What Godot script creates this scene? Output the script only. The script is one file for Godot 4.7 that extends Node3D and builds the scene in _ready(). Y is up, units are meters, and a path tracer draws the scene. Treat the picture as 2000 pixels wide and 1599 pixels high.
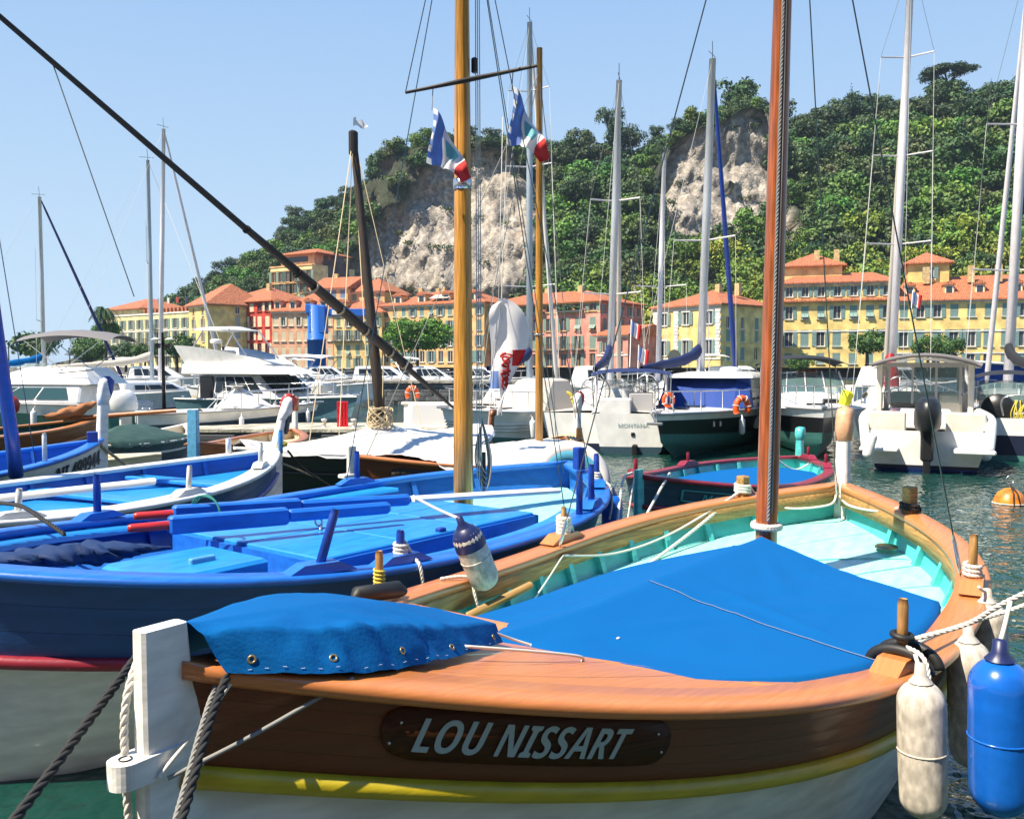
extends Node3D
# A harbour of wooden boats below a wooded castle hill. y up, metres; the camera looks along -z.
const EYE := 2.1
const FOCAL := 1715.0
var M := {}
var T := {}
var used := {}
var rng := RandomNumberGenerator.new()
var nz := FastNoiseLite.new()
var nf := FastNoiseLite.new()
var mesh_bank := {}

# ---------- survey: photograph columns and rows to places in the harbour ----------
func col(px: float, d: float) -> float: return (px - 1000.0) / FOCAL * d
func hgt(py: float, d: float) -> float: return EYE + (716.0 - py) / FOCAL * d
func sight(px: float, py: float, d: float) -> Vector3: return Vector3(col(px, d), hgt(py, d), -d)
func W(x: float, d: float, y := 0.0) -> Vector3: return Vector3(x, y, -d)

# ---------- materials ----------
func C(r: float, g: float, b: float) -> Color: return Color(r, g, b).linear_to_srgb()
func noise_tex(key: String, freq: float, lo: float, hi: float, sx := 1.0, kind := 0, oct := 4, size := 256):
	var n := FastNoiseLite.new()
	n.seed = hash(key) % 1000
	n.frequency = freq
	n.noise_type = FastNoiseLite.TYPE_SIMPLEX_SMOOTH
	n.fractal_octaves = oct
	n.fractal_type = FastNoiseLite.FRACTAL_RIDGED if kind == 1 else FastNoiseLite.FRACTAL_FBM
	var im := n.get_seamless_image(size, size)
	im.convert(Image.FORMAT_L8)
	var o := Image.create(size, size, false, Image.FORMAT_RGB8)
	for y in size:
		for x in size:
			var v: float = im.get_pixel(int(x * sx) % size, y).r
			v = lerpf(lo, hi, clampf((v - .5) * 1.5 + .5, 0, 1))
			o.set_pixel(x, y, Color(v, v, v))
	T[key] = ImageTexture.create_from_image(o)
func normal_tex(key: String, freq: float, strength: float, oct := 4, size := 512, kind := 0):
	var n := FastNoiseLite.new()
	n.seed = hash(key) % 1000
	n.frequency = freq
	n.noise_type = FastNoiseLite.TYPE_SIMPLEX_SMOOTH
	n.fractal_octaves = oct
	n.fractal_type = FastNoiseLite.FRACTAL_RIDGED if kind == 1 else FastNoiseLite.FRACTAL_FBM
	var im := n.get_seamless_image(size, size)
	im.convert(Image.FORMAT_RGBA8)
	im.bump_map_to_normal_map(strength)
	T[key] = ImageTexture.create_from_image(im)
func mat(key: String, c: Color, rough := 0.6, tex := "", scale := Vector3.ONE, nrm := "", nscale := 1.0, metal := 0.0, world := false) -> StandardMaterial3D:
	if M.has(key): return M[key]
	var m := StandardMaterial3D.new()
	m.resource_name = key
	m.albedo_color = c
	m.roughness = rough
	m.metallic = metal
	m.cull_mode = BaseMaterial3D.CULL_DISABLED
	if tex != "":
		m.albedo_texture = T[tex]
	if nrm != "":
		m.normal_enabled = true
		m.normal_texture = T[nrm]
		m.normal_scale = nscale
	if tex != "" or nrm != "":
		m.uv1_triplanar = true
		m.uv1_world_triplanar = world
		m.uv1_scale = scale
		m.uv1_triplanar_sharpness = 4.0
	M[key] = m
	return m
func gloss(m: StandardMaterial3D, amount := .6, rough := .12):
	m.clearcoat_enabled = true
	m.clearcoat = amount
	m.clearcoat_roughness = rough
	return m
func make_materials():
	noise_tex("grain", .02, .72, 1.0, 1.0, 0, 5)
	noise_tex("fine_grain", .02, .90, 1.0, 1.0, 0, 5)
	noise_tex("plaster", .012, .80, 1.0, 1.0, 0, 5)
	noise_tex("weave", .25, .82, 1.0, 1.0, 0, 2)
	noise_tex("stain", .008, .70, 1.0, 1.0, 0, 4)
	noise_tex("grey", .03, .93, 1.0, 1.0, 0, 4)
	noise_tex("rockgrain", .02, .62, 1.0, 1.0, 0, 5)
	noise_tex("paintwear", .018, .89, 1.0, 1.0, 0, 5)
	noise_tex("scuff", .03, .76, 1.0, 1.0, 0, 5)
	normal_tex("ripple", .016, 10.0, 3, 512)
	normal_tex("rough_n", .05, 5.0, 4, 256)
	normal_tex("cloth_n", .02, 4.0, 3, 256)
	# roof tiles: rounded rows running down the slope, mixed clay tones
	var im := Image.create(256, 256, false, Image.FORMAT_RGB8)
	var r := RandomNumberGenerator.new()
	r.seed = 5
	for j in 32:
		for i in 16:
			var t := r.randf_range(.68, 1.0)
			for y in 8:
				for x in 16:
					im.set_pixel(i * 16 + x, j * 8 + y, Color(t, t * r.randf_range(.93, 1.0), t * .96))
	T["tiles"] = ImageTexture.create_from_image(im)
	var hm := Image.create(256, 256, false, Image.FORMAT_RGBA8)
	for y in 256:
		for x in 256:
			var v: float = absf(sin(x * PI / 16.0)) * .8 + .2 * float(y % 8) / 8.0
			hm.set_pixel(x, y, Color(v, v, v))
	hm.bump_map_to_normal_map(6.0)
	T["tiles_n"] = ImageTexture.create_from_image(hm)
	# woods (grain runs along x, masts along y)
	gloss(mat("mahogany_rail", C(.64, .225, .065), .38, "fine_grain", Vector3(.6, 11, 11)), .5, .2)
	gloss(mat("mahogany_dark", C(.175, .050, .012), .5, "fine_grain", Vector3(.5, 14, 9)), .22, .12)
	gloss(mat("mahogany_plate", C(.165, .050, .013), .5, "grain", Vector3(.6, 12, 8)), .2, .2)
	mat("pine_raw", C(.50, .29, .09), .6, "grain", Vector3(.6, 7, 7))
	mat("peg_wood", C(.55, .30, .10), .6, "grain", Vector3(8, 1, 8))
	gloss(mat("mast_red", C(.42, .105, .022), .3, "grain", Vector3(9, .5, 9)), .7, .1)
	gloss(mat("mast_honey", C(.66, .30, .04), .4, "grain", Vector3(9, .4, 9)), .5, .2)
	mat("spar_dark", C(.026, .017, .014), .6, "grain", Vector3(6, 1, 6))
	mat("spar_grey", C(.055, .040, .031), .7, "grain", Vector3(8, .6, 8))
	gloss(mat("orange_wood", C(.50, .17, .06), .4, "grain", Vector3(.5, 5, 5)), .4, .2)
	# paints
	for p in [["white_paint", .80, .80, .78], ["turquoise", .09, .56, .56], ["turquoise_deck", .36, .80, .74], ["yellow_strake", .56, .44, .012], ["blue_rail", .01, .15, .62],
			["blue_deck", .012, .26, .72], ["blue_hull", .018, .075, .27], ["blue_deep", .004, .045, .33], ["red_paint", .55, .02, .02], ["maroon", .28, .015, .035], ["teal_hull", .012, .06, .11],
			["navy", .008, .014, .045], ["black_paint", .012, .012, .014], ["sky_blue_paint", .10, .36, .62], ["cream_paint", .74, .64, .44], ["pink_wood", .66, .36, .21], ["green_hull", .035, .19, .14],
			["grey_blue_hull", .10, .22, .28], ["slate_hull", .035, .075, .11], ["boot_green", .06, .20, .18], ["orange_paint", .75, .16, .02], ["crane_blue", .008, .12, .52], ["blue_in", .015, .15, .55]]:
		gloss(mat(p[0], C(p[1], p[2], p[3]), .45, "paintwear", Vector3(.8, 2.6, 2.6), "rough_n", .12), .3, .2)
	gloss(mat("gelcoat", C(.80, .80, .79), .3, "grey", Vector3(.3, .3, .3)), .4, .1)
	mat("gelcoat_warm", C(.74, .70, .62), .35, "grey", Vector3(.3, .3, .3))
	mat("grey_plastic", C(.35, .35, .36), .5)
	mat("black_plastic", C(.015, .015, .017), .35)
	mat("rubber", C(.012, .013, .014), .55)
	# cloth
	mat("tarp_blue", C(.001, .125, .40), .9, "weave", Vector3(14, 14, 14), "cloth_n", .6)
	M["tarp_blue"].metallic_specular = .25
	mat("tarp_navy", C(.004, .035, .14), .75, "weave", Vector3(9, 9, 9))
	mat("canvas_white", C(.80, .79, .77), .8, "weave", Vector3(6, 6, 6), "cloth_n", .5)
	mat("canvas_cream", C(.66, .60, .52), .8, "weave", Vector3(6, 6, 6))
	mat("canvas_grey", C(.20, .19, .20), .8, "weave", Vector3(6, 6, 6))
	mat("canvas_black", C(.018, .018, .022), .7, "weave", Vector3(6, 6, 6))
	mat("cover_blue", C(.010, .055, .30), .75, "weave", Vector3(6, 6, 6))
	mat("canvas_blue", C(.008, .022, .11), .75, "weave", Vector3(6, 6, 6))
	mat("canvas_tan", C(.40, .16, .06), .85, "weave", Vector3(6, 6, 6), "cloth_n", .6)
	mat("canvas_green", C(.03, .085, .075), .8, "weave", Vector3(6, 6, 6))
	mat("thread", C(.42, .50, .62), .8)
	mat("flag_white", C(.88, .87, .87), .8, "weave", Vector3(20, 20, 20))
	mat("flag_red", C(.62, .03, .03), .8, "weave", Vector3(20, 20, 20))
	mat("flag_blue", C(.15, .26, .58), .8, "weave", Vector3(20, 20, 20))
	mat("flag_aqua", C(.20, .52, .56), .8, "weave", Vector3(20, 20, 20))
	for q in [["flag_white", .45], ["flag_red", .3], ["flag_blue", .3], ["flag_aqua", .4]]:
		M[q[0]].backlight_enabled = true
		M[q[0]].backlight = Color(M[q[0]].albedo_color.r * .9, M[q[0]].albedo_color.g * .9, M[q[0]].albedo_color.b * .9)
	mat("rope_white", C(.72, .69, .62), .85, "grey", Vector3(30, 30, 30))
	mat("rope_tan", C(.52, .42, .27), .85, "grey", Vector3(30, 30, 30))
	mat("rope_black", C(.018, .019, .021), .8, "grey", Vector3(30, 30, 30))
	mat("rope_grey", C(.26, .26, .25), .85, "grey", Vector3(30, 30, 30))
	mat("rope_teal", C(.02, .20, .17), .85, "grey", Vector3(60, 60, 60))
	mat("rope_yellow", C(.62, .52, .08), .8)
	mat("wire", C(.16, .18, .18), .4, "", Vector3.ONE, "", 1, .6)
	mat("wire_pale", C(.38, .39, .38), .5)
	# metals and plastics
	mat("steel", C(.62, .62, .62), .25, "", Vector3.ONE, "", 1, .9)
	mat("aluminium", C(.55, .57, .60), .4, "grey", Vector3(2, .3, 2), "", 1, .45)
	mat("alu_pale", C(.76, .73, .76), .45, "grey", Vector3(2, .3, 2), "", 1, .1)
	mat("alu_blue", C(.36, .44, .52), .45, "grey", Vector3(2, .3, 2), "", 1, .25)
	mat("fender_white", C(.66, .60, .52), .5, "scuff", Vector3(3.5, 1.6, 3.5))
	gloss(mat("fender_blue", C(.006, .12, .55), .25, "grey", Vector3(2, 2, 2)), .8, .08)
	mat("fender_navy", C(.012, .02, .09), .4)
	mat("foam_white", C(.72, .71, .68), .9, "grey", Vector3(12, 12, 12), "rough_n", .8)
	mat("foam_aqua", C(.08, .36, .52), .85, "grey", Vector3(12, 12, 12), "rough_n", .8)
	mat("buoy_orange", C(.78, .26, .02), .4, "stain", Vector3(2, 2, 2))
	mat("ring_orange", C(.82, .10, .015), .5)
	mat("ring_red", C(.35, .015, .02), .5)
	mat("crate_red", C(.72, .012, .03), .45)
	mat("lime", C(.68, .72, .03), .6)
	mat("brass", C(.35, .29, .17), .35, "", Vector3.ONE, "", 1, .8)
	mat("letter_grey", C(.36, .46, .47), .5)
	mat("letter_dark", C(.02, .022, .03), .5)
	# stone, quay, roofs
	mat("dark_stone", C(.13, .125, .115), .85, "stain", Vector3(.25, .25, .25), "rough_n", .5)
	mat("concrete", C(.42, .39, .34), .85, "stain", Vector3(.25, .25, .25), "rough_n", .5)
	mat("pontoon_top", C(.62, .58, .46), .8, "stain", Vector3(.5, .5, .5), "rough_n", .4)
	mat("pontoon_side", C(.05, .055, .06), .8)
	mat("quay_stone", C(.16, .165, .17), .85, "stain", Vector3(.6, .6, .6), "rough_n", .7)
	mat("paving", C(.36, .33, .29), .85, "stain", Vector3(.1, .1, .1))
	mat("roof_tile", C(.62, .225, .10), .75, "tiles", Vector3(.25, .25, .25), "tiles_n", 1.0)
	mat("chimney_clay", C(.62, .45, .22), .8, "plaster", Vector3(.4, .4, .4))
	var g := StandardMaterial3D.new()
	g.albedo_color = Color(.42, .55, .56, .30)
	g.roughness = .04
	g.transparency = BaseMaterial3D.TRANSPARENCY_ALPHA
	M["clear_glass"] = g
	mat("dark_glass", C(.012, .018, .026), .05)
	mat("house_glass", C(.035, .045, .055), .12)
	mat("green_glass", C(.03, .075, .085), .05)
	mat("bark", C(.10, .075, .055), .9, "rockgrain", Vector3(1, .4, 1))
	for l in ["leaf"]:
		var m := mat(l, Color.WHITE, .65)
		m.vertex_color_use_as_albedo = true
		m.backlight_enabled = true
		m.backlight = C(.05, .08, .015)

# ---------- shapes ----------
func S() -> SurfaceTool:
	var s := SurfaceTool.new()
	s.begin(Mesh.PRIMITIVE_TRIANGLES)
	return s
func tri(s: SurfaceTool, a: Vector3, b: Vector3, c: Vector3):
	s.add_vertex(a); s.add_vertex(b); s.add_vertex(c)
func quad(s: SurfaceTool, a: Vector3, b: Vector3, c: Vector3, d: Vector3):
	tri(s, a, b, c); tri(s, a, c, d)
func box(s: SurfaceTool, c: Vector3, z: Vector3, b := Basis.IDENTITY):
	s.set_smooth_group(-1)
	var p := []
	for i in 8:
		p.append(c + b * Vector3((z.x if i & 1 else -z.x) * .5, (z.y if i & 2 else -z.y) * .5, (z.z if i & 4 else -z.z) * .5))
	for f in [[0, 2, 3, 1], [4, 5, 7, 6], [0, 4, 6, 2], [1, 3, 7, 5], [2, 6, 7, 3], [0, 1, 5, 4]]:
		quad(s, p[f[0]], p[f[1]], p[f[2]], p[f[3]])
	s.set_smooth_group(0)
# bevelled box
func bbox(s: SurfaceTool, c: Vector3, z: Vector3, e := .01, b := Basis.IDENTITY):
	var pr := PackedVector2Array()
	var hx := z.x * .5
	var hz := z.z * .5
	for q in [[-hx + e, -hz], [hx - e, -hz], [hx, -hz + e], [hx, hz - e], [hx - e, hz], [-hx + e, hz], [-hx, hz - e], [-hx, -hz + e]]:
		pr.append(Vector2(q[0], q[1]))
	var inn := PackedVector2Array()
	for q in pr: inn.append(Vector2(q.x * (1.0 - e / hx), q.y * (1.0 - e / hz)))
	s.set_smooth_group(-1)
	var lv := [[inn, -z.y * .5], [pr, -z.y * .5 + e], [pr, z.y * .5 - e], [inn, z.y * .5]]
	for k in 3:
		for i in 8:
			var j := (i + 1) % 8
			quad(s, c + b * v23(lv[k][0][i], lv[k][1]), c + b * v23(lv[k][0][j], lv[k][1]), c + b * v23(lv[k + 1][0][j], lv[k + 1][1]), c + b * v23(lv[k + 1][0][i], lv[k + 1][1]))
	for k in [0, 3]:
		for i in range(1, 7):
			tri(s, c + b * v23(lv[k][0][0], lv[k][1]), c + b * v23(lv[k][0][i], lv[k][1]), c + b * v23(lv[k][0][i + 1], lv[k][1]))
	s.set_smooth_group(0)
func v23(p: Vector2, y: float) -> Vector3: return Vector3(p.x, y, p.y)
func grid(s: SurfaceTool, rows: Array, closed := false):
	for i in rows.size() - 1:
		var a = rows[i]
		var b = rows[i + 1]
		var n: int = a.size()
		for j in (n if closed else n - 1):
			var k := (j + 1) % n
			quad(s, a[j], b[j], b[k], a[k])
func tube(s: SurfaceTool, pts, rad, n := 8):
	var rows := []
	var m: int = pts.size()
	var up := Vector3.UP
	for i in m:
		var t: Vector3 = (pts[mini(i + 1, m - 1)] - pts[maxi(i - 1, 0)]).normalized()
		if absf(t.dot(up)) > .98: up = Vector3.RIGHT if absf(t.x) < .9 else Vector3.BACK
		var x := up.cross(t).normalized()
		var y := t.cross(x)
		up = y
		var r: float = rad if rad is float else rad[i]
		var row := PackedVector3Array()
		for k in n:
			var a := TAU * k / n
			row.append(pts[i] + (x * cos(a) + y * sin(a)) * r)
		rows.append(row)
	grid(s, rows, true)
	for e in [0, m - 1]:
		var row = rows[e]
		for k in range(1, n - 1): tri(s, row[0], row[k], row[k + 1])
# laid rope: strands wound round one another
func rope(s: SurfaceTool, pts, r: float, strands := 3, pitch := 0.0):
	if pitch == 0.0: pitch = r * 7.0
	var fine := []
	var ang := []
	var run := 0.0
	var step := pitch / 9.0
	for i in pts.size() - 1:
		var l: float = pts[i].distance_to(pts[i + 1])
		var n := maxi(1, int(l / step))
		for k in n:
			fine.append(pts[i].lerp(pts[i + 1], float(k) / n))
			ang.append((run + l * k / n) / pitch * TAU)
		run += l
	fine.append(pts[-1])
	ang.append(run / pitch * TAU)
	for q in strands:
		var line := []
		for i in fine.size():
			var t: Vector3 = (fine[mini(i + 1, fine.size() - 1)] - fine[maxi(i - 1, 0)]).normalized()
			var x := t.cross(Vector3(.31, .2, .93)).normalized()
			var y := t.cross(x)
			var a: float = ang[i] + TAU * q / strands
			line.append(fine[i] + (x * cos(a) + y * sin(a)) * r * .5)
		tube(s, line, r * .56, 6)
func lathe(s: SurfaceTool, o: Transform3D, prof: Array, n := 20):
	var rows := []
	for p in prof:
		var row := PackedVector3Array()
		for k in n:
			var a := TAU * k / n
			row.append(o * Vector3(p[0] * cos(a), p[1], p[0] * sin(a)))
		rows.append(row)
	grid(s, rows, true)
func prism(s: SurfaceTool, poly: PackedVector2Array, h: float, o: Transform3D):
	s.set_smooth_group(-1)
	var ix := Geometry2D.triangulate_polygon(poly)
	for y in [0.0, h]:
		for i in range(0, ix.size(), 3):
			tri(s, o * v23(poly[ix[i]], y), o * v23(poly[ix[i + 1]], y), o * v23(poly[ix[i + 2]], y))
	for i in poly.size():
		var j := (i + 1) % poly.size()
		quad(s, o * v23(poly[i], 0), o * v23(poly[j], 0), o * v23(poly[j], h), o * v23(poly[i], h))
	s.set_smooth_group(0)
func torus(s: SurfaceTool, c: Vector3, R: float, r: float, b := Basis.IDENTITY, n := 24, m := 10, flat := 1.0, arc := TAU):
	var rows := []
	for i in n + 1:
		var a := arc * i / n
		var row := PackedVector3Array()
		for k in m:
			var q := TAU * k / m
			row.append(c + b * Vector3((R + r * cos(q)) * cos(a), r * sin(q) * flat, (R + r * cos(q)) * sin(a)))
		rows.append(row)
	grid(s, rows, true)
func sag(a: Vector3, b: Vector3, drop: float, n := 10) -> Array:
	var o := []
	for i in n + 1:
		var t := float(i) / n
		o.append(a.lerp(b, t) - Vector3(0, drop * 4.0 * t * (1.0 - t), 0))
	return o
func smooth(ctrl: Array, n := 6) -> Array:
	var o := []
	for i in ctrl.size() - 1:
		var a: Vector3 = ctrl[maxi(i - 1, 0)]
		var d: Vector3 = ctrl[mini(i + 2, ctrl.size() - 1)]
		for k in n: o.append(ctrl[i].cubic_interpolate(ctrl[i + 1], a, d, float(k) / n))
	o.append(ctrl[-1])
	return o

# ---------- scene objects ----------
func numbered(n: String) -> String:
	if not used.has(n):
		used[n] = 0
		return n
	used[n] += 1
	return "%s_%03d" % [n, used[n]]
func thing(called: String, label: String, category: String, at := Vector3.ZERO, turn := 0.0, group := "") -> Node3D:
	var o := Node3D.new()
	o.name = numbered(called)
	add_child(o)
	o.position = at
	o.rotation.y = turn
	o.set_meta("label", label)
	o.set_meta("category", category)
	if group != "": o.set_meta("group", group)
	return o
func put(called: String, s: SurfaceTool, m, parent: Node = self, label := "") -> MeshInstance3D:
	s.generate_normals()
	return put_mesh(called, s.commit(), m, parent, label)
func put_mesh(called: String, mesh: Mesh, m, parent: Node = self, label := "") -> MeshInstance3D:
	var o := MeshInstance3D.new()
	o.name = called if parent != self else numbered(called)
	o.mesh = mesh
	o.material_override = M[m] if m is String else m
	parent.add_child(o, true)
	if label != "": o.set_meta("label", label)
	return o
func tag(o: Node, label: String, category: String, group := ""):
	o.set_meta("label", label)
	o.set_meta("category", category)
	if group != "": o.set_meta("group", group)
	return o
func structure(o: Node):
	o.set_meta("kind", "structure")
	return o
# quick single-shape parts
func box_part(called, c, z, m, parent, b := Basis.IDENTITY, e := 0.0, label := ""):
	var s := S()
	if e > 0.0: bbox(s, c, z, e, b)
	else: box(s, c, z, b)
	return put(called, s, m, parent, label)
func tube_part(called, pts, r, m, parent, n := 8, label := ""):
	var s := S()
	tube(s, pts, r, n)
	return put(called, s, m, parent, label)
func rope_part(called, pts, r, m, parent, label := ""):
	var s := S()
	rope(s, pts, r)
	return put(called, s, m, parent, label)
# lettering laid on a surface: place(x, y, z) gives the point for text coordinates in metres
func letters(called: String, text: String, height: float, width: float, m, parent: Node, place: Callable, slant := 0.0, bold := true, depth := .006, squash := 1.0):
	var f := SystemFont.new()
	f.font_names = PackedStringArray(["Droid Sans"])
	f.font_weight = 700 if bold else 400
	var t := TextMesh.new()
	t.font = f
	t.text = text
	t.font_size = 64
	t.pixel_size = .01
	t.depth = .02
	t.curve_step = 2.0
	var ar := t.get_mesh_arrays() if t.get_surface_count() > 0 else []
	if ar.is_empty(): return null
	var v: PackedVector3Array = ar[Mesh.ARRAY_VERTEX]
	var lo := Vector3.INF
	var hi := -Vector3.INF
	for p in v:
		lo = lo.min(p)
		hi = hi.max(p)
	var s := S()
	s.set_smooth_group(-1)
	var ix = ar[Mesh.ARRAY_INDEX]
	if ix == null or ix.is_empty(): ix = range(v.size())
	for i in ix:
		var p: Vector3 = v[i]
		var y := (p.y - lo.y) / (hi.y - lo.y) * height
		var x := (p.x - lo.x) / (hi.x - lo.x) * (width - slant * height) + slant * y
		s.add_vertex(place.call(x, y, (p.z - lo.z) / maxf(hi.z - lo.z, 1e-6) * depth))
	return put(called, s, m, parent)

# ---------- light ----------
func make_view():
	var cam := Camera3D.new()
	cam.name = "camera"
	cam.fov = 49.99
	cam.near = .05
	cam.far = 3000.0
	cam.position = Vector3(0, EYE, 0)
	cam.rotation.x = -atan(83.5 / FOCAL)
	add_child(cam)
	cam.current = true
	var sm := ProceduralSkyMaterial.new()
	sm.sky_top_color = C(.02, .26, .80)
	sm.sky_horizon_color = C(.64, .83, .98)
	sm.sky_curve = .48
	sm.ground_horizon_color = Color(.62, .70, .76)
	sm.ground_bottom_color = Color(.20, .26, .28)
	sm.sun_angle_max = 4.0
	var sky := Sky.new()
	sky.sky_material = sm
	var e := Environment.new()
	e.background_mode = Environment.BG_SKY
	e.sky = sky
	e.background_energy_multiplier = .51
	e.tonemap_mode = Environment.TONE_MAPPER_LINEAR
	e.tonemap_exposure = 2.0
	e.sdfgi_enabled = true
	e.ssao_enabled = true
	e.ssil_enabled = true
	e.fog_enabled = true
	e.fog_density = .00016
	e.fog_light_color = Color(.80, .89, 1.0)
	var we := WorldEnvironment.new()
	we.name = "environment"
	we.environment = e
	add_child(we)
	var sun := DirectionalLight3D.new()
	sun.name = "sun"
	sun.light_color = Color(1.0, .95, .86)
	sun.light_energy = 1.6
	sun.light_angular_distance = .5
	sun.shadow_enabled = true
	add_child(sun)
	var h := Vector2(-.87, .49).normalized() * cos(deg_to_rad(55.0))
	sun.look_at_from_position(Vector3.ZERO, -Vector3(h.x, sin(deg_to_rad(55.0)), h.y), Vector3.UP)

# ---------- water and quays ----------
func make_water():
	var m := mat("water", C(.006, .043, .034), .06, "", Vector3(.45, .45, .45), "ripple", .55, 0.0, true)
	m.uv1_triplanar = true
	m.metallic_specular = .55
	# real wavelets near the eye, growing cells further out
	var xs := []
	var ds := []
	var x := -9.0
	while x < 16.0:
		xs.append(x)
		x += .085
	var d := 2.2
	while d < 27.0:
		ds.append(d)
		d += .07 + d * .0035
	var n1 := FastNoiseLite.new()
	n1.seed = 3
	n1.frequency = 1.4
	n1.fractal_octaves = 3
	var arr := []
	arr.resize(Mesh.ARRAY_MAX)
	var vs := PackedVector3Array()
	var ix := PackedInt32Array()
	for j in ds.size():
		for i in xs.size():
			var px: float = xs[i]
			var pd: float = ds[j]
			var edge := minf(1.0, minf(minf(px + 9.0, 16.0 - px), minf(pd - 2.2, 27.0 - pd)) / 1.5)
			vs.append(W(px, pd, n1.get_noise_2d(px, pd * 1.7) * .020 * maxf(edge, 0.0)))
	for j in ds.size() - 1:
		for i in xs.size() - 1:
			var a := j * xs.size() + i
			var b := a + xs.size()
			ix.append_array(PackedInt32Array([a, b, b + 1, a, b + 1, a + 1]))
	# the rest of the basin and the open sea as a flat frame round that patch
	var x0: float = xs[0]
	var x1: float = xs[-1]
	var d0: float = ds[0]
	var d1: float = ds[-1]
	for q in [[-2500, d1, 2500, 2800], [-2500, -60, 2500, d0], [-2500, d0, x0, d1], [x1, d0, 2500, d1]]:
		var k := vs.size()
		vs.append_array(PackedVector3Array([W(q[0], q[1]), W(q[0], q[3]), W(q[2], q[3]), W(q[2], q[1])]))
		ix.append_array(PackedInt32Array([k, k + 1, k + 2, k, k + 2, k + 3]))
	arr[Mesh.ARRAY_VERTEX] = vs
	arr[Mesh.ARRAY_INDEX] = ix
	var am := ArrayMesh.new()
	am.add_surface_from_arrays(Mesh.PRIMITIVE_TRIANGLES, arr)
	var st := SurfaceTool.new()
	st.create_from(am, 0)
	structure(put("harbour_water", st, "water"))
	# the land behind the harbour: one sheet ending in the old quay wall
	var s := S()
	box(s, Vector3(150, .4, -460), Vector3(700, 3.2, 560), Basis.IDENTITY)
	structure(put("quayside_ground", s, "paving"))
	# the near quay that the camera stands over
	s = S()
	box(s, Vector3(0, -.3, 14.8), Vector3(120, 1.6, 30.0))
	structure(put("near_quay", s, "dark_stone"))
	# the terrace of houses along the quay at the camera's back, which keeps the low sky off the near sides of the boats
	var bk := 0
	for q in [[-27.0, 24.0, 19.0, "wall_ochre"], [-2.0, 25.0, 21.0, "wall_pink"], [24.0, 26.0, 18.0, "wall_gold"]]:
		var hb := thing("waterfront_house", "tall %s house of the quayside terrace behind the viewpoint, %s" % [["ochre", "pink", "golden"][bk], ["left one", "middle one", "right one"][bk]], "building", Vector3(q[0] - q[1] * .5, .5, 15.0), 0)
		var sb := S()
		box(sb, Vector3(q[1] * .5, q[2] * .5, 5.0), Vector3(q[1], q[2], 10.0))
		put("wall", sb, q[3], hb)
		sb = S()
		hip_roof(sb, q[1], 10.0, q[2] + .25, 3.0, .6, 1.0, Transform3D(Basis.IDENTITY, Vector3(0, 0, 10.0)))
		put("roof", sb, "roof_tile", hb)
		for r in 5:
			for c in 7:
				var wn := put_mesh("window", bank("back_window", func(z): box(z, Vector3.ZERO, Vector3(1.2, 2.1, .1))), "house_glass", hb)
				wn.position = Vector3(q[1] * (c + .5) / 7.0, 2.4 + r * 3.5, -.06)
		bk += 1
	# inner mole of stone courses
	var mo := Node3D.new()
	mo.name = "stone_mole"
	add_child(mo)
	structure(mo)
	s = S()
	box(s, W(-7.0, 53.6, .33), Vector3(20, 1.7, 9.0))
	put("core", s, "concrete", mo)
	rng.seed = 11
	var st_mesh := []
	for k in 3:
		s = S()
		bbox(s, Vector3.ZERO, Vector3(.98 + k * .12, .235, .16), .02)
		s.generate_normals()
		st_mesh.append(s.commit())
	for r in 5:
		var sx := -16.9 + (r % 2) * .5
		while sx < 2.6:
			var k := rng.randi() % 3
			var o := put_mesh("stone", st_mesh[k], "quay_stone", mo)
			o.position = W(sx, 49.1, .05 + r * .25)
			sx += 1.05 + k * .12
	s = S()
	box(s, W(-7.0, 51.5, 1.245), Vector3(20.2, .13, 5.2))
	put("kerb", s, "concrete", mo)
	# floating pontoon
	var pn := thing("floating_pontoon", "long floating pontoon with pale deck moored before the grey blue yacht", "pontoon", Vector3.ZERO)
	box_part("float", W(-4.2, 24.6, .1), Vector3(9.6, .5, 2.6), "pontoon_side", pn)
	for i in 16:
		box_part("deck_slab", W(-8.7 + i * .6, 24.6, .40), Vector3(.59, .10, 2.7), "pontoon_top", pn, Basis.IDENTITY, .01)
	for i in 5:
		box_part("fender_strip", W(-8.2 + i * 2.0, 23.2, .22), Vector3(1.7, .16, .08), "pontoon_side", pn, Basis.IDENTITY, .02)

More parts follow.
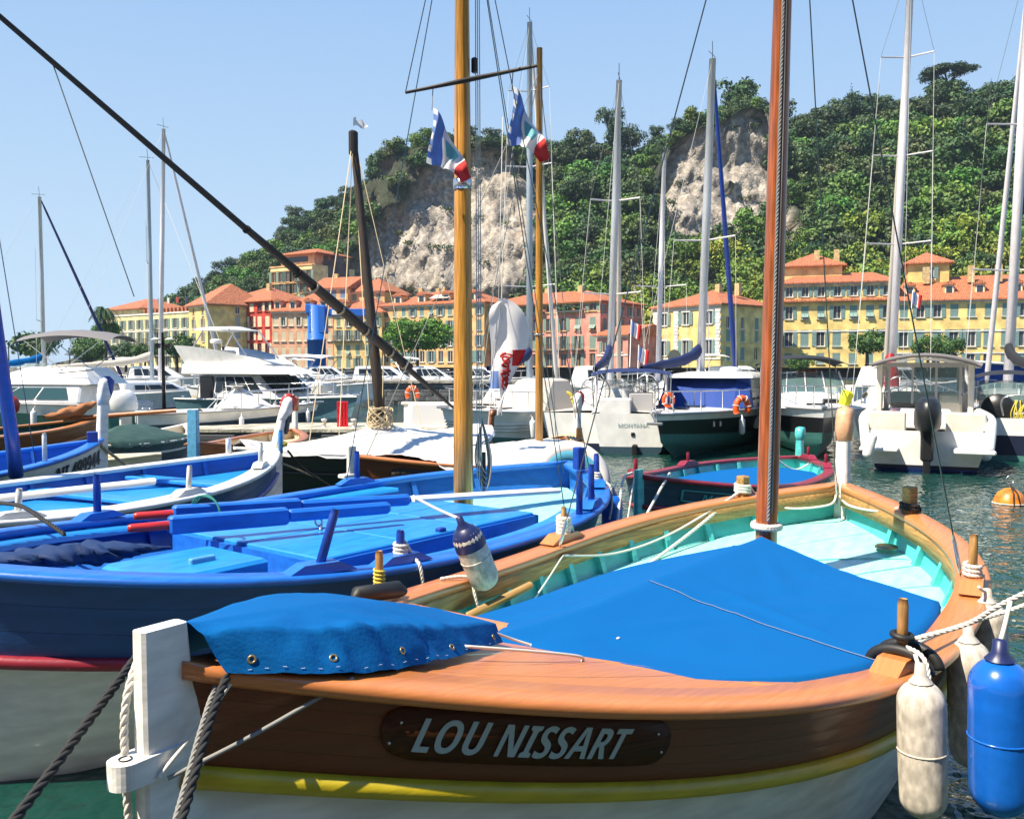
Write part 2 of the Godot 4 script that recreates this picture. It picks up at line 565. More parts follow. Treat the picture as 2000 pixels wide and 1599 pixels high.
# ---------- foliage ----------
func leaf_mesh(sd: int, lobes: Array, per: float, leaf: float, base: Color, spread: float, droop := 0.0) -> ArrayMesh:
	var r := RandomNumberGenerator.new()
	r.seed = sd
	var v := PackedVector3Array()
	var n := PackedVector3Array()
	var c := PackedColorArray()
	for L in lobes:
		var o: Vector3 = L[0]
		var R: Vector3 = L[1]
		var tone := r.randf_range(1.0 - spread, 1.0 + spread)
		for k in int(per * (R.x * R.y + R.y * R.z + R.x * R.z) / 3.0):
			var q := Vector3(r.randfn(), r.randfn(), r.randfn()).normalized()
			if q.y < -.55: q.y *= -.5
			var p := o + q * R * r.randf_range(.62, 1.22)
			var f := (q * Vector3(1.0 / R.x, 1.0 / R.y, 1.0 / R.z) * R.y + Vector3(r.randfn(), r.randfn(), r.randfn()) * .42 + Vector3(0, droop, 0)).normalized()
			var x := f.cross(Vector3(r.randfn(), r.randfn(), r.randfn())).normalized()
			var y := f.cross(x)
			var z := leaf * r.randf_range(.6, 1.25)
			var a := p + x * z * .55
			var b := p + y * z * .32 + f * z * .08
			var d := p - x * z * .55
			var e := p - y * z * .32 + f * z * .08
			var t := tone * r.randf_range(.88, 1.14)
			var cl := Color(base.r * t * r.randf_range(.85, 1.2), base.g * t, base.b * t)
			for w in [a, d, b, a, e, d]:
				v.append(w)
				n.append(f)
				c.append(cl)
	var arr := []
	arr.resize(Mesh.ARRAY_MAX)
	arr[Mesh.ARRAY_VERTEX] = v
	arr[Mesh.ARRAY_NORMAL] = n
	arr[Mesh.ARRAY_COLOR] = c
	var am := ArrayMesh.new()
	am.add_surface_from_arrays(Mesh.PRIMITIVE_TRIANGLES, arr)
	return am
func round_lobes(sd: int, R: Vector3, n: int, lr: float) -> Array:
	var r := RandomNumberGenerator.new()
	r.seed = sd
	var o := []
	for i in n:
		var q := Vector3(r.randfn(), r.randfn(), r.randfn()).normalized()
		q.y = q.y * .75 + .2
		var s := lr * r.randf_range(.65, 1.3)
		o.append([q * R * r.randf_range(.55, .95), Vector3(s, s * .8, s)])
	return o
# kinds of tree: crown mesh centred above the foot, trunk mesh with limbs
func tree_kind(key: String, sd: int, height: float, R: Vector3, n: int, lr: float, leaf: float, tint: Color, spread := .22, per := 34.0):
	var lobes := round_lobes(sd, R, n, lr)
	for L in lobes: L[0].y += height - R.y
	mesh_bank[key] = leaf_mesh(sd, lobes, per, leaf, tint, spread)
	var s := S()
	var r := RandomNumberGenerator.new()
	r.seed = sd + 7
	tube(s, smooth([Vector3(0, -.6, 0), Vector3(.1, height * .25, .05), Vector3(-.08, height - R.y, 0)], 4), [.32, .30, .28, .26, .24, .22, .2, .18, .15], 7)
	for k in 6:
		var L = lobes[r.randi() % n]
		tube(s, [Vector3(0, height * .35, 0), (Vector3(0, height * .5, 0) + L[0]) * .5, L[0]], [.12, .09, .05], 5)
	s.generate_normals()
	mesh_bank[key + "_trunk"] = s.commit()
func make_tree_kinds():
	var dark := Color(.045, .100, .026)
	var mid := Color(.068, .165, .024)
	var lime := Color(.160, .245, .028)
	var olive := Color(.070, .115, .040)
	tree_kind("oak_a", 1, 6.5, Vector3(3.4, 2.6, 3.4), 20, 1.15, .66, dark, .3, 44.0)
	tree_kind("oak_b", 2, 7.2, Vector3(3.0, 3.1, 3.0), 20, 1.1, .66, mid, .3, 44.0)
	tree_kind("oak_c", 3, 6.0, Vector3(3.6, 2.3, 3.6), 18, 1.2, .58, olive)
	tree_kind("lime_a", 4, 7.6, Vector3(3.6, 3.2, 3.6), 26, 1.05, .55, lime)
	tree_kind("lime_b", 5, 8.2, Vector3(4.0, 3.4, 3.8), 28, 1.1, .55, Color(.120, .215, .026))
	tree_kind("pine_a", 6, 8.5, Vector3(3.0, 2.4, 3.0), 16, 1.2, .5, Color(.032, .074, .026), .25, 80.0)
	tree_kind("scrub", 8, 1.8, Vector3(1.6, 1.0, 1.6), 9, .75, .5, Color(.055, .085, .026), .25, 30.0)
	tree_kind("plane", 9, 10.5, Vector3(6.2, 4.6, 5.6), 60, 1.4, .5, Color(.080, .190, .016), .25, 95.0)
	tree_kind("orange_tree", 10, 6.2, Vector3(3.2, 2.6, 3.0), 28, 1.0, .42, Color(.050, .120, .018), .25, 110.0)
	# flat umbrella pine: pads of needles on spreading limbs
	var pads := []
	var r := RandomNumberGenerator.new()
	r.seed = 21
	for k in 46:
		var a := r.randf() * TAU
		var q := sqrt(r.randf()) * 5.8
		pads.append([Vector3(cos(a) * q, 8.6 - q * q * .055 + r.randf_range(-.5, .5), sin(a) * q), Vector3(1.5, .6, 1.5) * r.randf_range(.7, 1.25)])
	mesh_bank["umbrella"] = leaf_mesh(22, pads, 170.0, .40, Color(.022, .052, .020), .2)
	var s := S()
	tube(s, smooth([Vector3(.5, -1, 0), Vector3(.1, 2.4, 0), Vector3(0, 4.6, 0)], 4), [.4, .38, .36, .34, .32, .3, .28, .26, .25], 7)
	for k in 12:
		var p: Vector3 = pads[k * 2][0]
		tube(s, smooth([Vector3(0, 4.2, 0), Vector3(p.x * .45, 6.0, p.z * .45), p], 4), [.2, .18, .16, .14, .12, .1, .09, .07, .05], 5)
	s.generate_normals()
	mesh_bank["umbrella_trunk"] = s.commit()
	# cypress
	var cy := []
	for k in 12: cy.append([Vector3(0, 1.0 + k * .75, 0), Vector3.ONE * lerpf(.95, .25, k / 11.0)])
	mesh_bank["cypress"] = leaf_mesh(24, cy, 90.0, .34, Color(.016, .038, .018), .15)
	s = S()
	tube(s, [Vector3(0, -.5, 0), Vector3(0, 8, 0)], [.2, .05], 6)
	s.generate_normals()
	mesh_bank["cypress_trunk"] = s.commit()
	# palm: arching fronds of leaflets
	s = S()
	rng.seed = 31
	for k in 46:
		var a := rng.randf() * TAU
		var up := rng.randf_range(-.5, 1.1)
		var L := rng.randf_range(2.2, 3.1)
		var dir := Vector3(cos(a), 0, sin(a))
		var mid_p := Vector3(0, 9.0, 0) + dir * L * .5 + Vector3(0, up * 1.3, 0)
		var tip := Vector3(0, 9.0, 0) + dir * L * (.95 if up > 0 else .7) + Vector3(0, up * 1.0 - 1.3, 0)
		var line := smooth([Vector3(0, 9.0, 0), mid_p, tip], 7)
		var side := dir.cross(Vector3.UP)
		for i in line.size() - 1:
			for q in [-1.0, 1.0]:
				var o: Vector3 = line[i]
				var e: Vector3 = o + side * q * .62 * sin(PI * (i + 1.5) / (line.size() + 1)) + (line[i + 1] - o) * 1.5 - Vector3(0, .22, 0)
				tri(s, o, line[i + 1], e)
	s.generate_normals()
	mesh_bank["palm"] = s.commit()
	s = S()
	tube(s, smooth([Vector3(0, -.5, 0), Vector3(.15, 4, 0), Vector3(0, 9.1, 0)], 5), .30, 8)
	s.generate_normals()
	mesh_bank["palm_trunk"] = s.commit()
	var pm := mat("palm_leaf", C(.035, .085, .022), .5)
	pm.backlight_enabled = true
	pm.backlight = C(.04, .08, .01)
func tree(key: String, called: String, label: String, at: Vector3, size := 1.0, turn := 0.0, group := "", stretch := 1.0):
	var t := thing(called, label, "tree", at, turn, group)
	t.scale = Vector3(size, size * stretch, size)
	put_mesh("crown", mesh_bank[key], "palm_leaf" if key == "palm" else "leaf", t)
	put_mesh("trunk", mesh_bank[key + "_trunk"], "bark", t)
	return t

# ---------- the hill ----------
const RIDGE := [[300, 640], [380, 592], [420, 578], [470, 545], [530, 500], [600, 445], [680, 405], [740, 372], [800, 330], [870, 312], [960, 318], [1060, 322], [1130, 322], [1200, 310], [1250, 316], [1330, 288], [1400, 246], [1480, 258], [1550, 258], [1650, 245], [1750, 240], [1830, 222], [1900, 228], [2000, 210], [2200, 190]]
var ridge_x := []
var ridge_h := []
func ridge_d(x: float) -> float: return 268.0 - .30 * x
var nc := FastNoiseLite.new()
func hill_prep():
	for p in RIDGE:
		var a: float = (p[0] - 1000.0) / FOCAL
		var d := 268.0 / (1.0 + .30 * a)
		ridge_x.append(a * d)
		ridge_h.append(hgt(p[1], d))
func ridge_y(x: float) -> float:
	if x <= ridge_x[0]: return maxf(2.0, ridge_h[0] - (ridge_x[0] - x) * .6)
	for i in ridge_x.size() - 1:
		if x < ridge_x[i + 1]:
			var t: float = (x - ridge_x[i]) / (ridge_x[i + 1] - ridge_x[i])
			return lerpf(ridge_h[i], ridge_h[i + 1], t * t * (3 - 2 * t))
	return ridge_h[-1]
func bump(x: float, a: float, b: float, soft: float) -> float: return smoothstep(a - soft, a + soft, x) * (1.0 - smoothstep(b - soft, b + soft, x))
func profile(v: float, pts: Array) -> float:
	for i in pts.size() - 1:
		if v <= pts[i + 1][0]: return lerpf(pts[i][1], pts[i + 1][1], (v - pts[i][0]) / (pts[i + 1][0] - pts[i][0]))
	return 1.0
func cliff_w(x: float) -> Vector2:
	return Vector2(bump(x, -44.0, 6.0, 7.0), bump(x, 36.5, 66.0, 5.0))
func hill_at(x: float, v: float) -> Array:
	var c := cliff_w(x)
	var p0 := profile(v, [[0, 0], [.25, .20], [.5, .47], [.75, .76], [1, 1], [1.4, 1.0]])
	var p1 := profile(v, [[0, 0], [.25, .10], [.42, .18], [.62, .93], [.8, .97], [1, 1], [1.4, 1.0]])
	var p2 := profile(v, [[0, 0], [.25, .22], [.48, .44], [.62, .92], [.8, .96], [1, 1], [1.4, 1.0]])
	var p := lerpf(lerpf(p0, p1, c.x), p2, c.y)
	var R := ridge_y(x)
	var d := ridge_d(x) - 88.0 + 88.0 * v
	var y := 2.0 + (R - 2.0) * p
	var steep := 0.0
	steep = maxf(c.x * bump(v, .40, .64, .03), c.y * bump(v, .475, .63, .03))
	# scattered outcrops
	var oc := nz.get_noise_3d(x * 1.3 + 400.0, y * 1.6, 9.0)
	steep = maxf(steep, .75 * smoothstep(.40, .52, oc) * bump(v, .4, .9, .05))
	var top := lerpf(26.0, 70.0, clampf((x + 50.0) / 40.0, 0.0, 1.0))
	if x < 12.0: steep *= 1.0 - smoothstep(top - 6.0, top + 4.0, y)
	var rk := steep * 1.15 + nz.get_noise_3d(x * 2.0, y * 2.2, 0.0) * 1.05 - .18 * float(v > .62)
	var rock := smoothstep(.40, .56, rk)
	var big := nz.get_noise_3d(x * .9, y * .9, d * .9)
	var wob := nz.get_noise_3d(x * 4.0, y * 4.0, d * 2.0) * 2.5
	var block := nc.get_noise_3d(x + wob, y * .6 + wob, d * .5)
	var small := nf.get_noise_3d(x * 1.3, y * .45, d)
	var ledge := sin(y * .62 + wob * .7 + x * .05)
	d += -(big * 6.0 + (block * 7.0 + small * 1.7 + ledge * .7) * rock) * minf(1.0, v * 5.0)
	y += big * 1.5 * minf(1.0, v * 4.0) + rock * (small * .6 + block * 1.4)
	return [W(x, d, y), rock]
func make_hill():
	nz.seed = 4
	nz.frequency = .035
	nz.fractal_octaves = 3
	nf.seed = 9
	nf.frequency = .24
	nc.seed = 3
	nc.noise_type = FastNoiseLite.TYPE_CELLULAR
	nc.cellular_return_type = FastNoiseLite.RETURN_DISTANCE2_SUB
	nc.cellular_jitter = 1.0
	nc.fractal_type = FastNoiseLite.FRACTAL_FBM
	nc.fractal_octaves = 2
	nc.frequency = .055
	nf.fractal_type = FastNoiseLite.FRACTAL_RIDGED
	nf.fractal_octaves = 4
	hill_prep()
	var vs := PackedVector3Array()
	var cs := PackedColorArray()
	var ix := PackedInt32Array()
	var nx := 330
	var vv := []
	for j in 120: vv.append(.38 * j / 30.0 if j < 30 else (.38 + .28 * (j - 30) / 60.0 if j < 90 else .66 + .74 * (j - 90) / 29.0))
	for i in nx + 1:
		var x := -115.0 + 300.0 * i / nx
		for j in vv.size():
			var q := hill_at(x, vv[j])
			vs.append(q[0])
			var k := nz.get_noise_3d(q[0].x * 3.0, q[0].y * 3.0, q[0].z * 3.0) * .5 + .5
			var k2 := nf.get_noise_3d(q[0].x * 2.3, q[0].y * 2.3, q[0].z)
			var k3 := nz.get_noise_3d(q[0].x * 5.0, q[0].y * .9, 70.0)
			var rc := Color(.48, .41, .33).lerp(Color(.33, .295, .26), clampf(k * 1.4 - .2, 0, 1)).lerp(Color(.66, .60, .52), clampf(k2 * .8, 0, 1)).lerp(Color(.40, .27, .16), clampf((k - .62) * 2.0, 0, .6)).lerp(Color(.17, .16, .155), clampf(k3 * 2.2 - .25, 0, .75))
			cs.append(Color(.045, .055, .024).lerp(rc, q[1]))
	for i in nx:
		for j in vv.size() - 1:
			var a := i * vv.size() + j
			var b := a + vv.size()
			ix.append_array(PackedInt32Array([a, a + 1, b + 1, a, b + 1, b]))
	var arr := []
	arr.resize(Mesh.ARRAY_MAX)
	arr[Mesh.ARRAY_VERTEX] = vs
	arr[Mesh.ARRAY_COLOR] = cs
	arr[Mesh.ARRAY_INDEX] = ix
	var am := ArrayMesh.new()
	am.add_surface_from_arrays(Mesh.PRIMITIVE_TRIANGLES, arr)
	var st := SurfaceTool.new()
	st.create_from(am, 0)
	var m := mat("hill_rock", Color.WHITE, .9, "rockgrain", Vector3(.11, .11, .11), "rough_n", 1.0)
	m.vertex_color_use_as_albedo = true
	structure(put("castle_hill", st, "hill_rock"))
	# the wood: kinds mixed by place
	rng.seed = 77
	var lists := {}
	for k in ["oak_a", "oak_b", "oak_c", "lime_a", "lime_b", "pine_a", "scrub"]: lists[k] = []
	var x := -112.0
	while x < 180.0:
		var v := .02
		while v < 1.16:
			var px := x + rng.randf_range(-1.6, 1.6)
			var pv := v + rng.randf_range(-.02, .02)
			var q := hill_at(px, pv)
			var p: Vector3 = q[0]
			var z := nz.get_noise_2d(px * 2.4 + 60, p.z * 2.4)
			if q[1] < .35 and p.y > 3.0:
				var key := "oak_a"
				var u := rng.randf()
				if px > 14 and pv < .36 + z * .3: key = "lime_a" if u < .5 else "lime_b"
				elif pv > .86: key = "pine_a" if u < .45 else ("oak_a" if u < .8 else "oak_c")
				elif z > .08: key = "oak_b"
				elif u < .22: key = "oak_c"
				elif u < .34: key = "pine_a"
				var sc := rng.randf_range(.95, 1.6)
				if px < -40: sc *= .72
				if cliff_w(px).length() > .3 and pv > .60: sc *= .62
				if pv > 1.0: sc *= .8
				lists[key].append([Transform3D(Basis(Vector3.UP, rng.randf() * TAU).scaled(Vector3(sc, sc * rng.randf_range(.85, 1.15), sc)), p - Vector3(0, .5 + 1.6 * sc, 0)), p])
			elif rng.randf() < .55 and p.y > 3.0:
				var sc := rng.randf_range(.5, 1.25)
				lists["scrub"].append([Transform3D(Basis(Vector3.UP, rng.randf() * TAU).scaled(Vector3.ONE * sc), p - Vector3(0, .4, -.4)), p])
			v += .045
		x += 4.3
	var names := {"oak_a": "evergreen_woodland", "oak_b": "leafy_woodland", "oak_c": "olive_woodland", "lime_a": "pale_woodland", "lime_b": "yellowish_woodland", "pine_a": "pine_woodland", "scrub": "cliff_scrub"}
	for key in lists:
		var L: Array = lists[key]
		var mm := MultiMesh.new()
		mm.transform_format = MultiMesh.TRANSFORM_3D
		mm.use_colors = true
		mm.mesh = mesh_bank[key]
		mm.instance_count = L.size()
		for i in L.size():
			mm.set_instance_transform(i, L[i][0])
			var t := rng.randf_range(.72, 1.4)
			mm.set_instance_color(i, Color(t * rng.randf_range(.75, 1.5), t, t * rng.randf_range(.7, 1.2)))
		var o := MultiMeshInstance3D.new()
		o.name = names[key]
		o.multimesh = mm
		o.material_override = M["leaf"]
		add_child(o)
		o.set_meta("kind", "stuff")
		o.set_meta("label", {"oak_a": "dark evergreen trees massed over the castle hill", "oak_b": "bright green leafy trees massed on the hillside", "oak_c": "grey green olive toned trees scattered through the hill wood", "lime_a": "pale yellow green trees massed along the foot of the hill", "lime_b": "yellowish flowering trees along the foot of the hill", "pine_a": "dark pines massed along the crest of the hill", "scrub": "low green scrub clinging to the pale cliffs"}[key])
		o.set_meta("category", "woodland" if key != "scrub" else "scrub")
	# single trees that stand out
	var up := func(px: float, v: float) -> Vector3:
		var xx := col(px, 268.0 / (1.0 + .30 * (px - 1000.0) / FOCAL) - 88.0 * (1.0 - v) * .9)
		return hill_at(xx, v)[0]
	tree("umbrella", "umbrella_pine", "lone flat-topped umbrella pine on the skyline at the right of the hill", up.call(1836, 1.0) - Vector3(0, -1.5, 0), 1.05)
	tree("cypress", "cypress", "slim dark cypress on the skyline left of the umbrella pine", up.call(1657, 1.0) + Vector3(0, 1.5, 0), 1.0)
	tree("pine_a", "skyline_pine", "rounded pine on the cliff top behind the left pennant", up.call(912, .98), 1.0, .5, "pines standing out on the skyline", 1.25)
	tree("pine_a", "skyline_pine", "tall layered pine on the saddle between the two cliffs", up.call(1192, .98), 1.25, 1.5, "pines standing out on the skyline", 1.5)
	tree("pine_a", "skyline_pine", "small pine at the left rim of the right-hand cliff", up.call(1278, .98), .75, 2.5, "pines standing out on the skyline", 1.2)
	tree("oak_a", "skyline_oak", "big dense evergreen crown capping the right-hand cliff", up.call(1432, .96) - Vector3(0, 1, 0), 1.75, 3.5, "", 1.1)
	tree("oak_a", "skyline_oak", "rounded evergreen crown on the shoulder above the left cliff", up.call(830, .95) - Vector3(0, 2, 0), 1.3, 4.0)
	var nth := ["first", "second", "third", "fourth", "fifth", "sixth", "seventh", "eighth"]
	var i := 0
	for q in [[1255, .10, 1.0], [1330, .06, 1.15], [1395, .12, 1.2], [1462, .04, 1.1], [1560, .22, 1.15], [1660, .16, 1.0], [1720, .2, 1.2], [1890, .2, 1.15]]:
		tree("lime_a" if i % 2 else "lime_b", "yellow_green_tree", "%s from the left of the big yellow green trees behind the yellow buildings" % nth[i], up.call(q[0], q[1]) - Vector3(0, 1, 0), q[2], i * 1.3, "yellow green trees at the hill foot")
		i += 1
	# quayside trees
	tree("plane", "plane_tree", "broad bright green plane tree before the ochre terrace", Vector3(col(815, 146), 1.8, -146), .92, 0, "", .9)
	tree("orange_tree", "clipped_tree", "rounded dark green tree before the long yellow building, by the white mast", Vector3(col(1692, 128), 1.8, -128), .95, .4)
	tree("orange_tree", "clipped_tree", "left of the twin rounded trees right of the white mast", Vector3(col(1812, 126), 1.8, -126), .8, 1.9)
	tree("orange_tree", "clipped_tree", "right of the twin rounded trees right of the white mast", Vector3(col(1848, 127), 1.8, -127), .82, 2.9)
	tree("orange_tree", "clipped_tree", "low green bush behind the black bimini", Vector3(col(1560, 124), .2, -124), .62, .9)
	tree("palm", "palm_tree", "tall shaggy palm at the left end of the hotel", Vector3(col(206, 170), 1.8, -170), 1.0, 0, "", 1.15)
	tree("plane", "ivy_crown_tree", "dark leafy tree beside the tall palm", Vector3(col(210, 172), 6.5, -172), .42, 1.0)
	tree("oak_a", "stone_pine", "low rounded stone pine against the open sky at far left", Vector3(col(72, 150), 1.2, -150), 1.3, 1.2, "", .85)
	tree("palm", "palm_tree", "short bushy palm under the far left stone pine", Vector3(col(88, 140), -2.2, -140), .8, 1.2)
	i = 0
	for q in [[178, 150, .7], [246, 168, .8], [285, 166, .72], [345, 160, .95], [362, 158, .8]]:
		tree("orange_tree", "hotel_garden_tree", "%s from the left of the dark trees before the yellow hotel" % nth[i], Vector3(col(q[0], q[1]), 1.6, -q[1]), q[2] * 1.15, i * 2.1, "dark trees before the hotel")
		i += 1

# ---------- buildings ----------
# openings: [x centre, y bottom, width, height, state]; state 0 open shutters, 1 closed, 2 awning, 3 bare, 4 french door with balcony
func bank(key: String, maker: Callable) -> Mesh:
	if not mesh_bank.has(key):
		var s := S()
		maker.call(s)
		s.generate_normals()
		mesh_bank[key] = s.commit()
	return mesh_bank[key]
func window(parent: Node3D, x: float, y: float, w: float, h: float, state: int, shut: String, trim := "white_trim", surround := false, on := Transform3D.IDENTITY):
	var k := "%.2f_%.2f" % [w, h]
	var fr := put_mesh("window", bank("wf" + k, func(s):
		for q in [-1, 1]: box(s, Vector3(q * (w * .5 - .04), h * .5, 0), Vector3(.08, h, .07))
		box(s, Vector3(0, h - .04, .002), Vector3(w - .16, .08, .07))
		box(s, Vector3(0, .04, .002), Vector3(w - .16, .08, .07))
		box(s, Vector3(0, h * .5, .004), Vector3(.07, h - .16, .06))
		box(s, Vector3(0, -.05, .2), Vector3(w + .3, .09, .36))), trim, parent)
	fr.transform = on * Transform3D(Basis.IDENTITY, Vector3(x, y, -.16))
	var g := put_mesh("pane", bank("wp" + k, func(s): box(s, Vector3(0, h * .5, -.03), Vector3(w - .1, h - .1, .02))), "house_glass", fr)
	if surround:
		var sr := put_mesh("surround", bank("ws" + k, func(s):
			for q in [-1, 1]: box(s, Vector3(q * (w * .5 + .1), h * .5, .18), Vector3(.2, h, .09))
			box(s, Vector3(0, h + .14, .19), Vector3(w + .5, .28, .14))), trim, fr)
	if state == 0 or state == 4:
		for q in [-1, 1]:
			var o := put_mesh("shutter", bank("wo" + k, func(s):
				box(s, Vector3(0, h * .5, 0), Vector3(w * .5, h, .05))
				for i in int(h / .22): box(s, Vector3(0, .14 + i * .22, .03), Vector3(w * .4, .12, .02), Basis(Vector3.RIGHT, .3))), shut, fr)
			o.position = Vector3(q * (w * .77 + (.1 if surround else 0.0)), 0, .24 + (.06 if surround else 0.0))
	elif state == 1 or state == 2:
		var cut := 1.0 if state == 1 else .58
		for q in [-1, 1]:
			var o := put_mesh("shutter", bank("wc%d" % state + k, func(s):
				box(s, Vector3(0, h * (1.0 - cut * .5), 0), Vector3(w * .49, h * cut, .05))
				for i in int(h * cut / .22): box(s, Vector3(0, h * (1.0 - cut) + .14 + i * .22, .03), Vector3(w * .4, .12, .02), Basis(Vector3.RIGHT, .3))), shut, fr)
			o.position = Vector3(q * w * .25, 0, .11)
		if state == 2:
			for q in [-1, 1]:
				var o := put_mesh("shutter_flap", bank("wa" + k, func(s): box(s, Vector3(0, -h * .2, 0), Vector3(w * .47, h * .4, .04))), shut, fr)
				o.position = Vector3(q * w * .25, h * .42, .14)
				o.rotation.x = -.75
	if state == 4:
		var b := put_mesh("balcony", bank("wb" + k, func(s):
			box(s, Vector3(0, -.14, .62), Vector3(w + 1.5, .16, .85))
			for i in 13: box(s, Vector3(-w * .5 - .65 + i * (w + 1.3) / 12.0, .42, 1.0), Vector3(.03, .95, .03))
			box(s, Vector3(0, .92, 1.0), Vector3(w + 1.4, .05, .05))
			for q in [-1, 1]: box(s, Vector3(q * (w * .5 + .68), .92, .6), Vector3(.05, .05, .8))), "balcony_iron", fr)
func wall_sheet(s: SurfaceTool, w: float, h: float, ops: Array, o: Transform3D):
	s.set_smooth_group(-1)
	var xs := [0.0, w]
	var ys := [0.0, h]
	for q in ops:
		for e in [q[0] - q[2] * .5, q[0] + q[2] * .5]: if not e in xs: xs.append(e)
		for e in [q[1], q[1] + q[3]]: if not e in ys: ys.append(e)
	xs.sort()
	ys.sort()
	for i in xs.size() - 1:
		for j in ys.size() - 1:
			var cx: float = (xs[i] + xs[i + 1]) * .5
			var cy: float = (ys[j] + ys[j + 1]) * .5
			var open := false
			for q in ops:
				if absf(cx - q[0]) < q[2] * .5 and cy > q[1] and cy < q[1] + q[3]: open = true
			if not open:
				quad(s, o * Vector3(xs[i], ys[j], 0), o * Vector3(xs[i], ys[j + 1], 0), o * Vector3(xs[i + 1], ys[j + 1], 0), o * Vector3(xs[i + 1], ys[j], 0))
	for q in ops:
		var a: float = q[0] - q[2] * .5
		var b: float = q[0] + q[2] * .5
		var c: float = q[1]
		var e: float = q[1] + q[3]
		var dz := -.26
		for l in [[a, c, a, e], [a, e, b, e], [b, e, b, c], [b, c, a, c]]:
			quad(s, o * Vector3(l[0], l[1], 0), o * Vector3(l[2], l[3], 0), o * Vector3(l[2], l[3], dz), o * Vector3(l[0], l[1], dz))
	s.set_smooth_group(0)
func hip_roof(s: SurfaceTool, w: float, dep: float, y: float, rise: float, over := .6, hip := 1.0, o := Transform3D.IDENTITY):
	s.set_smooth_group(-1)
	var r := minf(dep, w) * .5 * hip
	var a := [Vector3(-over, y, over), Vector3(w + over, y, over), Vector3(w + over, y, -dep - over), Vector3(-over, y, -dep - over)]
	var t1 := Vector3(r if hip > 0 else -over, y + rise, -dep * .5)
	var t2 := Vector3(w - r if hip > 0 else w + over, y + rise, -dep * .5)
	quad(s, o * a[0], o * t1, o * t2, o * a[1])
	quad(s, o * a[2], o * t2, o * t1, o * a[3])
	tri(s, o * a[1], o * t2, o * a[2])
	tri(s, o * a[3], o * t1, o * a[0])
	quad(s, o * (a[0] - Vector3(0, .22, 0)), o * (a[1] - Vector3(0, .22, 0)), o * (a[2] - Vector3(0, .22, 0)), o * (a[3] - Vector3(0, .22, 0)))
	for i in 4:
		var j := (i + 1) % 4
		quad(s, o * a[i], o * a[j], o * (a[j] - Vector3(0, .22, 0)), o * (a[i] - Vector3(0, .22, 0)))
	s.set_smooth_group(0)
func wall_mat(key: String, r: float, g: float, b: float) -> String:
	mat(key, C(r, g, b), .9, "plaster", Vector3(.12, .12, .12))
	return key
# front corners by photo column and distance; ys are photo rows at the left corner
func building(called: String, label: String, px0: float, d0: float, px1: float, d1: float, dep: float, eave_py: float, wall: String, opt := {}) -> Node3D:
	var a := Vector3(col(px0, d0), 1.95, -d0)
	var b := Vector3(col(px1, d1), 1.95, -d1)
	var w := a.distance_to(b)
	var base: float = opt.get("base", 1.95)
	var t := thing(called, label, "building", Vector3(a.x, base, a.z), atan2(-(b.z - a.z), b.x - a.x))
	var h := hgt(eave_py, d0) - base
	t.set_meta("w", w)
	t.set_meta("h", h)
	var shut: String = opt.get("shutter", "shutter_green")
	rng.seed = hash(called + label) % 99991
	var ops := []
	var sc: float = d0 / FOCAL
	for row in opt.get("rows", []):   # [photo row of the window's middle, width m, height m, count, states]
		var yc: float = hgt(row[0], d0) - base
		var n: int = row[3]
		for i in n:
			var st: Array = row[4]
			ops.append([w * (i + .5) / n, yc - row[2] * .5, row[1], row[2], st[rng.randi() % st.size()]])
	var s := S()
	wall_sheet(s, w, h, ops, Transform3D.IDENTITY)
	var sops := []
	for row in opt.get("side_rows", []):
		var yc: float = hgt(row[0], d1) - base
		for i in row[3]: sops.append([dep * (i + .5) / row[3], yc - row[2] * .5, row[1], row[2], row[4][rng.randi() % row[4].size()]])
	var so := Transform3D(Basis(Vector3.UP, PI * .5), Vector3(w, 0, 0))
	wall_sheet(s, dep, h, sops, so)
	wall_sheet(s, dep, h, [], Transform3D(Basis(Vector3.UP, -PI * .5), Vector3(0, 0, -dep)))
	wall_sheet(s, w, h, [], Transform3D(Basis(Vector3.UP, PI), Vector3(w, 0, -dep)))
	box(s, Vector3(w * .5, h * .5, -dep * .5), Vector3(w - .62, h - .3, dep - .62))
	put("wall", s, wall, t)
	for q in ops: window(t, q[0], q[1], q[2], q[3], q[4], shut, opt.get("trim", "white_trim"), opt.get("surround", false))
	if sops.size() > 0:
		for q in sops: window(t, q[0], q[1], q[2], q[3], 3 if q[4] > 1 else q[4], shut, "white_trim", false, so)
	if opt.has("rise"):
		s = S()
		hip_roof(s, w, dep, h + .22, opt.rise, opt.get("over", .6), opt.get("hip", 1.0))
		put("roof", s, "roof_tile", t)
		if opt.get("hip", 1.0) == 0.0:
			s = S()
			s.set_smooth_group(-1)
			for q in [0.02, w - .02]: tri(s, Vector3(q, h, 0), Vector3(q, h + .2 + opt.rise, -dep * .5), Vector3(q, h, -dep))
			put("gable", s, wall, t)
	s = S()
	box(s, Vector3(w * .5, h - .12, .09), Vector3(w + .3, .28, .2))
	put("cornice", s, opt.get("trim", "white_trim"), t)
	for q in opt.get("bands", []):
		box_part("string_course", Vector3(w * .5, hgt(q, d0) - base, .05), Vector3(w + .06, .22, .14), opt.get("trim", "white_trim"), t)
	for i in opt.get("chimneys", 0):
		var cx := w * rng.randf_range(.12, .88)
		var ch := put("chimney", _box_st(Vector3(cx, h + opt.get("rise", 1.0) * .8 + .6, -dep * rng.randf_range(.35, .6)), Vector3(.9, 2.0, .7)), "chimney_clay", t)
	return t
func _box_st(c: Vector3, z: Vector3) -> SurfaceTool:
	var s := S()
	box(s, c, z)
	return s
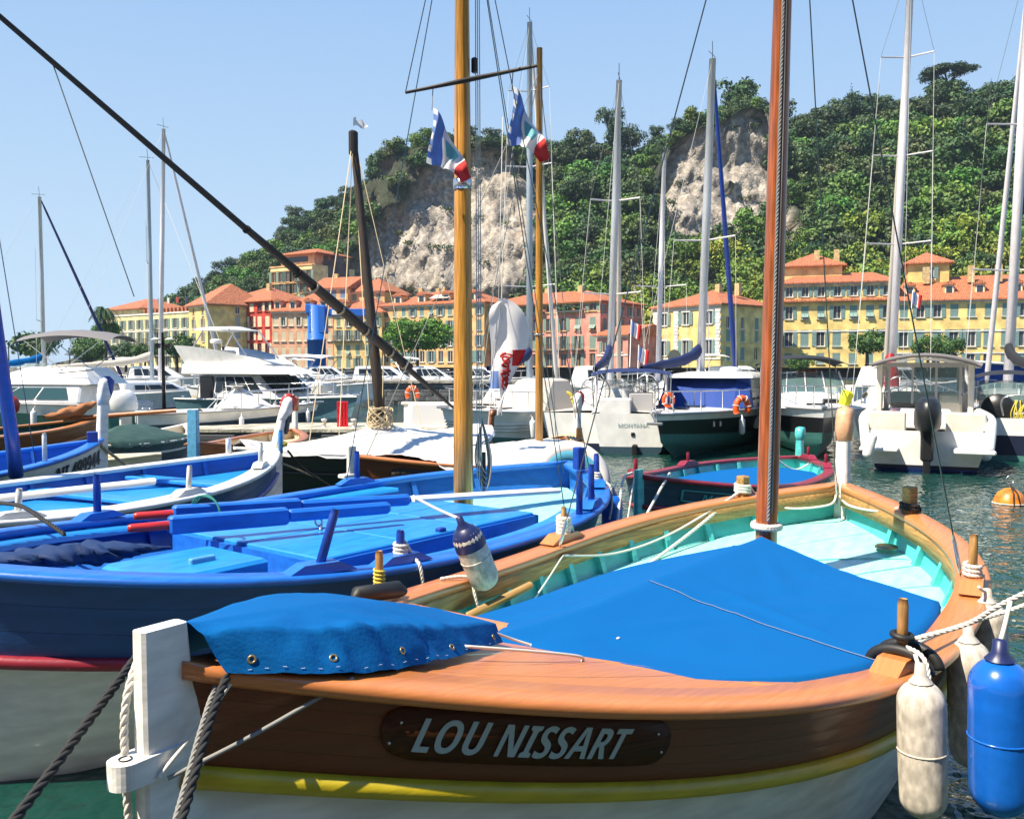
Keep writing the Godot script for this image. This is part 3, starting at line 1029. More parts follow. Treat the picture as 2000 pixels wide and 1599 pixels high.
func dormer(t: Node3D, x: float, y: float, z: float, wall: String, w := 1.3, h := 1.5):
	var s := S()
	box(s, Vector3(x, y + h * .5, z - 1.0), Vector3(w, h, 2.2))
	var d := put("dormer", s, wall, t)
	s = S()
	hip_roof(s, 2.6, w, 0, .5, .15, 0.0, Transform3D(Basis(Vector3.UP, PI * .5), Vector3(x + w * .5, y + h + .2, z + .25)))
	put("dormer_roof", s, "roof_tile", d)
	box_part("pane", Vector3(x, y + h * .5, z + .12), Vector3(w * .6, h * .7, .05), "house_glass", d)
	box_part("frame", Vector3(x, y + h * .5, z + .10), Vector3(w * .8, h * .85, .06), "white_trim", d)
func make_house_materials():
	for q in [["white_trim", .72, .69, .64], ["shutter_green", .20, .28, .23], ["shutter_teal", .17, .27, .26], ["shutter_pale", .66, .58, .40], ["shutter_grey", .36, .38, .34], ["shutter_blue", .16, .24, .36]]:
		mat(q[0], C(q[1], q[2], q[3]), .75)
	mat("balcony_iron", C(.05, .06, .055), .6)
	wall_mat("wall_yellow", .88, .65, .24)
	wall_mat("wall_gold", .87, .59, .24)
	wall_mat("wall_cream", .89, .75, .38)
	wall_mat("wall_ochre", .85, .52, .23)
	wall_mat("wall_salmon", .87, .44, .26)
	wall_mat("wall_red", .58, .06, .035)
	wall_mat("wall_pink", .80, .33, .25)
	wall_mat("wall_ruin", .12, .11, .11)
	wall_mat("wall_white", .76, .74, .72)
func make_buildings():
	var yel := "wall_yellow"
	var yel2 := "wall_gold"
	var cream := "wall_cream"
	var ochre := "wall_ochre"
	var salmon := "wall_salmon"
	var red := "wall_red"
	var pink := "wall_pink"
	var stone := "wall_ruin"
	# hotel on the left
	var t := building("hotel", "long pale yellow hotel with balconies and flags on the roof, leftmost of the houses", 203, 207, 372, 188, 15, 618, cream, {"shutter": "shutter_green",
		"rows": [[638, 1.3, 2.2, 10, [4, 0, 0]], [662, 1.3, 2.4, 10, [4, 0, 4]], [686, 1.3, 2.4, 10, [0, 4, 1]], [706, 1.4, 2.4, 10, [0, 3]]], "bands": [650, 674, 696]})
	var w: float = t.get_meta("w")
	var h: float = t.get_meta("h")
	var s := S()
	hip_roof(s, w * .46, 15, h + 1.4, 3.0, .5)
	put("roof", s, "roof_tile", t)
	box_part("attic", Vector3(w * .23, h + .7, -7.5), Vector3(w * .44, 1.4, 14.4), "wall_cream", t)
	for i in 12: box_part("roof_pier", Vector3(w * (.5 + i * .042), h + .5, -.3), Vector3(.5, 1.0, .5), "roof_tile", t)
	for i in 4:
		var f = tube_part("flagpole", [Vector3(w * (.62 + i * .1), h, -1), Vector3(w * (.62 + i * .1), h + 3.4, -1)], .05, "white_trim", t, 5)
		box_part("banner", Vector3(w * (.62 + i * .1) + .4, h + 2.7, -1), Vector3(.7, 1.2, .04), ["flag_blue", "flag_white", "flag_red", "navy"][i], f)
	t = building("hotel_tower", "golden gabled end pavilion of the hotel with steep orange roof", 371, 187, 407, 180, 13, 600, yel, {"rise": 4.6, "hip": .55, "over": .8, "shutter": "shutter_grey",
		"rows": [[612, 1.0, 1.8, 2, [3]], [634, 1.0, 2.0, 2, [0, 4]], [660, 1.0, 2.0, 2, [0]], [688, 1.2, 2.2, 2, [0, 3]]], "side_rows": [[604, 1.0, 1.4, 1, [3]], [625, 1.1, 2.0, 1, [1]], [650, 1.1, 2.0, 1, [1]], [676, 1.1, 2.0, 1, [1]]]})
	t = building("red_house", "deep red five storey house with pale shutters between hotel and salmon house", 428, 190, 531, 182, 14, 594, red, {"rise": 3.4, "shutter": "shutter_pale", "trim": "wall_red", "chimneys": 1,
		"rows": [[604, 1.2, 1.8, 7, [1, 0, 3]], [631, 1.2, 2.2, 7, [1, 1, 4, 0]], [656, 1.2, 2.2, 7, [1, 1, 0]], [682, 1.2, 2.2, 7, [1, 0, 4]], [704, 1.2, 2.2, 7, [1, 3]]]})
	t = building("salmon_house", "salmon pink house with arched dormers in its orange roof, left of blue crane", 532, 181, 652, 179, 14, 610, salmon, {"rise": 4.2, "shutter": "shutter_pale",
		"rows": [[628, .85, 1.8, 8, [1, 1, 0]], [657, .9, 2.0, 8, [1]], [687, .9, 2.0, 8, [1]], [708, 1.0, 2.0, 8, [1, 3]]], "side_rows": []})
	w = t.get_meta("w")
	h = t.get_meta("h")
	for i in 4: dormer(t, w * (.08 + i * .25), h + .5, -.6, "wall_salmon", 1.5, 1.7)
	t = building("yellow_house", "narrow yellow house with awning shutters, right of the blue crane", 653, 179, 746, 176, 14, 613, yel2, {"rise": 3.6, "shutter": "shutter_green",
		"rows": [[629, .9, 1.9, 5, [2, 0, 1]], [655, .9, 2.1, 5, [0, 4, 1]], [684, .9, 2.1, 5, [2, 2, 1]], [709, 1.0, 2.1, 5, [1, 0]]]})
	w = t.get_meta("w")
	h = t.get_meta("h")
	dormer(t, w * .12, h + .5, -.6, "wall_gold", 1.6, 1.8)
	t = building("ochre_terrace", "long ochre house with roof terraces and cream awning behind the plane tree", 746, 178, 946, 166, 15, 600, ochre, {"rise": 3.0, "chimneys": 3, "shutter": "shutter_teal",
		"rows": [[612, .95, 1.8, 11, [2, 0, 1, 1]], [640, .95, 2.0, 11, [1, 1, 4]], [668, .95, 2.0, 11, [1, 0]], [697, 1.1, 2.2, 11, [0, 3]]]})
	w = t.get_meta("w")
	h = t.get_meta("h")
	box_part("awning", Vector3(w * .56, h + 1.7, -1.6), Vector3(4.4, .12, 2.6), "canvas_cream", t, Basis(Vector3.RIGHT, .35))
	for i in 4: dormer(t, w * (.14 + i * .24), h + .5, -1.0, "wall_ochre", 1.9, 1.6)
	t = building("hillside_house", "tall cream house with loggias standing on the hillside above the red house", 531, 216, 612, 209, 15, 523, cream, {"base": 13.0, "shutter": "shutter_green", "trim": "wall_ochre",
		"rows": [[544, 1.5, 2.5, 6, [0, 4]], [567, 1.5, 2.5, 6, [0, 4]], [590, 1.4, 2.4, 6, [0, 1]]], "bands": [532, 556]})
	w = t.get_meta("w")
	h = t.get_meta("h")
	box_part("penthouse", Vector3(w * .55, h + 1.3, -6), Vector3(w * .8, 2.6, 9), "wall_salmon", t)
	box_part("penthouse_glass", Vector3(w * .5, h + 1.5, -1.45), Vector3(w * .6, 1.3, .1), "house_glass", t)
	s = S()
	hip_roof(s, w * .95, 12, h + 2.8, 1.8, .5, .8, Transform3D(Basis.IDENTITY, Vector3(w * .1, 0, -.6)))
	put("roof", s, "roof_tile", t)
	t = building("ruined_house", "dark roofless ruin with jagged walls beside the hillside house", 613, 212, 684, 216, 10, 512, stone, {"base": 13.0, "trim": "wall_ruin", "rows": [[540, 1.0, 1.4, 2, [3]]]})
	w = t.get_meta("w")
	h = t.get_meta("h")
	for i in 7: box_part("broken_wall", Vector3(w * (i + .5) / 7.0, h + .1 + .5 * (i * 5 % 3), -.4), Vector3(w / 7.0 - .03, .8 + .9 * (i * 5 % 3), .6), "wall_ruin", t)
	t = building("gabled_house", "small orange house with blue shutters below the ruin", 610, 198, 680, 195, 13, 566, ochre, {"rise": 3.0, "hip": 0.0, "base": 10.0, "shutter": "shutter_blue", "rows": [[577, 1.3, 1.9, 4, [0, 1]]], "chimneys": 1})
	t = building("ochre_barn_house", "plain ochre gable rising behind the dark leaning mast", 682, 197, 752, 194, 12, 572, ochre, {"rise": 3.4, "base": 10.0, "rows": [[582, 1.1, 1.5, 3, [1]]]})
	t = building("pink_house", "big pink house with planted roof terraces and green shutters in the centre", 932, 170, 1172, 153, 15, 602, pink, {"rise": 2.6, "chimneys": 5, "shutter": "shutter_green", "trim": "wall_ochre",
		"rows": [[610, 1.5, 1.5, 9, [3, 0]], [640, 1.25, 2.3, 9, [0, 2, 4]], [673, 1.25, 2.4, 9, [1, 0, 4]], [704, 1.3, 2.3, 9, [0, 3]]], "bands": [619], "side_rows": [[603, 1.2, 1.8, 5, [0, 3]], [632, 1.2, 2.0, 5, [1]], [666, 1.2, 2.0, 5, [1]]]})
	w = t.get_meta("w")
	h = t.get_meta("h")
	for i in 3:
		box_part("planter", Vector3(w * (.18 + i * .3), hgt(617, 170) - 1.95, .45), Vector3(w * .2, .35, .6), "balcony_iron", t)
		rng.seed = 50 + i
		var lob := []
		for k in 14: lob.append([Vector3(w * (.09 + i * .3 + .18 * k / 13.0), hgt(612, 170) - 1.95 + rng.randf_range(-.2, .3), .5), Vector3(.6, .45, .35)])
		put_mesh("terrace_plants", leaf_mesh(60 + i, lob, 120, .3, Color(.03, .075, .022), .25), "leaf", t)
	t = building("pink_annex", "small pink two storey house at the right foot of the big pink house", 1166, 149, 1226, 144, 12, 657, pink, {"rise": 1.8, "hip": 0.0, "shutter": "shutter_green", "rows": [[678, 1.15, 1.9, 2, [0, 3]], [708, 1.3, 2.2, 2, [3, 0]]], "bands": [694]})
	t = building("customs_house", "square yellow house with white corner stones and an arched door", 1275, 150, 1407, 139, 15, 604, yel, {"rise": 3.0, "chimneys": 2, "shutter": "shutter_teal", "surround": true,
		"rows": [[626, 1.35, 2.1, 3, [0]], [681, 1.35, 2.5, 3, [0]]], "side_rows": [[629, 1.0, 1.9, 4, [1, 3]], [655, 1.0, 1.8, 4, [1]], [690, 1.1, 2.1, 4, [1, 3]]], "bands": [610, 701]})
	w = t.get_meta("w")
	h = t.get_meta("h")
	for x in [.55, w * .36, w - .55]:
		for i in 13: box_part("quoin", Vector3(x, 2.2 + i * (h - 2.5) / 13.0, .07), Vector3(1.1 - .25 * (i % 2), (h - 2.5) / 13.0 - .06, .2), "wall_white", t, Basis.IDENTITY, .03)
	s = S()
	var arch := PackedVector2Array()
	for i in 13: arch.append(Vector2(cos(PI * i / 12.0) * 1.3, -sin(PI * i / 12.0) * 1.3 - .8))
	arch.append(Vector2(-1.3, .9))
	arch.append(Vector2(1.3, .9))
	prism(s, arch, .2, Transform3D(Basis(Vector3.RIGHT, PI * .5), Vector3(w * .35, .9, .2)))
	put("arched_door", s, "balcony_iron", t)
	t = building("yellow_palace", "left wing of the long yellow palace, with an extra storey of open windows", 1524, 152, 1746, 146.4, 15, 557, yel, {"rise": 2.2, "over": .7, "hip": .4, "shutter": "shutter_teal", "trim": "wall_white",
		"rows": [[572, 1.15, 1.7, 7, [0]], [612, 1.2, 2.2, 7, [0, 2, 2]], [661, 1.35, 2.8, 7, [1, 1, 0]], [700, 1.25, 1.8, 7, [1]]], "bands": [590, 648]})
	w = t.get_meta("w")
	h = t.get_meta("h")
	s = S()
	hip_roof(s, w * .56, 10, h + 3.7, 2.6, .6, 1.0, Transform3D(Basis.IDENTITY, Vector3(0, 0, -5)))
	put("upper_roof", s, "roof_tile", t)
	box_part("upper_storey", Vector3(w * .28, h + 1.8, -10), Vector3(w * .54, 3.6, 9.6), "wall_gold", t)
	for x in [.32, .5]: box_part("chimney", Vector3(w * x, h + 5.2, -7), Vector3(.9, 2.6, .8), "chimney_clay", t)
	s = S()
	hip_roof(s, w + .4, 1.0, hgt(589, 152) - 1.95, .35, .3, 0.0, Transform3D(Basis.IDENTITY, Vector3(-.2, 0, .5)))
	put("eave_roof", s, "roof_tile", t)
	t = building("yellow_palace", "right wing of the long yellow palace, with dormers in its orange roof", 1747, 146.4, 2050, 139, 15, 590, yel, {"rise": 4.4, "hip": .3, "over": .7, "shutter": "shutter_teal", "trim": "wall_white",
		"rows": [[609, 1.2, 2.1, 9, [1, 1, 0]], [661, 1.35, 2.8, 9, [1, 1, 0]], [702, 1.3, 2.0, 9, [0, 3, 1]]], "bands": [648, 690]})
	w = t.get_meta("w")
	h = t.get_meta("h")
	for x in [.1, .36, .56, .8]: dormer(t, w * x, h + 1.0, -1.6, "wall_gold", 1.5, 1.7)
	for x in [.22, .52, .7]: box_part("chimney", Vector3(w * x, h + 4.6, -4.5), Vector3(1.0, 2.8, .8), "chimney_clay", t)
	box_part("pavilion", Vector3(w * .24, h + 3.9, -9.5), Vector3(w * .28, 5.6, 8), "wall_yellow", t)
	s = S()
	hip_roof(s, w * .28, 8, h + 6.9, 2.2, .7, 1.0, Transform3D(Basis.IDENTITY, Vector3(w * .1, 0, -5.5)))
	put("pavilion_roof", s, "roof_tile", t)
	window(t, w * .25, h + 4.1, 1.2, 2.0, 0, "shutter_teal")
	t.get_child(t.get_child_count() - 1).position.z = -5.4

# ---------- double-ended wooden fishing boats ----------
# own axes: x from the stern towards the bow, y up from the water, +z the side that faces the camera
class Hull:
	var L := 6.0
	var B := 2.4
	var gs := 1.2
	var gm := .9
	var gb := 1.2
	var e := 2.7
	var k := 1.0
	var keel := -.4
	func _init(l, b, s, m, bw, ee, sm):
		L = l; B = b; gs = s; gm = m; gb = bw; e = ee
		k = log(.5) / log(sm)
	func w(t: float) -> float: return B * .5 * maxf(0.0, 1.0 - pow(absf(2.0 * pow(clampf(t, 0, 1), k) - 1.0), e))
	func g(t: float) -> float:
		var q := 2.0 * t - 1.0
		return gm + ((gs if q < 0 else gb) - gm) * q * q
	func out(t: float, side: float) -> Vector3:
		var dw := (w(t + .004) - w(t - .004)) / (.008 * L)
		if t < .004 or t > .996: dw = 0.0
		return Vector3(-dw, 0, side).normalized()
	func at(t: float, y: float, side: float, off := 0.0) -> Vector3:
		var q := lerpf(.26, .80, pow(absf(2 * t - 1), 2.2))
		var s := clampf((y - keel) / (g(t) - keel), 0.0, 1.2)
		var p := Vector3(t * L, y, side * w(t) * pow(s, q))
		if off != 0.0:
			p += out(t, side) * off
			if p.z * side < 0.0: p.z = 0.0
		return p
	func rail(t: float, side: float, off := 0.0, dy := 0.0) -> Vector3: return at(t, g(t), side, off) + Vector3(0, dy, 0)

func band(s: SurfaceTool, h: Hull, side: float, a: float, b: float, off := 0.0, belly := 0.0, n := 48, t0 := 0.0, t1 := 1.0, r := 3, floor_y := -99.0):
	var rows := []
	for i in n + 1:
		var t := lerpf(t0, t1, float(i) / n)
		var row := PackedVector3Array()
		for j in r + 1:
			var y := h.g(t) - lerpf(a, b, float(j) / r)
			if floor_y > -90.0: y = lerpf(h.g(t) - a, floor_y, float(j) / r)
			row.append(h.at(t, y, side, off + belly * sin(PI * j / r)))
		rows.append(row)
	grid(s, rows)
func sweep_rail(s: SurfaceTool, h: Hull, side: float, outw: float, inw: float, th: float, dy := 0.0, n := 64, t0 := 0.0, t1 := 1.0):
	var rows := []
	for i in n + 1:
		var t := lerpf(t0, t1, float(i) / n)
		var row := PackedVector3Array()
		for q in [[-inw, -th], [-inw, -.006], [-inw + .006, 0.0], [outw - .016, 0.0], [outw - .004, -.006], [outw, -.018], [outw, -th + .012], [outw - .01, -th]]:
			row.append(h.rail(t, side, q[0], dy + q[1]))
		rows.append(row)
	grid(s, rows, true)
	for e in [0, n]:
		for k in range(1, 7): tri(s, rows[e][0], rows[e][k], rows[e][k + 1])
func post(s: SurfaceTool, lv: Array, e := .01, soft := false):   # levels [y, x0, x1, thickness]
	var rows := []
	for q in lv:
		var z: float = q[3] * .5
		var row := PackedVector3Array()
		for c in [[q[1] + e, -z], [q[2] - e, -z], [q[2], -z + e], [q[2], z - e], [q[2] - e, z], [q[1] + e, z], [q[1], z - e], [q[1], -z + e]]: row.append(Vector3(c[0], q[0], c[1]))
		rows.append(row)
	s.set_smooth_group(0 if soft else -1)
	grid(s, rows, true)
	for r in [rows[0], rows[-1]]:
		for k in range(1, 7): tri(s, r[0], r[k], r[k + 1])
	s.set_smooth_group(0)
func pointu(called: String, label: String, x: float, d: float, hd: float, h: Hull, o: Dictionary) -> Node3D:
	var t := thing(called, label, "boat", W(x, d), PI * .5 - hd, "wooden double-ended boats")
	var low: float = o.get("low", .34)
	var s: SurfaceTool
	for side in [-1.0, 1.0]:
		var n: int = o.get("planks", 3)
		for k in n:
			s = S()
			band(s, h, side, .03 + (low - .03) * k / n, .03 + (low - .03) * (k + .99) / n, 0.0, .0022)
			put("plank", s, o.upper, t)
		s = S()
		var line := []
		for i in 49: line.append(h.at(i / 48.0, h.g(i / 48.0) - low - .02, side, .012))
		tube(s, line, o.get("strake_r", .028), 8)
		put("rubbing_strake", s, o.strake, t)
	s = S()
	for side in [-1.0, 1.0]: band(s, h, side, low + .02, 0, 0.0, 0.0, 48, 0, 1, 8, h.keel)
	put("hull", s, o.lower, t)
	var inw: float = o.get("inw", .12)
	for side in [-1.0, 1.0]:
		s = S()
		sweep_rail(s, h, side, o.get("outw", .035), inw, .045)
		put("gunwale", s, o.rail, t)
		if o.has("stringer"):
			s = S()
			sweep_rail(s, h, side, -inw + .035, inw + .002, .10, -.047)
			put("inner_stringer", s, o.stringer, t)
	var drop: float = o.get("drop", .27)
	for side in [-1.0, 1.0]:
		s = S()
		band(s, h, side, .02, drop + .03, -.055)
		put("bulwark_lining", s, o.inner, t)
		var nr: int = o.get("ribs", 14)
		for i in nr:
			var q := .06 + .88 * (i + .5) / nr
			var a := h.at(q, h.g(q) - .045, side, -.075)
			var b := h.at(q, h.g(q) - drop - .02, side, -.075)
			if absf(a.z) < .08: continue
			var up := (a - b).normalized()
			var ou := h.out(q, side)
			var bs := Basis(ou.cross(up).normalized(), up, ou)
			box_part("rib", (a + b) * .5, Vector3(.045, a.distance_to(b), .05), o.inner, t, bs)
	s = S()
	var rows := []
	for i in 41:
		var q := .01 + .98 * i / 40.0
		var row := PackedVector3Array()
		for j in 13:
			var f := j / 6.0 - 1.0
			var p := h.at(q, h.g(q) - drop, signf(f) if f != 0 else 1.0, -.05)
			row.append(Vector3(p.x, p.y + .05 * (1.0 - f * f) * minf(1.0, absf(p.z)), p.z * absf(f)))
		rows.append(row)
	grid(s, rows)
	put("deck", s, o.deck, t)
	if o.has("bow"):
		var bp: Dictionary = o.bow
		s = S()
		var gb := h.g(1.0)
		var L := h.L
		var top: float = bp.get("h", .55)
		var lean: float = bp.get("lean", .08)
		post(s, [[-.2, L - .12, L + .05, .09], [gb - .3, L - .08, L + .06, .10], [gb + .02, L - .06, L + .07, .10], [gb + top * .55, L - .06 + lean * .5, L + .06 + lean * .5, .085]], .012)
		var pp := put("stem_post", s, bp.mat, t)
		s = S()
		post(s, [[gb + top * .55, L - .065 + lean * .5, L + .065 + lean * .5, .10], [gb + top * .72, L - .075 + lean * .8, L + .085 + lean * .8, .12], [gb + top * .9, L - .06 + lean, L + .10 + lean, .12], [gb + top * .97, L - .04 + lean, L + .09 + lean, .105], [gb + top, L - .0 + lean, L + .06 + lean, .06]], .022, true)
		put("stem_head", s, bp.cap, t)
		if bp.has("tip"):
			s = S()
			post(s, [[gb + top * .62, L + .05 + lean * .6, L + .085 + lean * .7, .06], [gb + top * .75, L + .04 + lean * .8, L + .11 + lean * .8, .13], [gb + top * .95, L + .0 + lean, L + .125 + lean, .135], [gb + top * 1.03, L + .02 + lean, L + .08 + lean, .07]], .02, true)
			put("stem_tip", s, bp.tip, t)
	if o.has("stern"):
		var sp: Dictionary = o.stern
		var gs := h.g(0.0)
		s = S()
		var up: float = sp.get("h", .08)
		post(s, [[-.2, -.05, .30, .07], [gs - .55, -.09, .17, .06], [gs - .35, -.10, .11, .055], [gs - .06, -.10, .035, .05], [gs + up, -.10, .02, .05]], .008)
		put("stern_post", s, sp.mat, t)
	return t
func peg(parent: Node3D, h: Hull, q: float, side: float, m := "peg_wood", pad := "", hh := .22, r := .02, off := -.04, square := false, lean := 0.0):
	var p := h.rail(q, side, off)
	var ou := h.out(q, side)
	var b := Basis(Vector3.UP.cross(ou).normalized(), Vector3.UP, ou)
	if pad != "":
		var s := S()
		var rows := []
		for c in [[-.20, .004], [-.10, .055], [.10, .055], [.20, .004]]:
			rows.append(PackedVector3Array([p + b * Vector3(c[0], 0, -.055), p + b * Vector3(c[0], c[1], -.055), p + b * Vector3(c[0], c[1], .055), p + b * Vector3(c[0], 0, .055)]))
		s.set_smooth_group(-1)
		grid(s, rows, true)
		s.set_smooth_group(0)
		put("thole_pad", s, pad, parent)
	var base := p + Vector3(0, .03 if pad != "" else -.01, 0)
	var tip := base + Vector3(0, hh, 0) + b * Vector3(lean * hh, 0, 0)
	if square:
		return box_part("mooring_bitt", (base + tip) * .5, Vector3(r * 2.6, hh, r * 2.6), m, parent, b.rotated(Vector3.UP, .3), .008)
	return tube_part("thole_pin", [base - Vector3(0, .02, 0), base.lerp(tip, .9), tip], [r, r * .95, r * .75], m, parent, 10)
func fender(called: String, label: String, at: Vector3, r: float, len: float, m: String, cap: String, hang: Vector3, tilt := Vector3.ZERO, line := "rope_white"):
	var t := thing(called, label, "fender", at, 0, "fenders hung over the boats' sides")
	t.rotation += tilt
	var s := S()
	var prof := [[.001, .06]]
	for i in 9:
		var a := PI * .5 * i / 8.0
		prof.append([maxf(.001, r * sin(a)), -.0 - r * (1.0 - cos(a))])
	prof[0] = [.001, 0.0]
	prof.append([r * 1.01, -len * .5])
	for i in 9:
		var a := PI * .5 * (8 - i) / 8.0
		prof.append([maxf(.001, r * sin(a)), -len + r * (1.0 - cos(a))])
	lathe(s, Transform3D.IDENTITY, prof, 24)
	put("body", s, m, t)
	s = S()
	lathe(s, Transform3D.IDENTITY, [[.001, .065], [r * .22, .06], [r * .26, .02], [r * .5, -r * .06]], 12)
	put("eye", s, cap, t)
	s = S()
	torus(s, Vector3(0, -len * .5, 0), r * 1.005, .004, Basis.IDENTITY, 28, 6)
	put("mould_seam", s, m, t)
	if line != "":
		s = S()
		tube(s, sag(t.to_local(hang) if t.is_inside_tree() else t.transform.affine_inverse() * hang, Vector3(0, .05, 0), .01, 5), .008, 6)
		put("lanyard", s, line, t)
	return t
# a rope as a thing of its own, through points given by photo place and distance
func rope_thing(called: String, label: String, pts: Array, r: float, m: String, laid := true):
	var c := []
	for p in pts: c.append(p if p is Vector3 else sight(p[0], p[1], p[2]))
	var s := S()
	var line := smooth(c, 8)
	if laid: rope(s, line, r)
	else: tube(s, line, r, 7)
	return tag(put(called, s, m), label, "rope")
func coil(s: SurfaceTool, p: Vector3, R: float, r: float, turns: int, b := Basis.IDENTITY, rise := 1.7):
	var line := []
	for i in turns * 16 + 1: line.append(p + b * Vector3(cos(i * TAU / 16.0) * R, i / 16.0 * r * rise, sin(i * TAU / 16.0) * R))
	rope(s, line, r)

func make_front_boat():
	var h := Hull.new(6.0, 2.561, 1.394, .906, 1.181, 2.7, .559)
	var t := pointu("fishing_boat", "varnished brown wooden boat with yellow strake and LOU NISSART name board, nearest the camera", -.815, 2.094, .615, h, {"upper": "mahogany_dark", "planks": 4, "lower": "white_paint", "strake": "yellow_strake", "strake_r": .030,
		"rail": "mahogany_rail", "inner": "turquoise", "deck": "turquoise_deck", "stringer": "pine_raw", "inw": .135, "outw": .04, "ribs": 15, "low": .268, "drop": .27,
		"bow": {"mat": "white_paint", "cap": "pink_wood", "h": .60, "lean": .04}, "stern": {"mat": "white_paint", "h": .09}})
	var X := t.transform
	# after deck of varnished planks and its curved edge
	var s: SurfaceTool
	for k in 7:
		s = S()
		var rows := []
		for i in 25:
			var q := .012 + .295 * i / 24.0
			var p := h.rail(q, 1.0, -.12, -.012)
			var m := h.rail(q, -1.0, -.12, -.012)
			var edge := 1.0 if q < .20 else 1.0 - smoothstep(.20, .307, q)
			var za := -1.0 + 2.0 * k / 7.0
			var zb := -1.0 + 2.0 * (k + .985) / 7.0
			var f := func(u: float) -> Vector3:
				var z := lerpf(m.z, p.z, u * .5 + .5)
				var keep := maxf(absf(z), absf(p.z) * (1.0 - edge))
				z = signf(u) * minf(keep, absf(p.z)) if absf(u) > 1e-4 else 0.0 + (absf(p.z) * (1.0 - edge))
				return Vector3(p.x, p.y + .02 * (1.0 - u * u) * edge, z)
			rows.append(PackedVector3Array([f.call(za), f.call((za + zb) * .5), f.call(zb)]))
		grid(s, rows)
		put("deck_plank", s, "mahogany_rail", t)
	# gudgeon on the stern post
	s = S()
	var prof := PackedVector2Array()
	for i in 13: prof.append(Vector2(-.135 - .04 * sin(PI * i / 12.0), -.04 * cos(PI * i / 12.0)))
	prof.append(Vector2(.0, .036))
	prof.append(Vector2(.0, -.036))
	prism(s, prof, .06, Transform3D(Basis.IDENTITY, Vector3(0, 1.135, 0)))
	put("gudgeon", s, "white_paint", t)
	s = S()
	lathe(s, Transform3D(Basis.IDENTITY, Vector3(-.135, 1.197, 0)), [[.001, -.004], [.013, -.004], [.013, .001], [.016, .001]], 16)
	put("pintle_hole", s, "black_plastic", t)
	# name board
	s = S()
	for q in [0, 1]:
		var rows := []
		for i in 33:
			var u := .5 - .5 * cos(PI * i / 32.0)
			var x := lerpf(.43, 1.19, u)
			var hw := .078 * sqrt(maxf(0.0, 1.0 - pow(absf(2 * u - 1), 14.0)))
			var row := PackedVector3Array()
			for y in [-1.0, -.96, .96, 1.0]:
				var yy: float = h.g(x / h.L) - .130 + y * hw
				row.append(h.at(x / h.L, yy, 1.0, (.002 if absf(y) > .98 else .010)))
			rows.append(row)
		grid(s, rows)
	put("name_board", s, "mahogany_plate", t)
	for q in [.452, .475, 1.145, 1.168]:
		s = S()
		lathe(s, Transform3D(Basis(Vector3.RIGHT, PI * .5), h.at(q / h.L, h.g(q / h.L) - .130 + (.03 if int(q * 1000) % 2 else -.03), 1.0, .012)), [[.001, .003], [.004, .002], [.005, -.002]], 8)
		put("screw", s, "steel", t)
	for lay in [[.0, .0, "letter_grey", .0135]]:
		letters("name_lettering", "LOU NISSART", .100, .565, lay[2], t, func(x, y, z):
			var xx: float = .50 + x + lay[0]
			var q: float = xx / h.L
			return h.at(q, h.g(q) - .180 + y + lay[1], 1.0, lay[3] + z * .5), .28)
	# mast with rope grommet
	var mb := Vector3(4.2, .62, 0)
	var mt := Vector3(4.17, 6.2, .10)
	tube_part("mast", [mb, mb.lerp(mt, .1), mb.lerp(mt, .5), mt], [.069, .067, .060, .045], "mast_red", t, 24)
	s = S()
	var pm := mb.lerp(mt, .083)
	var ring := []
	for i in 61: ring.append(pm + Vector3(cos(i * TAU / 30.0) * .083, (i / 30.0) * .012, sin(i * TAU / 30.0) * .083))
	rope(s, ring, .017, 3, .055)
	put("rope_grommet", s, "rope_white", t)
	s = S()
	rope(s, [pm + Vector3(-.075, .05, .035), mb.lerp(mt, .4) + Vector3(-.066, 0, .03), mt + Vector3(-.05, 0, .02)], .011)
	put("halyard", s, "rope_grey", t)
	s = S()
	tube(s, [pm + Vector3(-.06, .1, .05), mb.lerp(mt, .5) + Vector3(-.05, 0, .045), mt + Vector3(-.04, 0, .03)], .006, 6)
	put("halyard", s, "rope_grey", t)
	# stays
	for q in [[h.rail(.665, 1.0, -.1, 0), mt], [Vector3(5.86, 1.02, 0), mt], [h.rail(.60, -1.0, -.1, -.05), mt]]:
		tube_part("stay", [q[0], q[1]], .0045, "wire", t, 5)
		s = S()
		var dir: Vector3 = (q[1] - q[0]).normalized()
		tube(s, [q[0] + dir * .05, q[0] + dir * .1, q[0] + dir * .22, q[0] + dir * .26], [.006, .012, .012, .005], 8)
		put("turnbuckle", s, "steel", t)
	# pegs and bitts
	peg(t, h, .40, 1.0, "peg_wood", "mahogany_rail", .24, .022, -.05)
	peg(t, h, .655, 1.0, "peg_wood", "mahogany_rail", .25, .023, -.05, false, .1)
	peg(t, h, .90, 1.0, "pine_raw", "", .19, .030, -.05, true)
	peg(t, h, .63, -1.0, "peg_wood", "mahogany_rail", .20, .02, -.03)
	peg(t, h, .29, -1.0, "peg_wood", "mahogany_rail", .21, .02, -.03)
	peg(t, h, .905, -1.0, "pine_raw", "", .17, .030, -.05, true)
	# yellow binding and rubber sleeves
	s = S()
	var c := h.rail(.29, -1.0, -.03, .05)
	coil(s, c, .024, .006, 6, Basis.IDENTITY, 3.0)
	put("peg_binding", s, "rope_yellow", t)
	s = S()
	var r1 := h.rail(.40, 1.0, -.05)
	var ou := h.out(.40, 1.0)
	var bz := Basis(Vector3.UP.cross(ou).normalized(), Vector3.UP, ou)
	torus(s, r1 + Vector3(0, .125, 0), .036, .012, Basis(Vector3.RIGHT, .1))
	put("rubber_ring", s, "rubber", t)
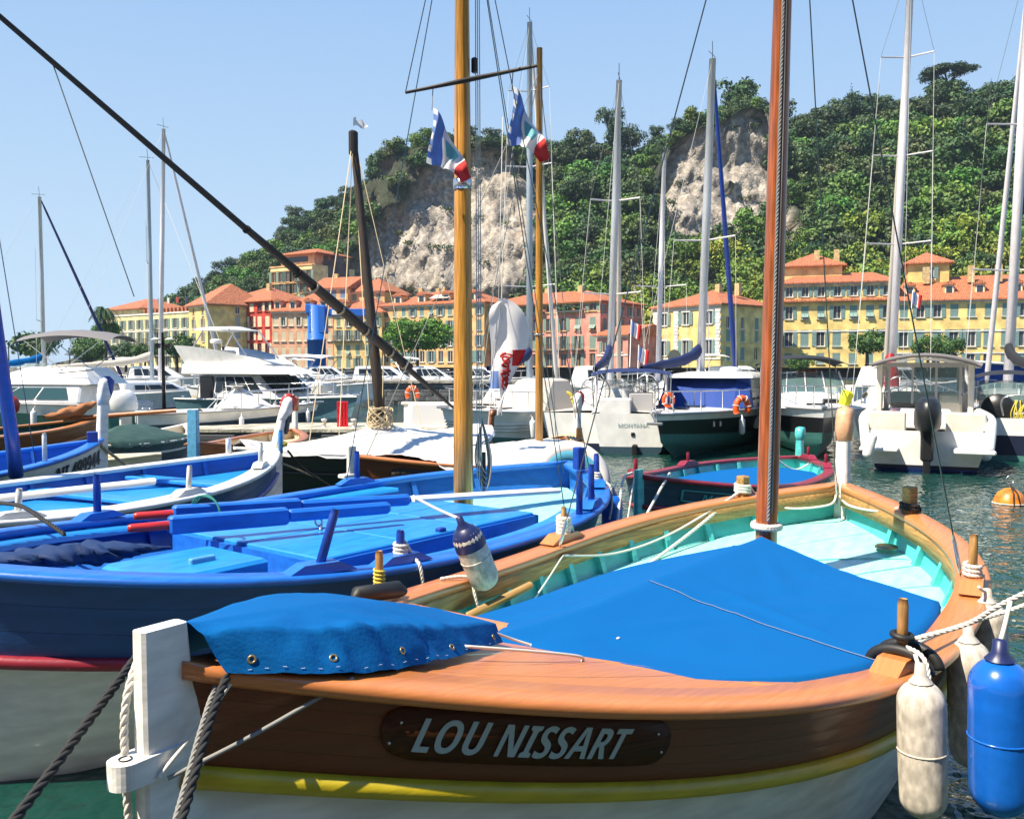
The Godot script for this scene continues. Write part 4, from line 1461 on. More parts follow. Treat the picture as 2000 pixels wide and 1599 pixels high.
	for dx in [-.05, .05]:
		s = S()
		var line := []
		for i in 17:
			var a := PI * i / 16.0
			line.append(r1 + bz * Vector3(dx + .02, sin(a) * .075 + .0, cos(a) * .115))
		tube(s, line, .022, 8)
		put("rubber_sleeve", s, "rubber", t)
	s = S()
	var r2 := h.rail(.265, -1.0, -.03)
	tube(s, [r2 + Vector3(-.10, .03, 0), r2 + Vector3(-.06, .06, 0), r2 + Vector3(.16, .05, .05), r2 + Vector3(.2, .03, .05)], [.01, .04, .04, .02], 12)
	put("rubber_sleeve", s, "rubber", t)
	# cleat, hatch disc, stick slung below the far rail
	s = S()
	var dk := Vector3(5.25, 0, .50)
	dk.y = h.g(.875) - .27 + .045
	lathe(s, Transform3D(Basis.IDENTITY, dk), [[.001, .012], [.02, .012], [.024, .006], [.06, .02], [.075, .012], [.078, 0]], 20)
	put("deck_plate", s, "brass", t)
	s = S()
	tube(s, [h.at(.40, h.g(.40) - .17, -1.0, -.16), h.at(.52, h.g(.52) - .13, -1.0, -.17)], .024, 10)
	tag(put("wooden_stave", s, "pine_raw", self), "short wooden stave slung inside the far bulwark of the brown boat", "stave")
	get_child(get_child_count() - 1).transform = X
	for q in [[Vector3(4.78, 0, .12), Vector3(5.30, 0, .86)], [Vector3(4.55, 0, .40), Vector3(5.26, 0, .86)], [Vector3(4.35, 0, .60), Vector3(4.85, 0, 1.0)]]:
		var ln := []
		for i in 7:
			var p: Vector3 = q[0].lerp(q[1], i / 6.0)
			var f: float = p.z / h.at(p.x / h.L, h.g(p.x / h.L) - .27, 1.0, -.05).z
			ln.append(Vector3(p.x, h.g(p.x / h.L) - .27 + .05 * (1.0 - f * f) + .001, p.z))
		tube_part("deck_seam", ln, .0035, "turquoise", t, 4)
	# ---- tarpaulins (things of their own, lying on the boat)
	var tp := thing("tarpaulin", "crumpled blue tarpaulin with eyelets laced over the stern of the brown boat", "tarpaulin", t.position, t.rotation.y, "blue tarpaulins")
	var ctl := [
		[Vector3(-.045, 1.375, -.055), Vector3(.40, 1.26, -.36), Vector3(.80, 1.16, -.58), Vector3(1.22, 1.06, -.80)],
		[Vector3(-.04, 1.455, -.04), Vector3(.42, 1.42, -.22), Vector3(.82, 1.325, -.36), Vector3(1.24, 1.17, -.55)],
		[Vector3(.035, 1.475, .0), Vector3(.43, 1.425, -.02), Vector3(.83, 1.335, -.10), Vector3(1.28, 1.185, -.25)],
		[Vector3(.045, 1.455, .05), Vector3(.40, 1.405, .165), Vector3(.82, 1.295, .125), Vector3(1.31, 1.165, .0)],
		[Vector3(.075, 1.362, .095), Vector3(.36, 1.298, .228), Vector3(.80, 1.212, .19), Vector3(1.31, 1.10, .035)]]
	s = S()
	var cl := []
	for r in ctl: cl.append(smooth(r, 16))
	var fine := []
	var nn := FastNoiseLite.new()
	nn.seed = 12
	nn.frequency = 2.2
	for i in cl[0].size():
		var colm := []
		for j in cl.size(): colm.append(cl[j][i])
		var row := PackedVector3Array()
		var sm := []
		for j in colm.size() - 1:
			for f in 9: sm.append(colm[j].lerp(colm[j + 1], f / 9.0))
		sm.append(colm[-1])
		for j in sm.size():
			var p: Vector3 = sm[j]
			var u: float = float(j) / sm.size()
			var f := sin(p.x * 19.0 - p.z * 26.0 + nn.get_noise_2d(p.x * 2, p.z * 2) * 5.0)
			var am := .008 * smoothstep(.45, .75, u) * (1.0 - smoothstep(.9, 1.0, u) * .5)
			p.y += f * am * smoothstep(1.25, .7, p.x) + nn.get_noise_3d(p.x * 2.2, p.z * 2.2, 1.0) * .005
			p.z += f * am * .5 * smoothstep(.7, .9, u)
			row.append(p)
		fine.append(row)
	grid(s, fine)
	put("sheet", s, "tarp_blue", tp)
	for u in [.12, .30, .52, .72, .93]:
		var r: PackedVector3Array = fine[int(u * (fine.size() - 1))]
		var a: Vector3 = r[r.size() - 4]
		var nrm: Vector3 = (r[r.size() - 1] - r[r.size() - 7]).cross(fine[mini(int(u * (fine.size() - 1)) + 1, fine.size() - 1)][r.size() - 4] - a).normalized()
		if nrm.z < 0: nrm = -nrm
		s = S()
		torus(s, a + nrm * .003, .0085, .0034, Basis(Quaternion(Vector3.UP, nrm)), 16, 6, .6)
		put("eyelet", s, "brass", tp)
	for k in [2]:
		for i in range(4, fine.size() - 4, 2):
			if (i / 2) % 9 == 8: continue
			var r: PackedVector3Array = fine[i]
			var r2_: PackedVector3Array = fine[i + 1]
			tube_part("stitch", [r[r.size() - k] + Vector3(0, .001, .0025), r[r.size() - k].lerp(r2_[r.size() - k], .45) + Vector3(0, .001, .0025)], .0006, "thread", tp, 4)
	var cv := thing("tarpaulin", "smooth blue tarpaulin pitched over a ridge from stern deck to red mast", "tarpaulin", t.position, t.rotation.y, "blue tarpaulins")
	# stations: far edge, far slope, ridge, near slope, near edge
	var stn := [[Vector3(1.42, .96, -.50), Vector3(1.43, 1.075, -.10), Vector3(1.40, 1.055, .12)], [Vector3(1.55, .94, -.60), Vector3(1.58, 1.075, -.06), Vector3(1.42, 1.035, .46)],
		[Vector3(2.0, .91, -.66), Vector3(2.0, 1.075, 0), Vector3(1.80, .99, .84)], [Vector3(2.5, .88, -.68), Vector3(2.4, 1.07, 0), Vector3(2.12, .965, 1.02)],
		[Vector3(3.0, .87, -.68), Vector3(2.9, 1.06, 0), Vector3(2.45, .94, 1.10)], [Vector3(3.45, .87, -.64), Vector3(3.4, 1.05, 0), Vector3(2.95, .925, 1.135)], [Vector3(3.85, .88, -.52), Vector3(3.85, 1.04, 0), Vector3(3.35, .92, 1.135)], [Vector3(4.05, .97, -.16), Vector3(4.12, 1.035, .0), Vector3(3.62, .905, 1.10)]]
	var cols := []
	for k in 3:
		var line := []
		for q in stn: line.append(q[k])
		cols.append(smooth(line, 12))
	s = S()
	fine = []
	for i in cols[0].size():
		var row := PackedVector3Array()
		for half in [0, 1]:
			for j in 28:
				var f := j / 28.0
				var p: Vector3 = cols[half][i].lerp(cols[half + 1][i], f)
				var sg := sin(PI * f)
				p.y -= .022 * sg
				p.y += nn.get_noise_3d(p.x * .8, p.z * .8, 4.0) * .014 * sg + nn.get_noise_3d(p.x * .4, p.z * 2.0, 9.0) * .008 * sg
				for cr in [[1.9, -.5, 3.3, .9], [2.3, .2, 3.4, 1.0], [2.9, 0.0, 2.5, 1.0], [1.6, .1, 2.6, .5], [3.9, .1, 2.9, .55]]:
					var a2 := Vector2(cr[0], cr[1])
					var ab := Vector2(cr[2], cr[3]) - a2
					var tq := clampf((Vector2(p.x, p.z) - a2).dot(ab) / ab.length_squared(), 0.0, 1.0)
					var dd: float = Vector2(p.x, p.z).distance_to(a2 + ab * tq)
					p.y += .010 * exp(-dd * dd / .0018) * sin(PI * tq) * sg
				row.append(p)
		row.append(cols[2][i])
		row.append(cols[2][i] + Vector3(.0, -.03, .012))
		fine.append(row)
	grid(s, fine)
	put("sheet", s, "tarp_blue", cv)
	var mid: int = fine.size() * 48 / 100
	var seam := []
	for j in range(28, 57):
		var fi := mid + (j - 28) * .175
		seam.append(fine[int(fi)][j].lerp(fine[int(fi) + 1][j], fi - int(fi)) + Vector3(0, .002, 0))
	tube_part("seam", seam, .0022, "tarp_navy", cv, 4)
	tube_part("seam_thread", seam.map(func(p): return p + Vector3(.006, .0015, 0)), .0007, "thread", cv, 4)
	s = S()
	var fr: PackedVector3Array = fine[fine.size() - 1]
	var edge := []
	for p in fr: edge.append(p + Vector3(0, -.002, 0))
	tube(s, edge, .005, 6)
	put("hem", s, "tarp_blue", cv)
	s = S()
	bbox(s, fine[20][38] + Vector3(0, .002, 0), Vector3(.018, .006, .011), .002)
	put("bird_dropping", s, "foam_white", cv)
	# ---- ropes of the front boat, in its axes
	var rp := func(called: String, label: String, pts: Array, r: float, m: String, laid := true):
		var st := S()
		var line := smooth(pts, 8)
		if laid: rope(st, line, r)
		else: tube(st, line, r, 6)
		var o := put(called, st, m)
		o.transform = X
		tag(o, label, "rope")
	rp.call("deck_rope", "white rope drooping along inside the far bulwark of the brown boat", [h.rail(.905, -1, -.05, .06), h.at(.84, h.g(.84) - .13, -1, -.13), h.at(.76, h.g(.76) - .24, -1, -.2), h.at(.70, h.g(.7) - .25, -1, -.3), h.at(.66, h.g(.66) - .24, -1, -.36)], .013, "rope_white")
	rp.call("deck_rope", "thin white line swagged along the far bulwark from stay to bitt", [h.rail(.905, -1, -.06, .05), h.at(.80, h.g(.80) - .14, -1, -.12), h.at(.70, h.g(.70) - .16, -1, -.12), h.at(.60, h.g(.6) - .05, -1, -.13)], .008, "rope_white", false)
	rp.call("deck_rope", "thin white line hanging from the stay down towards the stern", [h.at(.60, h.g(.6) - .05, -1, -.13), h.at(.54, h.g(.54) - .17, -1, -.17), h.at(.47, h.g(.47) - .24, -1, -.25), h.at(.41, h.g(.41) - .25, -1, -.3)], .006, "rope_white", false)
	rp.call("deck_rope", "white rope swagged round the bow between the two square bitts", [h.rail(.905, -1, -.05, .05), h.at(.94, h.g(.94) - .12, -1, -.11), Vector3(5.7, 1.03, -.02), Vector3(5.86, 1.1, 0), Vector3(5.72, 1.04, .12), h.at(.93, h.g(.93) - .06, 1, -.12), h.rail(.90, 1, -.06, .05)], .009, "rope_white", false)
	rp.call("peg_lashing", "thick white rope wound round the far thole pin beside the blue boat", _coil_line(h.rail(.63, -1, -.03, .045), .036, .015, 5), .017, "rope_white")
	rp.call("peg_lashing", "white rope wound round the tall near thole pin", _coil_line(h.rail(.655, 1, -.05, .06), .036, .014, 3), .012, "rope_white")
	rp.call("peg_lashing", "white rope knotted round the far square bitt", _coil_line(h.rail(.905, -1, -.05, .03), .055, .014, 3), .013, "rope_white")
	rp.call("peg_lashing", "black rope wound round the near square bitt", _coil_line(h.rail(.90, 1, -.05, .015), .055, .015, 2), .014, "rope_black")
	rp.call("stave_rope", "white rope loop hanging over the far rail and holding the stave", [h.rail(.405, -1, -.02, .012), h.rail(.425, -1, -.13, .012), h.at(.425, h.g(.42) - .08, -1, -.15), h.at(.425, h.g(.42) - .16, -1, -.15), h.at(.42, h.g(.42) - .2, -1, -.19)], .010, "rope_white")
	rp.call("mooring_line", "white line from rubber-sleeved peg out over the near rail to the right", [h.rail(.40, 1, -.05, .06), h.rail(.47, 1, -.03, .06), h.rail(.53, 1, .06, .05), h.rail(.56, 1, .25, .12), h.rail(.60, 1, .45, .24)], .010, "rope_white")
	rp.call("lacing_line", "cream line lacing the tarpaulin corner to the cover edge", [Vector3(.95, 1.20, .14), Vector3(1.2, 1.135, .24), Vector3(1.40, 1.075, .30), Vector3(1.42, 1.05, .30)], .0055, "rope_white", false)
	rp.call("lacing_line", "short cream lace at the raised corner of the stern tarpaulin", [Vector3(1.28, 1.14, .02), Vector3(1.36, 1.10, .04), Vector3(1.42, 1.07, .08)], .0055, "rope_white", false)
	rp.call("lacing_line", "thin line from the tarpaulin's near eyelet aft to the gudgeon", [Vector3(.37, 1.285, .225), Vector3(.12, 1.20, .14), Vector3(-.06, 1.135, .05)], .0055, "rope_grey", false)
	rp.call("lacing_line", "thin line from the tarpaulin's aft eyelet down the stern post to the gudgeon", [Vector3(.10, 1.335, .09), Vector3(.02, 1.24, .065), Vector3(-.08, 1.145, .045)], .0055, "rope_white", false)
	rp.call("hanging_rope", "white cord hanging down from the rubber-sleeved peg into the water", [h.rail(.395, 1, -.02, .09), h.rail(.388, 1, .07, .05), h.rail(.385, 1, .10, -.2), h.rail(.382, 1, .10, -.5), h.rail(.38, 1, .10, -1.0)], .009, "rope_white")
	rp.call("stern_rope", "pale rope running down the aft face of the white stern post", [Vector3(-.06, 1.42, -.05), Vector3(-.115, 1.3, -.03), Vector3(-.115, 1.1, -.03), Vector3(-.10, .8, -.03), Vector3(-.08, .2, -.03)], .010, "rope_white")
	rope_thing("mooring_rope", "thick black mooring rope slanting down at the left of the white stern post", [[262, 1282, 2.25], [210, 1350, 2.1], [130, 1455, 1.95], [20, 1600, 1.78], [-60, 1700, 1.66]], .012, "rope_black")
	rope_thing("mooring_rope", "thick black mooring rope crossing the brown hull beside the stern post", [[462, 1280, 2.22], [452, 1292, 2.18], [405, 1400, 2.02], [345, 1600, 1.84], [315, 1700, 1.74]], .011, "rope_black")
	rope_thing("mooring_rope", "thinner grey rope beside the black rope on the brown hull", [[440, 1295, 2.24], [430, 1308, 2.19], [392, 1400, 2.04], [335, 1590, 1.86], [300, 1700, 1.75]], .0068, "rope_grey")
	rope_thing("mooring_rope", "white rope running out of frame above the blue fender", [[1800, 1254, 3.35], [1900, 1225, 3.3], [1960, 1190, 3.2], [2030, 1155, 3.1]], .010, "rope_white")
	# ---- fenders
	fender("fender", "scuffed white fender below the rubber-sleeved peg, nearest the camera", sight(1812, 1338, 3.08), .082, .50, "fender_white", "fender_white", sight(1800, 1285, 3.12), Vector3(0, 0, .04))
	fender("fender", "white fender half in shade behind the blue fender", sight(1905, 1256, 3.72), .088, .56, "fender_white", "fender_white", sight(1898, 1225, 3.72), Vector3(0, 0, .05))
	fender("fender", "white fender hung farthest along the near side of the brown boat", sight(1940, 1178, 4.35), .09, .56, "fender_white", "fender_white", sight(1922, 1150, 4.3), Vector3(0, 0, .05))
	fender("fender", "big glossy blue fender at the right edge of the picture", sight(1968, 1292, 2.9), .098, .54, "fender_blue", "fender_navy", sight(1985, 1180, 2.95), Vector3(0, 0, .03))
	fender("fender", "white fender with navy tip squeezed between the blue boat and the brown boat", sight(903, 1030, 4.75), .085, .40, "fender_white", "fender_navy", sight(805, 970, 4.9), Vector3(.25, 0, .35))
	var cap := S()
	var ft: Node3D = get_child(get_child_count() - 1)
	lathe(cap, Transform3D.IDENTITY, [[.001, .012], [.03, .004], [.06, -.02], [.079, -.05], [.087, -.09], [.0885, -.13]], 20)
	put("tip", cap, "fender_navy", ft, "navy painted tip")
func _coil_line(p: Vector3, R: float, r: float, turns: int) -> Array:
	var line := []
	for i in turns * 8 + 1: line.append(p + Vector3(cos(i * TAU / 8.0) * R, i / 8.0 * r * 1.6, sin(i * TAU / 8.0) * R))
	line.append(p + Vector3(R * 1.8, -.01, R * .9))
	line.append(p + Vector3(R * 2.6, -.03, -R * .4))
	return line

func make_blue_boat():
	var h := Hull.new(6.0, 2.92, 1.2, .95, 1.153, 3.129, .5)
	var t := pointu("fishing_boat", "bright blue wooden boat with honey-coloured mast and white lower hull", -3.1, 4.124, .661, h, {"upper": "blue_hull", "planks": 3, "lower": "white_paint", "strake": "maroon", "strake_r": .035,
		"rail": "blue_rail", "inner": "blue_in", "deck": "turquoise_deck", "inw": .13, "outw": .04, "ribs": 10, "low": .44, "drop": .26})
	var X := t.transform
	var s: SurfaceTool
	# side decks and raised hatch of painted panels
	s = S()
	var rows := []
	for i in 33:
		var q := .06 + .70 * i / 32.0
		var a := h.rail(q, -1.0, -.125, -.055)
		var b := h.rail(q, 1.0, -.125, -.055)
		rows.append([a, b])
	for k in [0, 1]:
		s = S()
		var strip := []
		for r in rows:
			var inn: Vector3 = (r[1 - k] - r[k]).normalized()
			strip.append(PackedVector3Array([r[k], r[k] + inn * .20 + Vector3(0, .006, 0), r[k] + inn * .21 - Vector3(0, .03, 0)]))
		grid(s, strip)
		put("side_deck", s, "blue_deck", t)
	s = S()
	var sole := []
	for i in 33:
		var q := .03 + .66 * i / 32.0
		var row := PackedVector3Array()
		for j in 13:
			var f := j / 6.0 - 1.0
			var p := h.at(q, h.g(q) - .26, signf(f) if f != 0 else 1.0, -.056)
			row.append(Vector3(p.x, p.y + .006 + .05 * (1.0 - f * f) * minf(1.0, absf(p.z)), p.z * absf(f)))
		sole.append(row)
	grid(s, sole)
	put("after_sole", s, "blue_in", t)
	for i in 3:
		for j in 2:
			bbox_st("hatch_panel", Vector3(2.1 + i * .72 + .36, .915, -.36 + j * .80), Vector3(.714, .045, .794), "blue_deck", t)
	box_part("coaming", Vector3(3.18, .83, .84), Vector3(2.2, .17, .04), "blue_rail", t)
	box_part("coaming", Vector3(3.18, .83, -.74), Vector3(2.2, .17, .04), "blue_rail", t)
	for x in [2.09, 4.27]: box_part("coaming", Vector3(x, .83, .05), Vector3(.04, .17, 1.62), "blue_rail", t)
	for q in [Vector3(2.5, .945, -.70), Vector3(3.3, .945, -.70), Vector3(3.2, .945, .80)]: box_part("hinge", q, Vector3(.07, .04, .05), "blue_deep", t, Basis.IDENTITY, .006)
	box_part("engine_box", Vector3(1.45, .90, .42), Vector3(.70, .16, .62), "blue_deck", t, Basis.IDENTITY, .02)
	box_part("lid_handle", Vector3(1.5, .99, .5), Vector3(.16, .04, .04), "sky_blue_paint", t, Basis.IDENTITY, .006)
	# mast
	var mb := Vector3(4.42, .5, -.05)
	var mt := Vector3(4.42, 6.6, -.05)
	tube_part("mast", [mb, mb.lerp(mt, .2), mb.lerp(mt, .6), mt], [.088, .084, .070, .05], "mast_honey", t, 8)
	s = S()
	lathe(s, Transform3D(Basis.IDENTITY, Vector3(4.42, 3.62, -.05)), [[.076, 0], [.081, .002], [.081, .09], [.076, .092]], 16)
	put("mast_band", s, "steel", t)
	box_part("masthead_light", Vector3(4.50, 4.68, .02), Vector3(.05, .13, .05), "black_plastic", t, Basis.IDENTITY, .01)
	# signal yard across the mast with two pennants
	var yr := [X.affine_inverse() * sight(795, 190, 7.35), X.affine_inverse() * sight(1048, 139, 7.6)]
	tube_part("yard", [yr[0], yr[0].lerp(yr[1], .45), yr[1]], [.012, .022, .014], "spar_dark", t, 8)
	for q in [[h.rail(.66, 1, -.06, 0), mt], [h.rail(.70, -1, -.06, 0), mt], [Vector3(5.9, 1.02, 0), mt], [h.rail(.78, 1, -.06, 0), mt], [yr[0], mt]]:
		tube_part("stay", [q[0], q[1]], .0045, "wire", t, 5)
	for k in 3: tube_part("halyard", [Vector3(4.48 + .03 * k, 1.0, .06), Vector3(4.5, 6.3, .03 + .02 * k)], .0045, "wire_pale", t, 5)
	s = S()
	for k in 4: tube(s, smooth([Vector3(4.55, 1.65, .05), Vector3(4.60 + .02 * k, 1.3, .12 - .03 * k), Vector3(4.56, 1.02 + .05 * k, .09), Vector3(4.52, 1.3, .02 * k), Vector3(4.55, 1.6, .05)], 6), .007, 5)
	put("halyard_coil", s, "rope_grey", t)
	tube_part("belaying_cleat", [Vector3(4.57, 1.05, .06), Vector3(4.57, 1.35, .06)], .018, "spar_dark", t, 6)
	# pegs
	for q in [[.28, 1, .30, .35], [.37, 1, .16, 0], [.75, 1, .30, 0], [.87, 1, .24, .2], [.70, 1, .34, 0]]: peg(t, h, q[0], q[1], "blue_deep", "blue_rail" if q[0] != .70 else "", q[2], .026, -.06, false, q[3])
	for q in [[.72, -1, .28], [.30, -1, .30]]: peg(t, h, q[0], q[1], "blue_deep", "blue_rail", q[2], .028, -.06)
	peg(t, h, .955, 1, "blue_deep", "", .22, .035, -.07, true)
	# rope on the near peg
	for q in [[.37, "grey white rope knotted round the near blue peg", .034], [.87, "white cord on the forward blue peg", .03]]:
		s = S()
		var p := h.rail(q[0], 1, -.06, .05)
		rope(s, smooth(_coil_line(p, q[2], .014, 3) + [p + Vector3(.05, -.05, .10), p + Vector3(.06, -.2, .12), p + Vector3(.05, -.35, .10)], 3), .011)
		var o := put("peg_lashing", s, "rope_white")
		o.transform = X
		tag(o, q[1], "rope")
	# oars
	var k := 0
	for q in [[Vector3(1.62, 1.13, -.42), Vector3(4.78, 1.06, .82), "upper blue oar with red grip and white blade lying across the blue boat"], [Vector3(1.46, 1.10, -.20), Vector3(3.30, 1.07, .42), "lower blue oar with red grip lying across the blue boat"]]:
		var oar := thing("oar", q[2], "oar", t.position, t.rotation.y, "oars of the blue boat")
		var a: Vector3 = q[0]
		var b: Vector3 = q[1]
		var dir := (b - a).normalized()
		var bs := Basis(dir, Vector3.UP, dir.cross(Vector3.UP).normalized())
		tube_part("grip", [a - dir * .02, a, a + dir * .22, a + dir * .24], [.022, .027, .03, .026], "red_paint", oar, 12)
		var l2 := 1.72 if k == 0 else 1.55
		s = S()
		bbox(s, a + dir * (.22 + l2 * .25), Vector3(l2 * .5, .115, .09), .014, bs)
		put("loom", s, "blue_rail", oar)
		box_part("shaft", a + dir * (.22 + l2 * .745), Vector3(l2 * .50, .085, .07), "blue_rail", oar, bs, .02)
		if k == 0:
			s = S()
			bbox(s, a + dir * (.22 + l2 + .66), Vector3(1.34, .035, .15), .008, bs)
			put("blade", s, "white_paint", oar)
		k += 1
	s = S()
	for i in 3: rope(s, smooth([Vector3(1.95, 1.0, -.4), Vector3(1.97 + i * .02, 1.22, -.30), Vector3(2.02, 1.2, -.14), Vector3(2.0, 1.05, -.08), Vector3(1.95, 1.0, -.3)], 6), .007)
	var lash := put("oar_lashing", s, "rope_teal")
	lash.transform = X
	tag(lash, "teal cord lashing the oar grips together", "rope")
	# cloth bundle aft
	s = S()
	rows = []
	var nn := FastNoiseLite.new()
	nn.seed = 5
	nn.frequency = 2.0
	for i in 41:
		var u := i / 40.0
		var c := Vector3(.55, 1.02, -.35).lerp(Vector3(1.75, .93, -.25), u)
		var row := PackedVector3Array()
		for j in 16:
			var a := TAU * j / 16.0
			var r := .085 * sin(PI * clampf(u, .04, .96)) * (1.0 + .9 * nn.get_noise_3d(u * 6.0, cos(a), sin(a)))
			row.append(c + Vector3(0, cos(a) * r * .7, sin(a) * r * 1.9))
		rows.append(row)
	grid(s, rows, true)
	var bun := put("sail_bundle", s, "tarp_navy")
	bun.transform = X
	tag(bun, "rumpled navy cloth bundled in the stern of the blue boat", "cloth")
	# shackle and chain on the hatch
	s = S()
	torus(s, Vector3(2.75, .985, .02), .03, .008, Basis(Vector3.RIGHT, 1.2), 16, 6)
	tube(s, [Vector3(2.75, 1.01, .02), Vector3(2.72, 1.06, .0)], .008, 5)
	tube(s, [Vector3(2.70, .945, .1), Vector3(2.78, .96, .02)], .009, 5)
	put("shackle", s, "steel", t)
	# pennants
	for q in [[sight(848, 186, 7.40), "tricolour club pennant hanging left of the honey mast", 0], [sight(1002, 150, 7.56), "tricolour club pennant hanging right of the honey mast", 1]]:
		var f := thing("pennant", q[1], "flag", q[0], 0, "pennants on the signal yard")
		tube_part("line", [Vector3(0, .02, 0), Vector3(-.01, -.16, 0)], .004, "wire", f, 5)
		pennant(f, q[2])
	# life ring of foam over the bow
	var lr := thing("life_ring", "worn white foam life ring with blue underside hung on the blue boat's bow", "life ring", sight(1114, 940, 9.15), 0)
	s = S()
	torus(s, Vector3.ZERO, .335, .10, Basis(Vector3(0, 1, .12).normalized(), .15) * Basis(Vector3.RIGHT, 1.25), 40, 14)
	put("ring", s, "foam_white", lr)
	s = S()
	torus(s, Vector3(0, -.035, .02), .305, .095, Basis(Vector3(0, 1, .12).normalized(), .15) * Basis(Vector3.RIGHT, 1.25), 40, 14)
	put("painted_face", s, "foam_aqua", lr)
func bbox_st(called: String, c: Vector3, z: Vector3, m: String, parent: Node3D):
	return box_part(called, c, z, m, parent, Basis.IDENTITY, .008)
func pennant(f: Node3D, kind: int):
	# hanging cloth; the fly droops down to the right into a point
	var P := func(u: float, v: float) -> Vector3:
		var a := Vector3(.33 * u, -.58 * pow(u, 1.12), 0)
		var b := Vector3(-.04 + .27 * u, -.46 - .15 * u * u, 0)
		var p := a.lerp(b, v) + Vector3(0, -.14, 0)
		p.z = .06 * sin(u * 8.0 + v * 2.4 + kind) + .03 * sin(u * 17.0 - v * 3.0)
		p.x += .015 * sin(u * 11.0 + v * 5.0)
		return p
	var fields := [["blue_field", .10, .32, 0.0, 1.0, "flag_blue"], ["white_field", .32, .38, 0.0, 1.0, "flag_white"], ["white_field", .38, .64, 0.0, .18, "flag_white"], ["emblem_field", .38, .64, .18, .62, "flag_aqua"], ["white_field", .38, .64, .62, 1.0, "flag_white"], ["white_field", .64, .76, 0.0, 1.0, "flag_white"], ["red_field", .76, 1.0, 0.0, 1.0, "flag_red"]]
	for k in 9: fields.append(["hoist_check", 0.0, .10, k / 9.0, (k + 1) / 9.0, "flag_white" if k % 2 == 0 else "flag_blue"])
	for q in fields:
		var s := S()
		rows_grid(s, P, q)
		put(q[0], s, q[5], f)

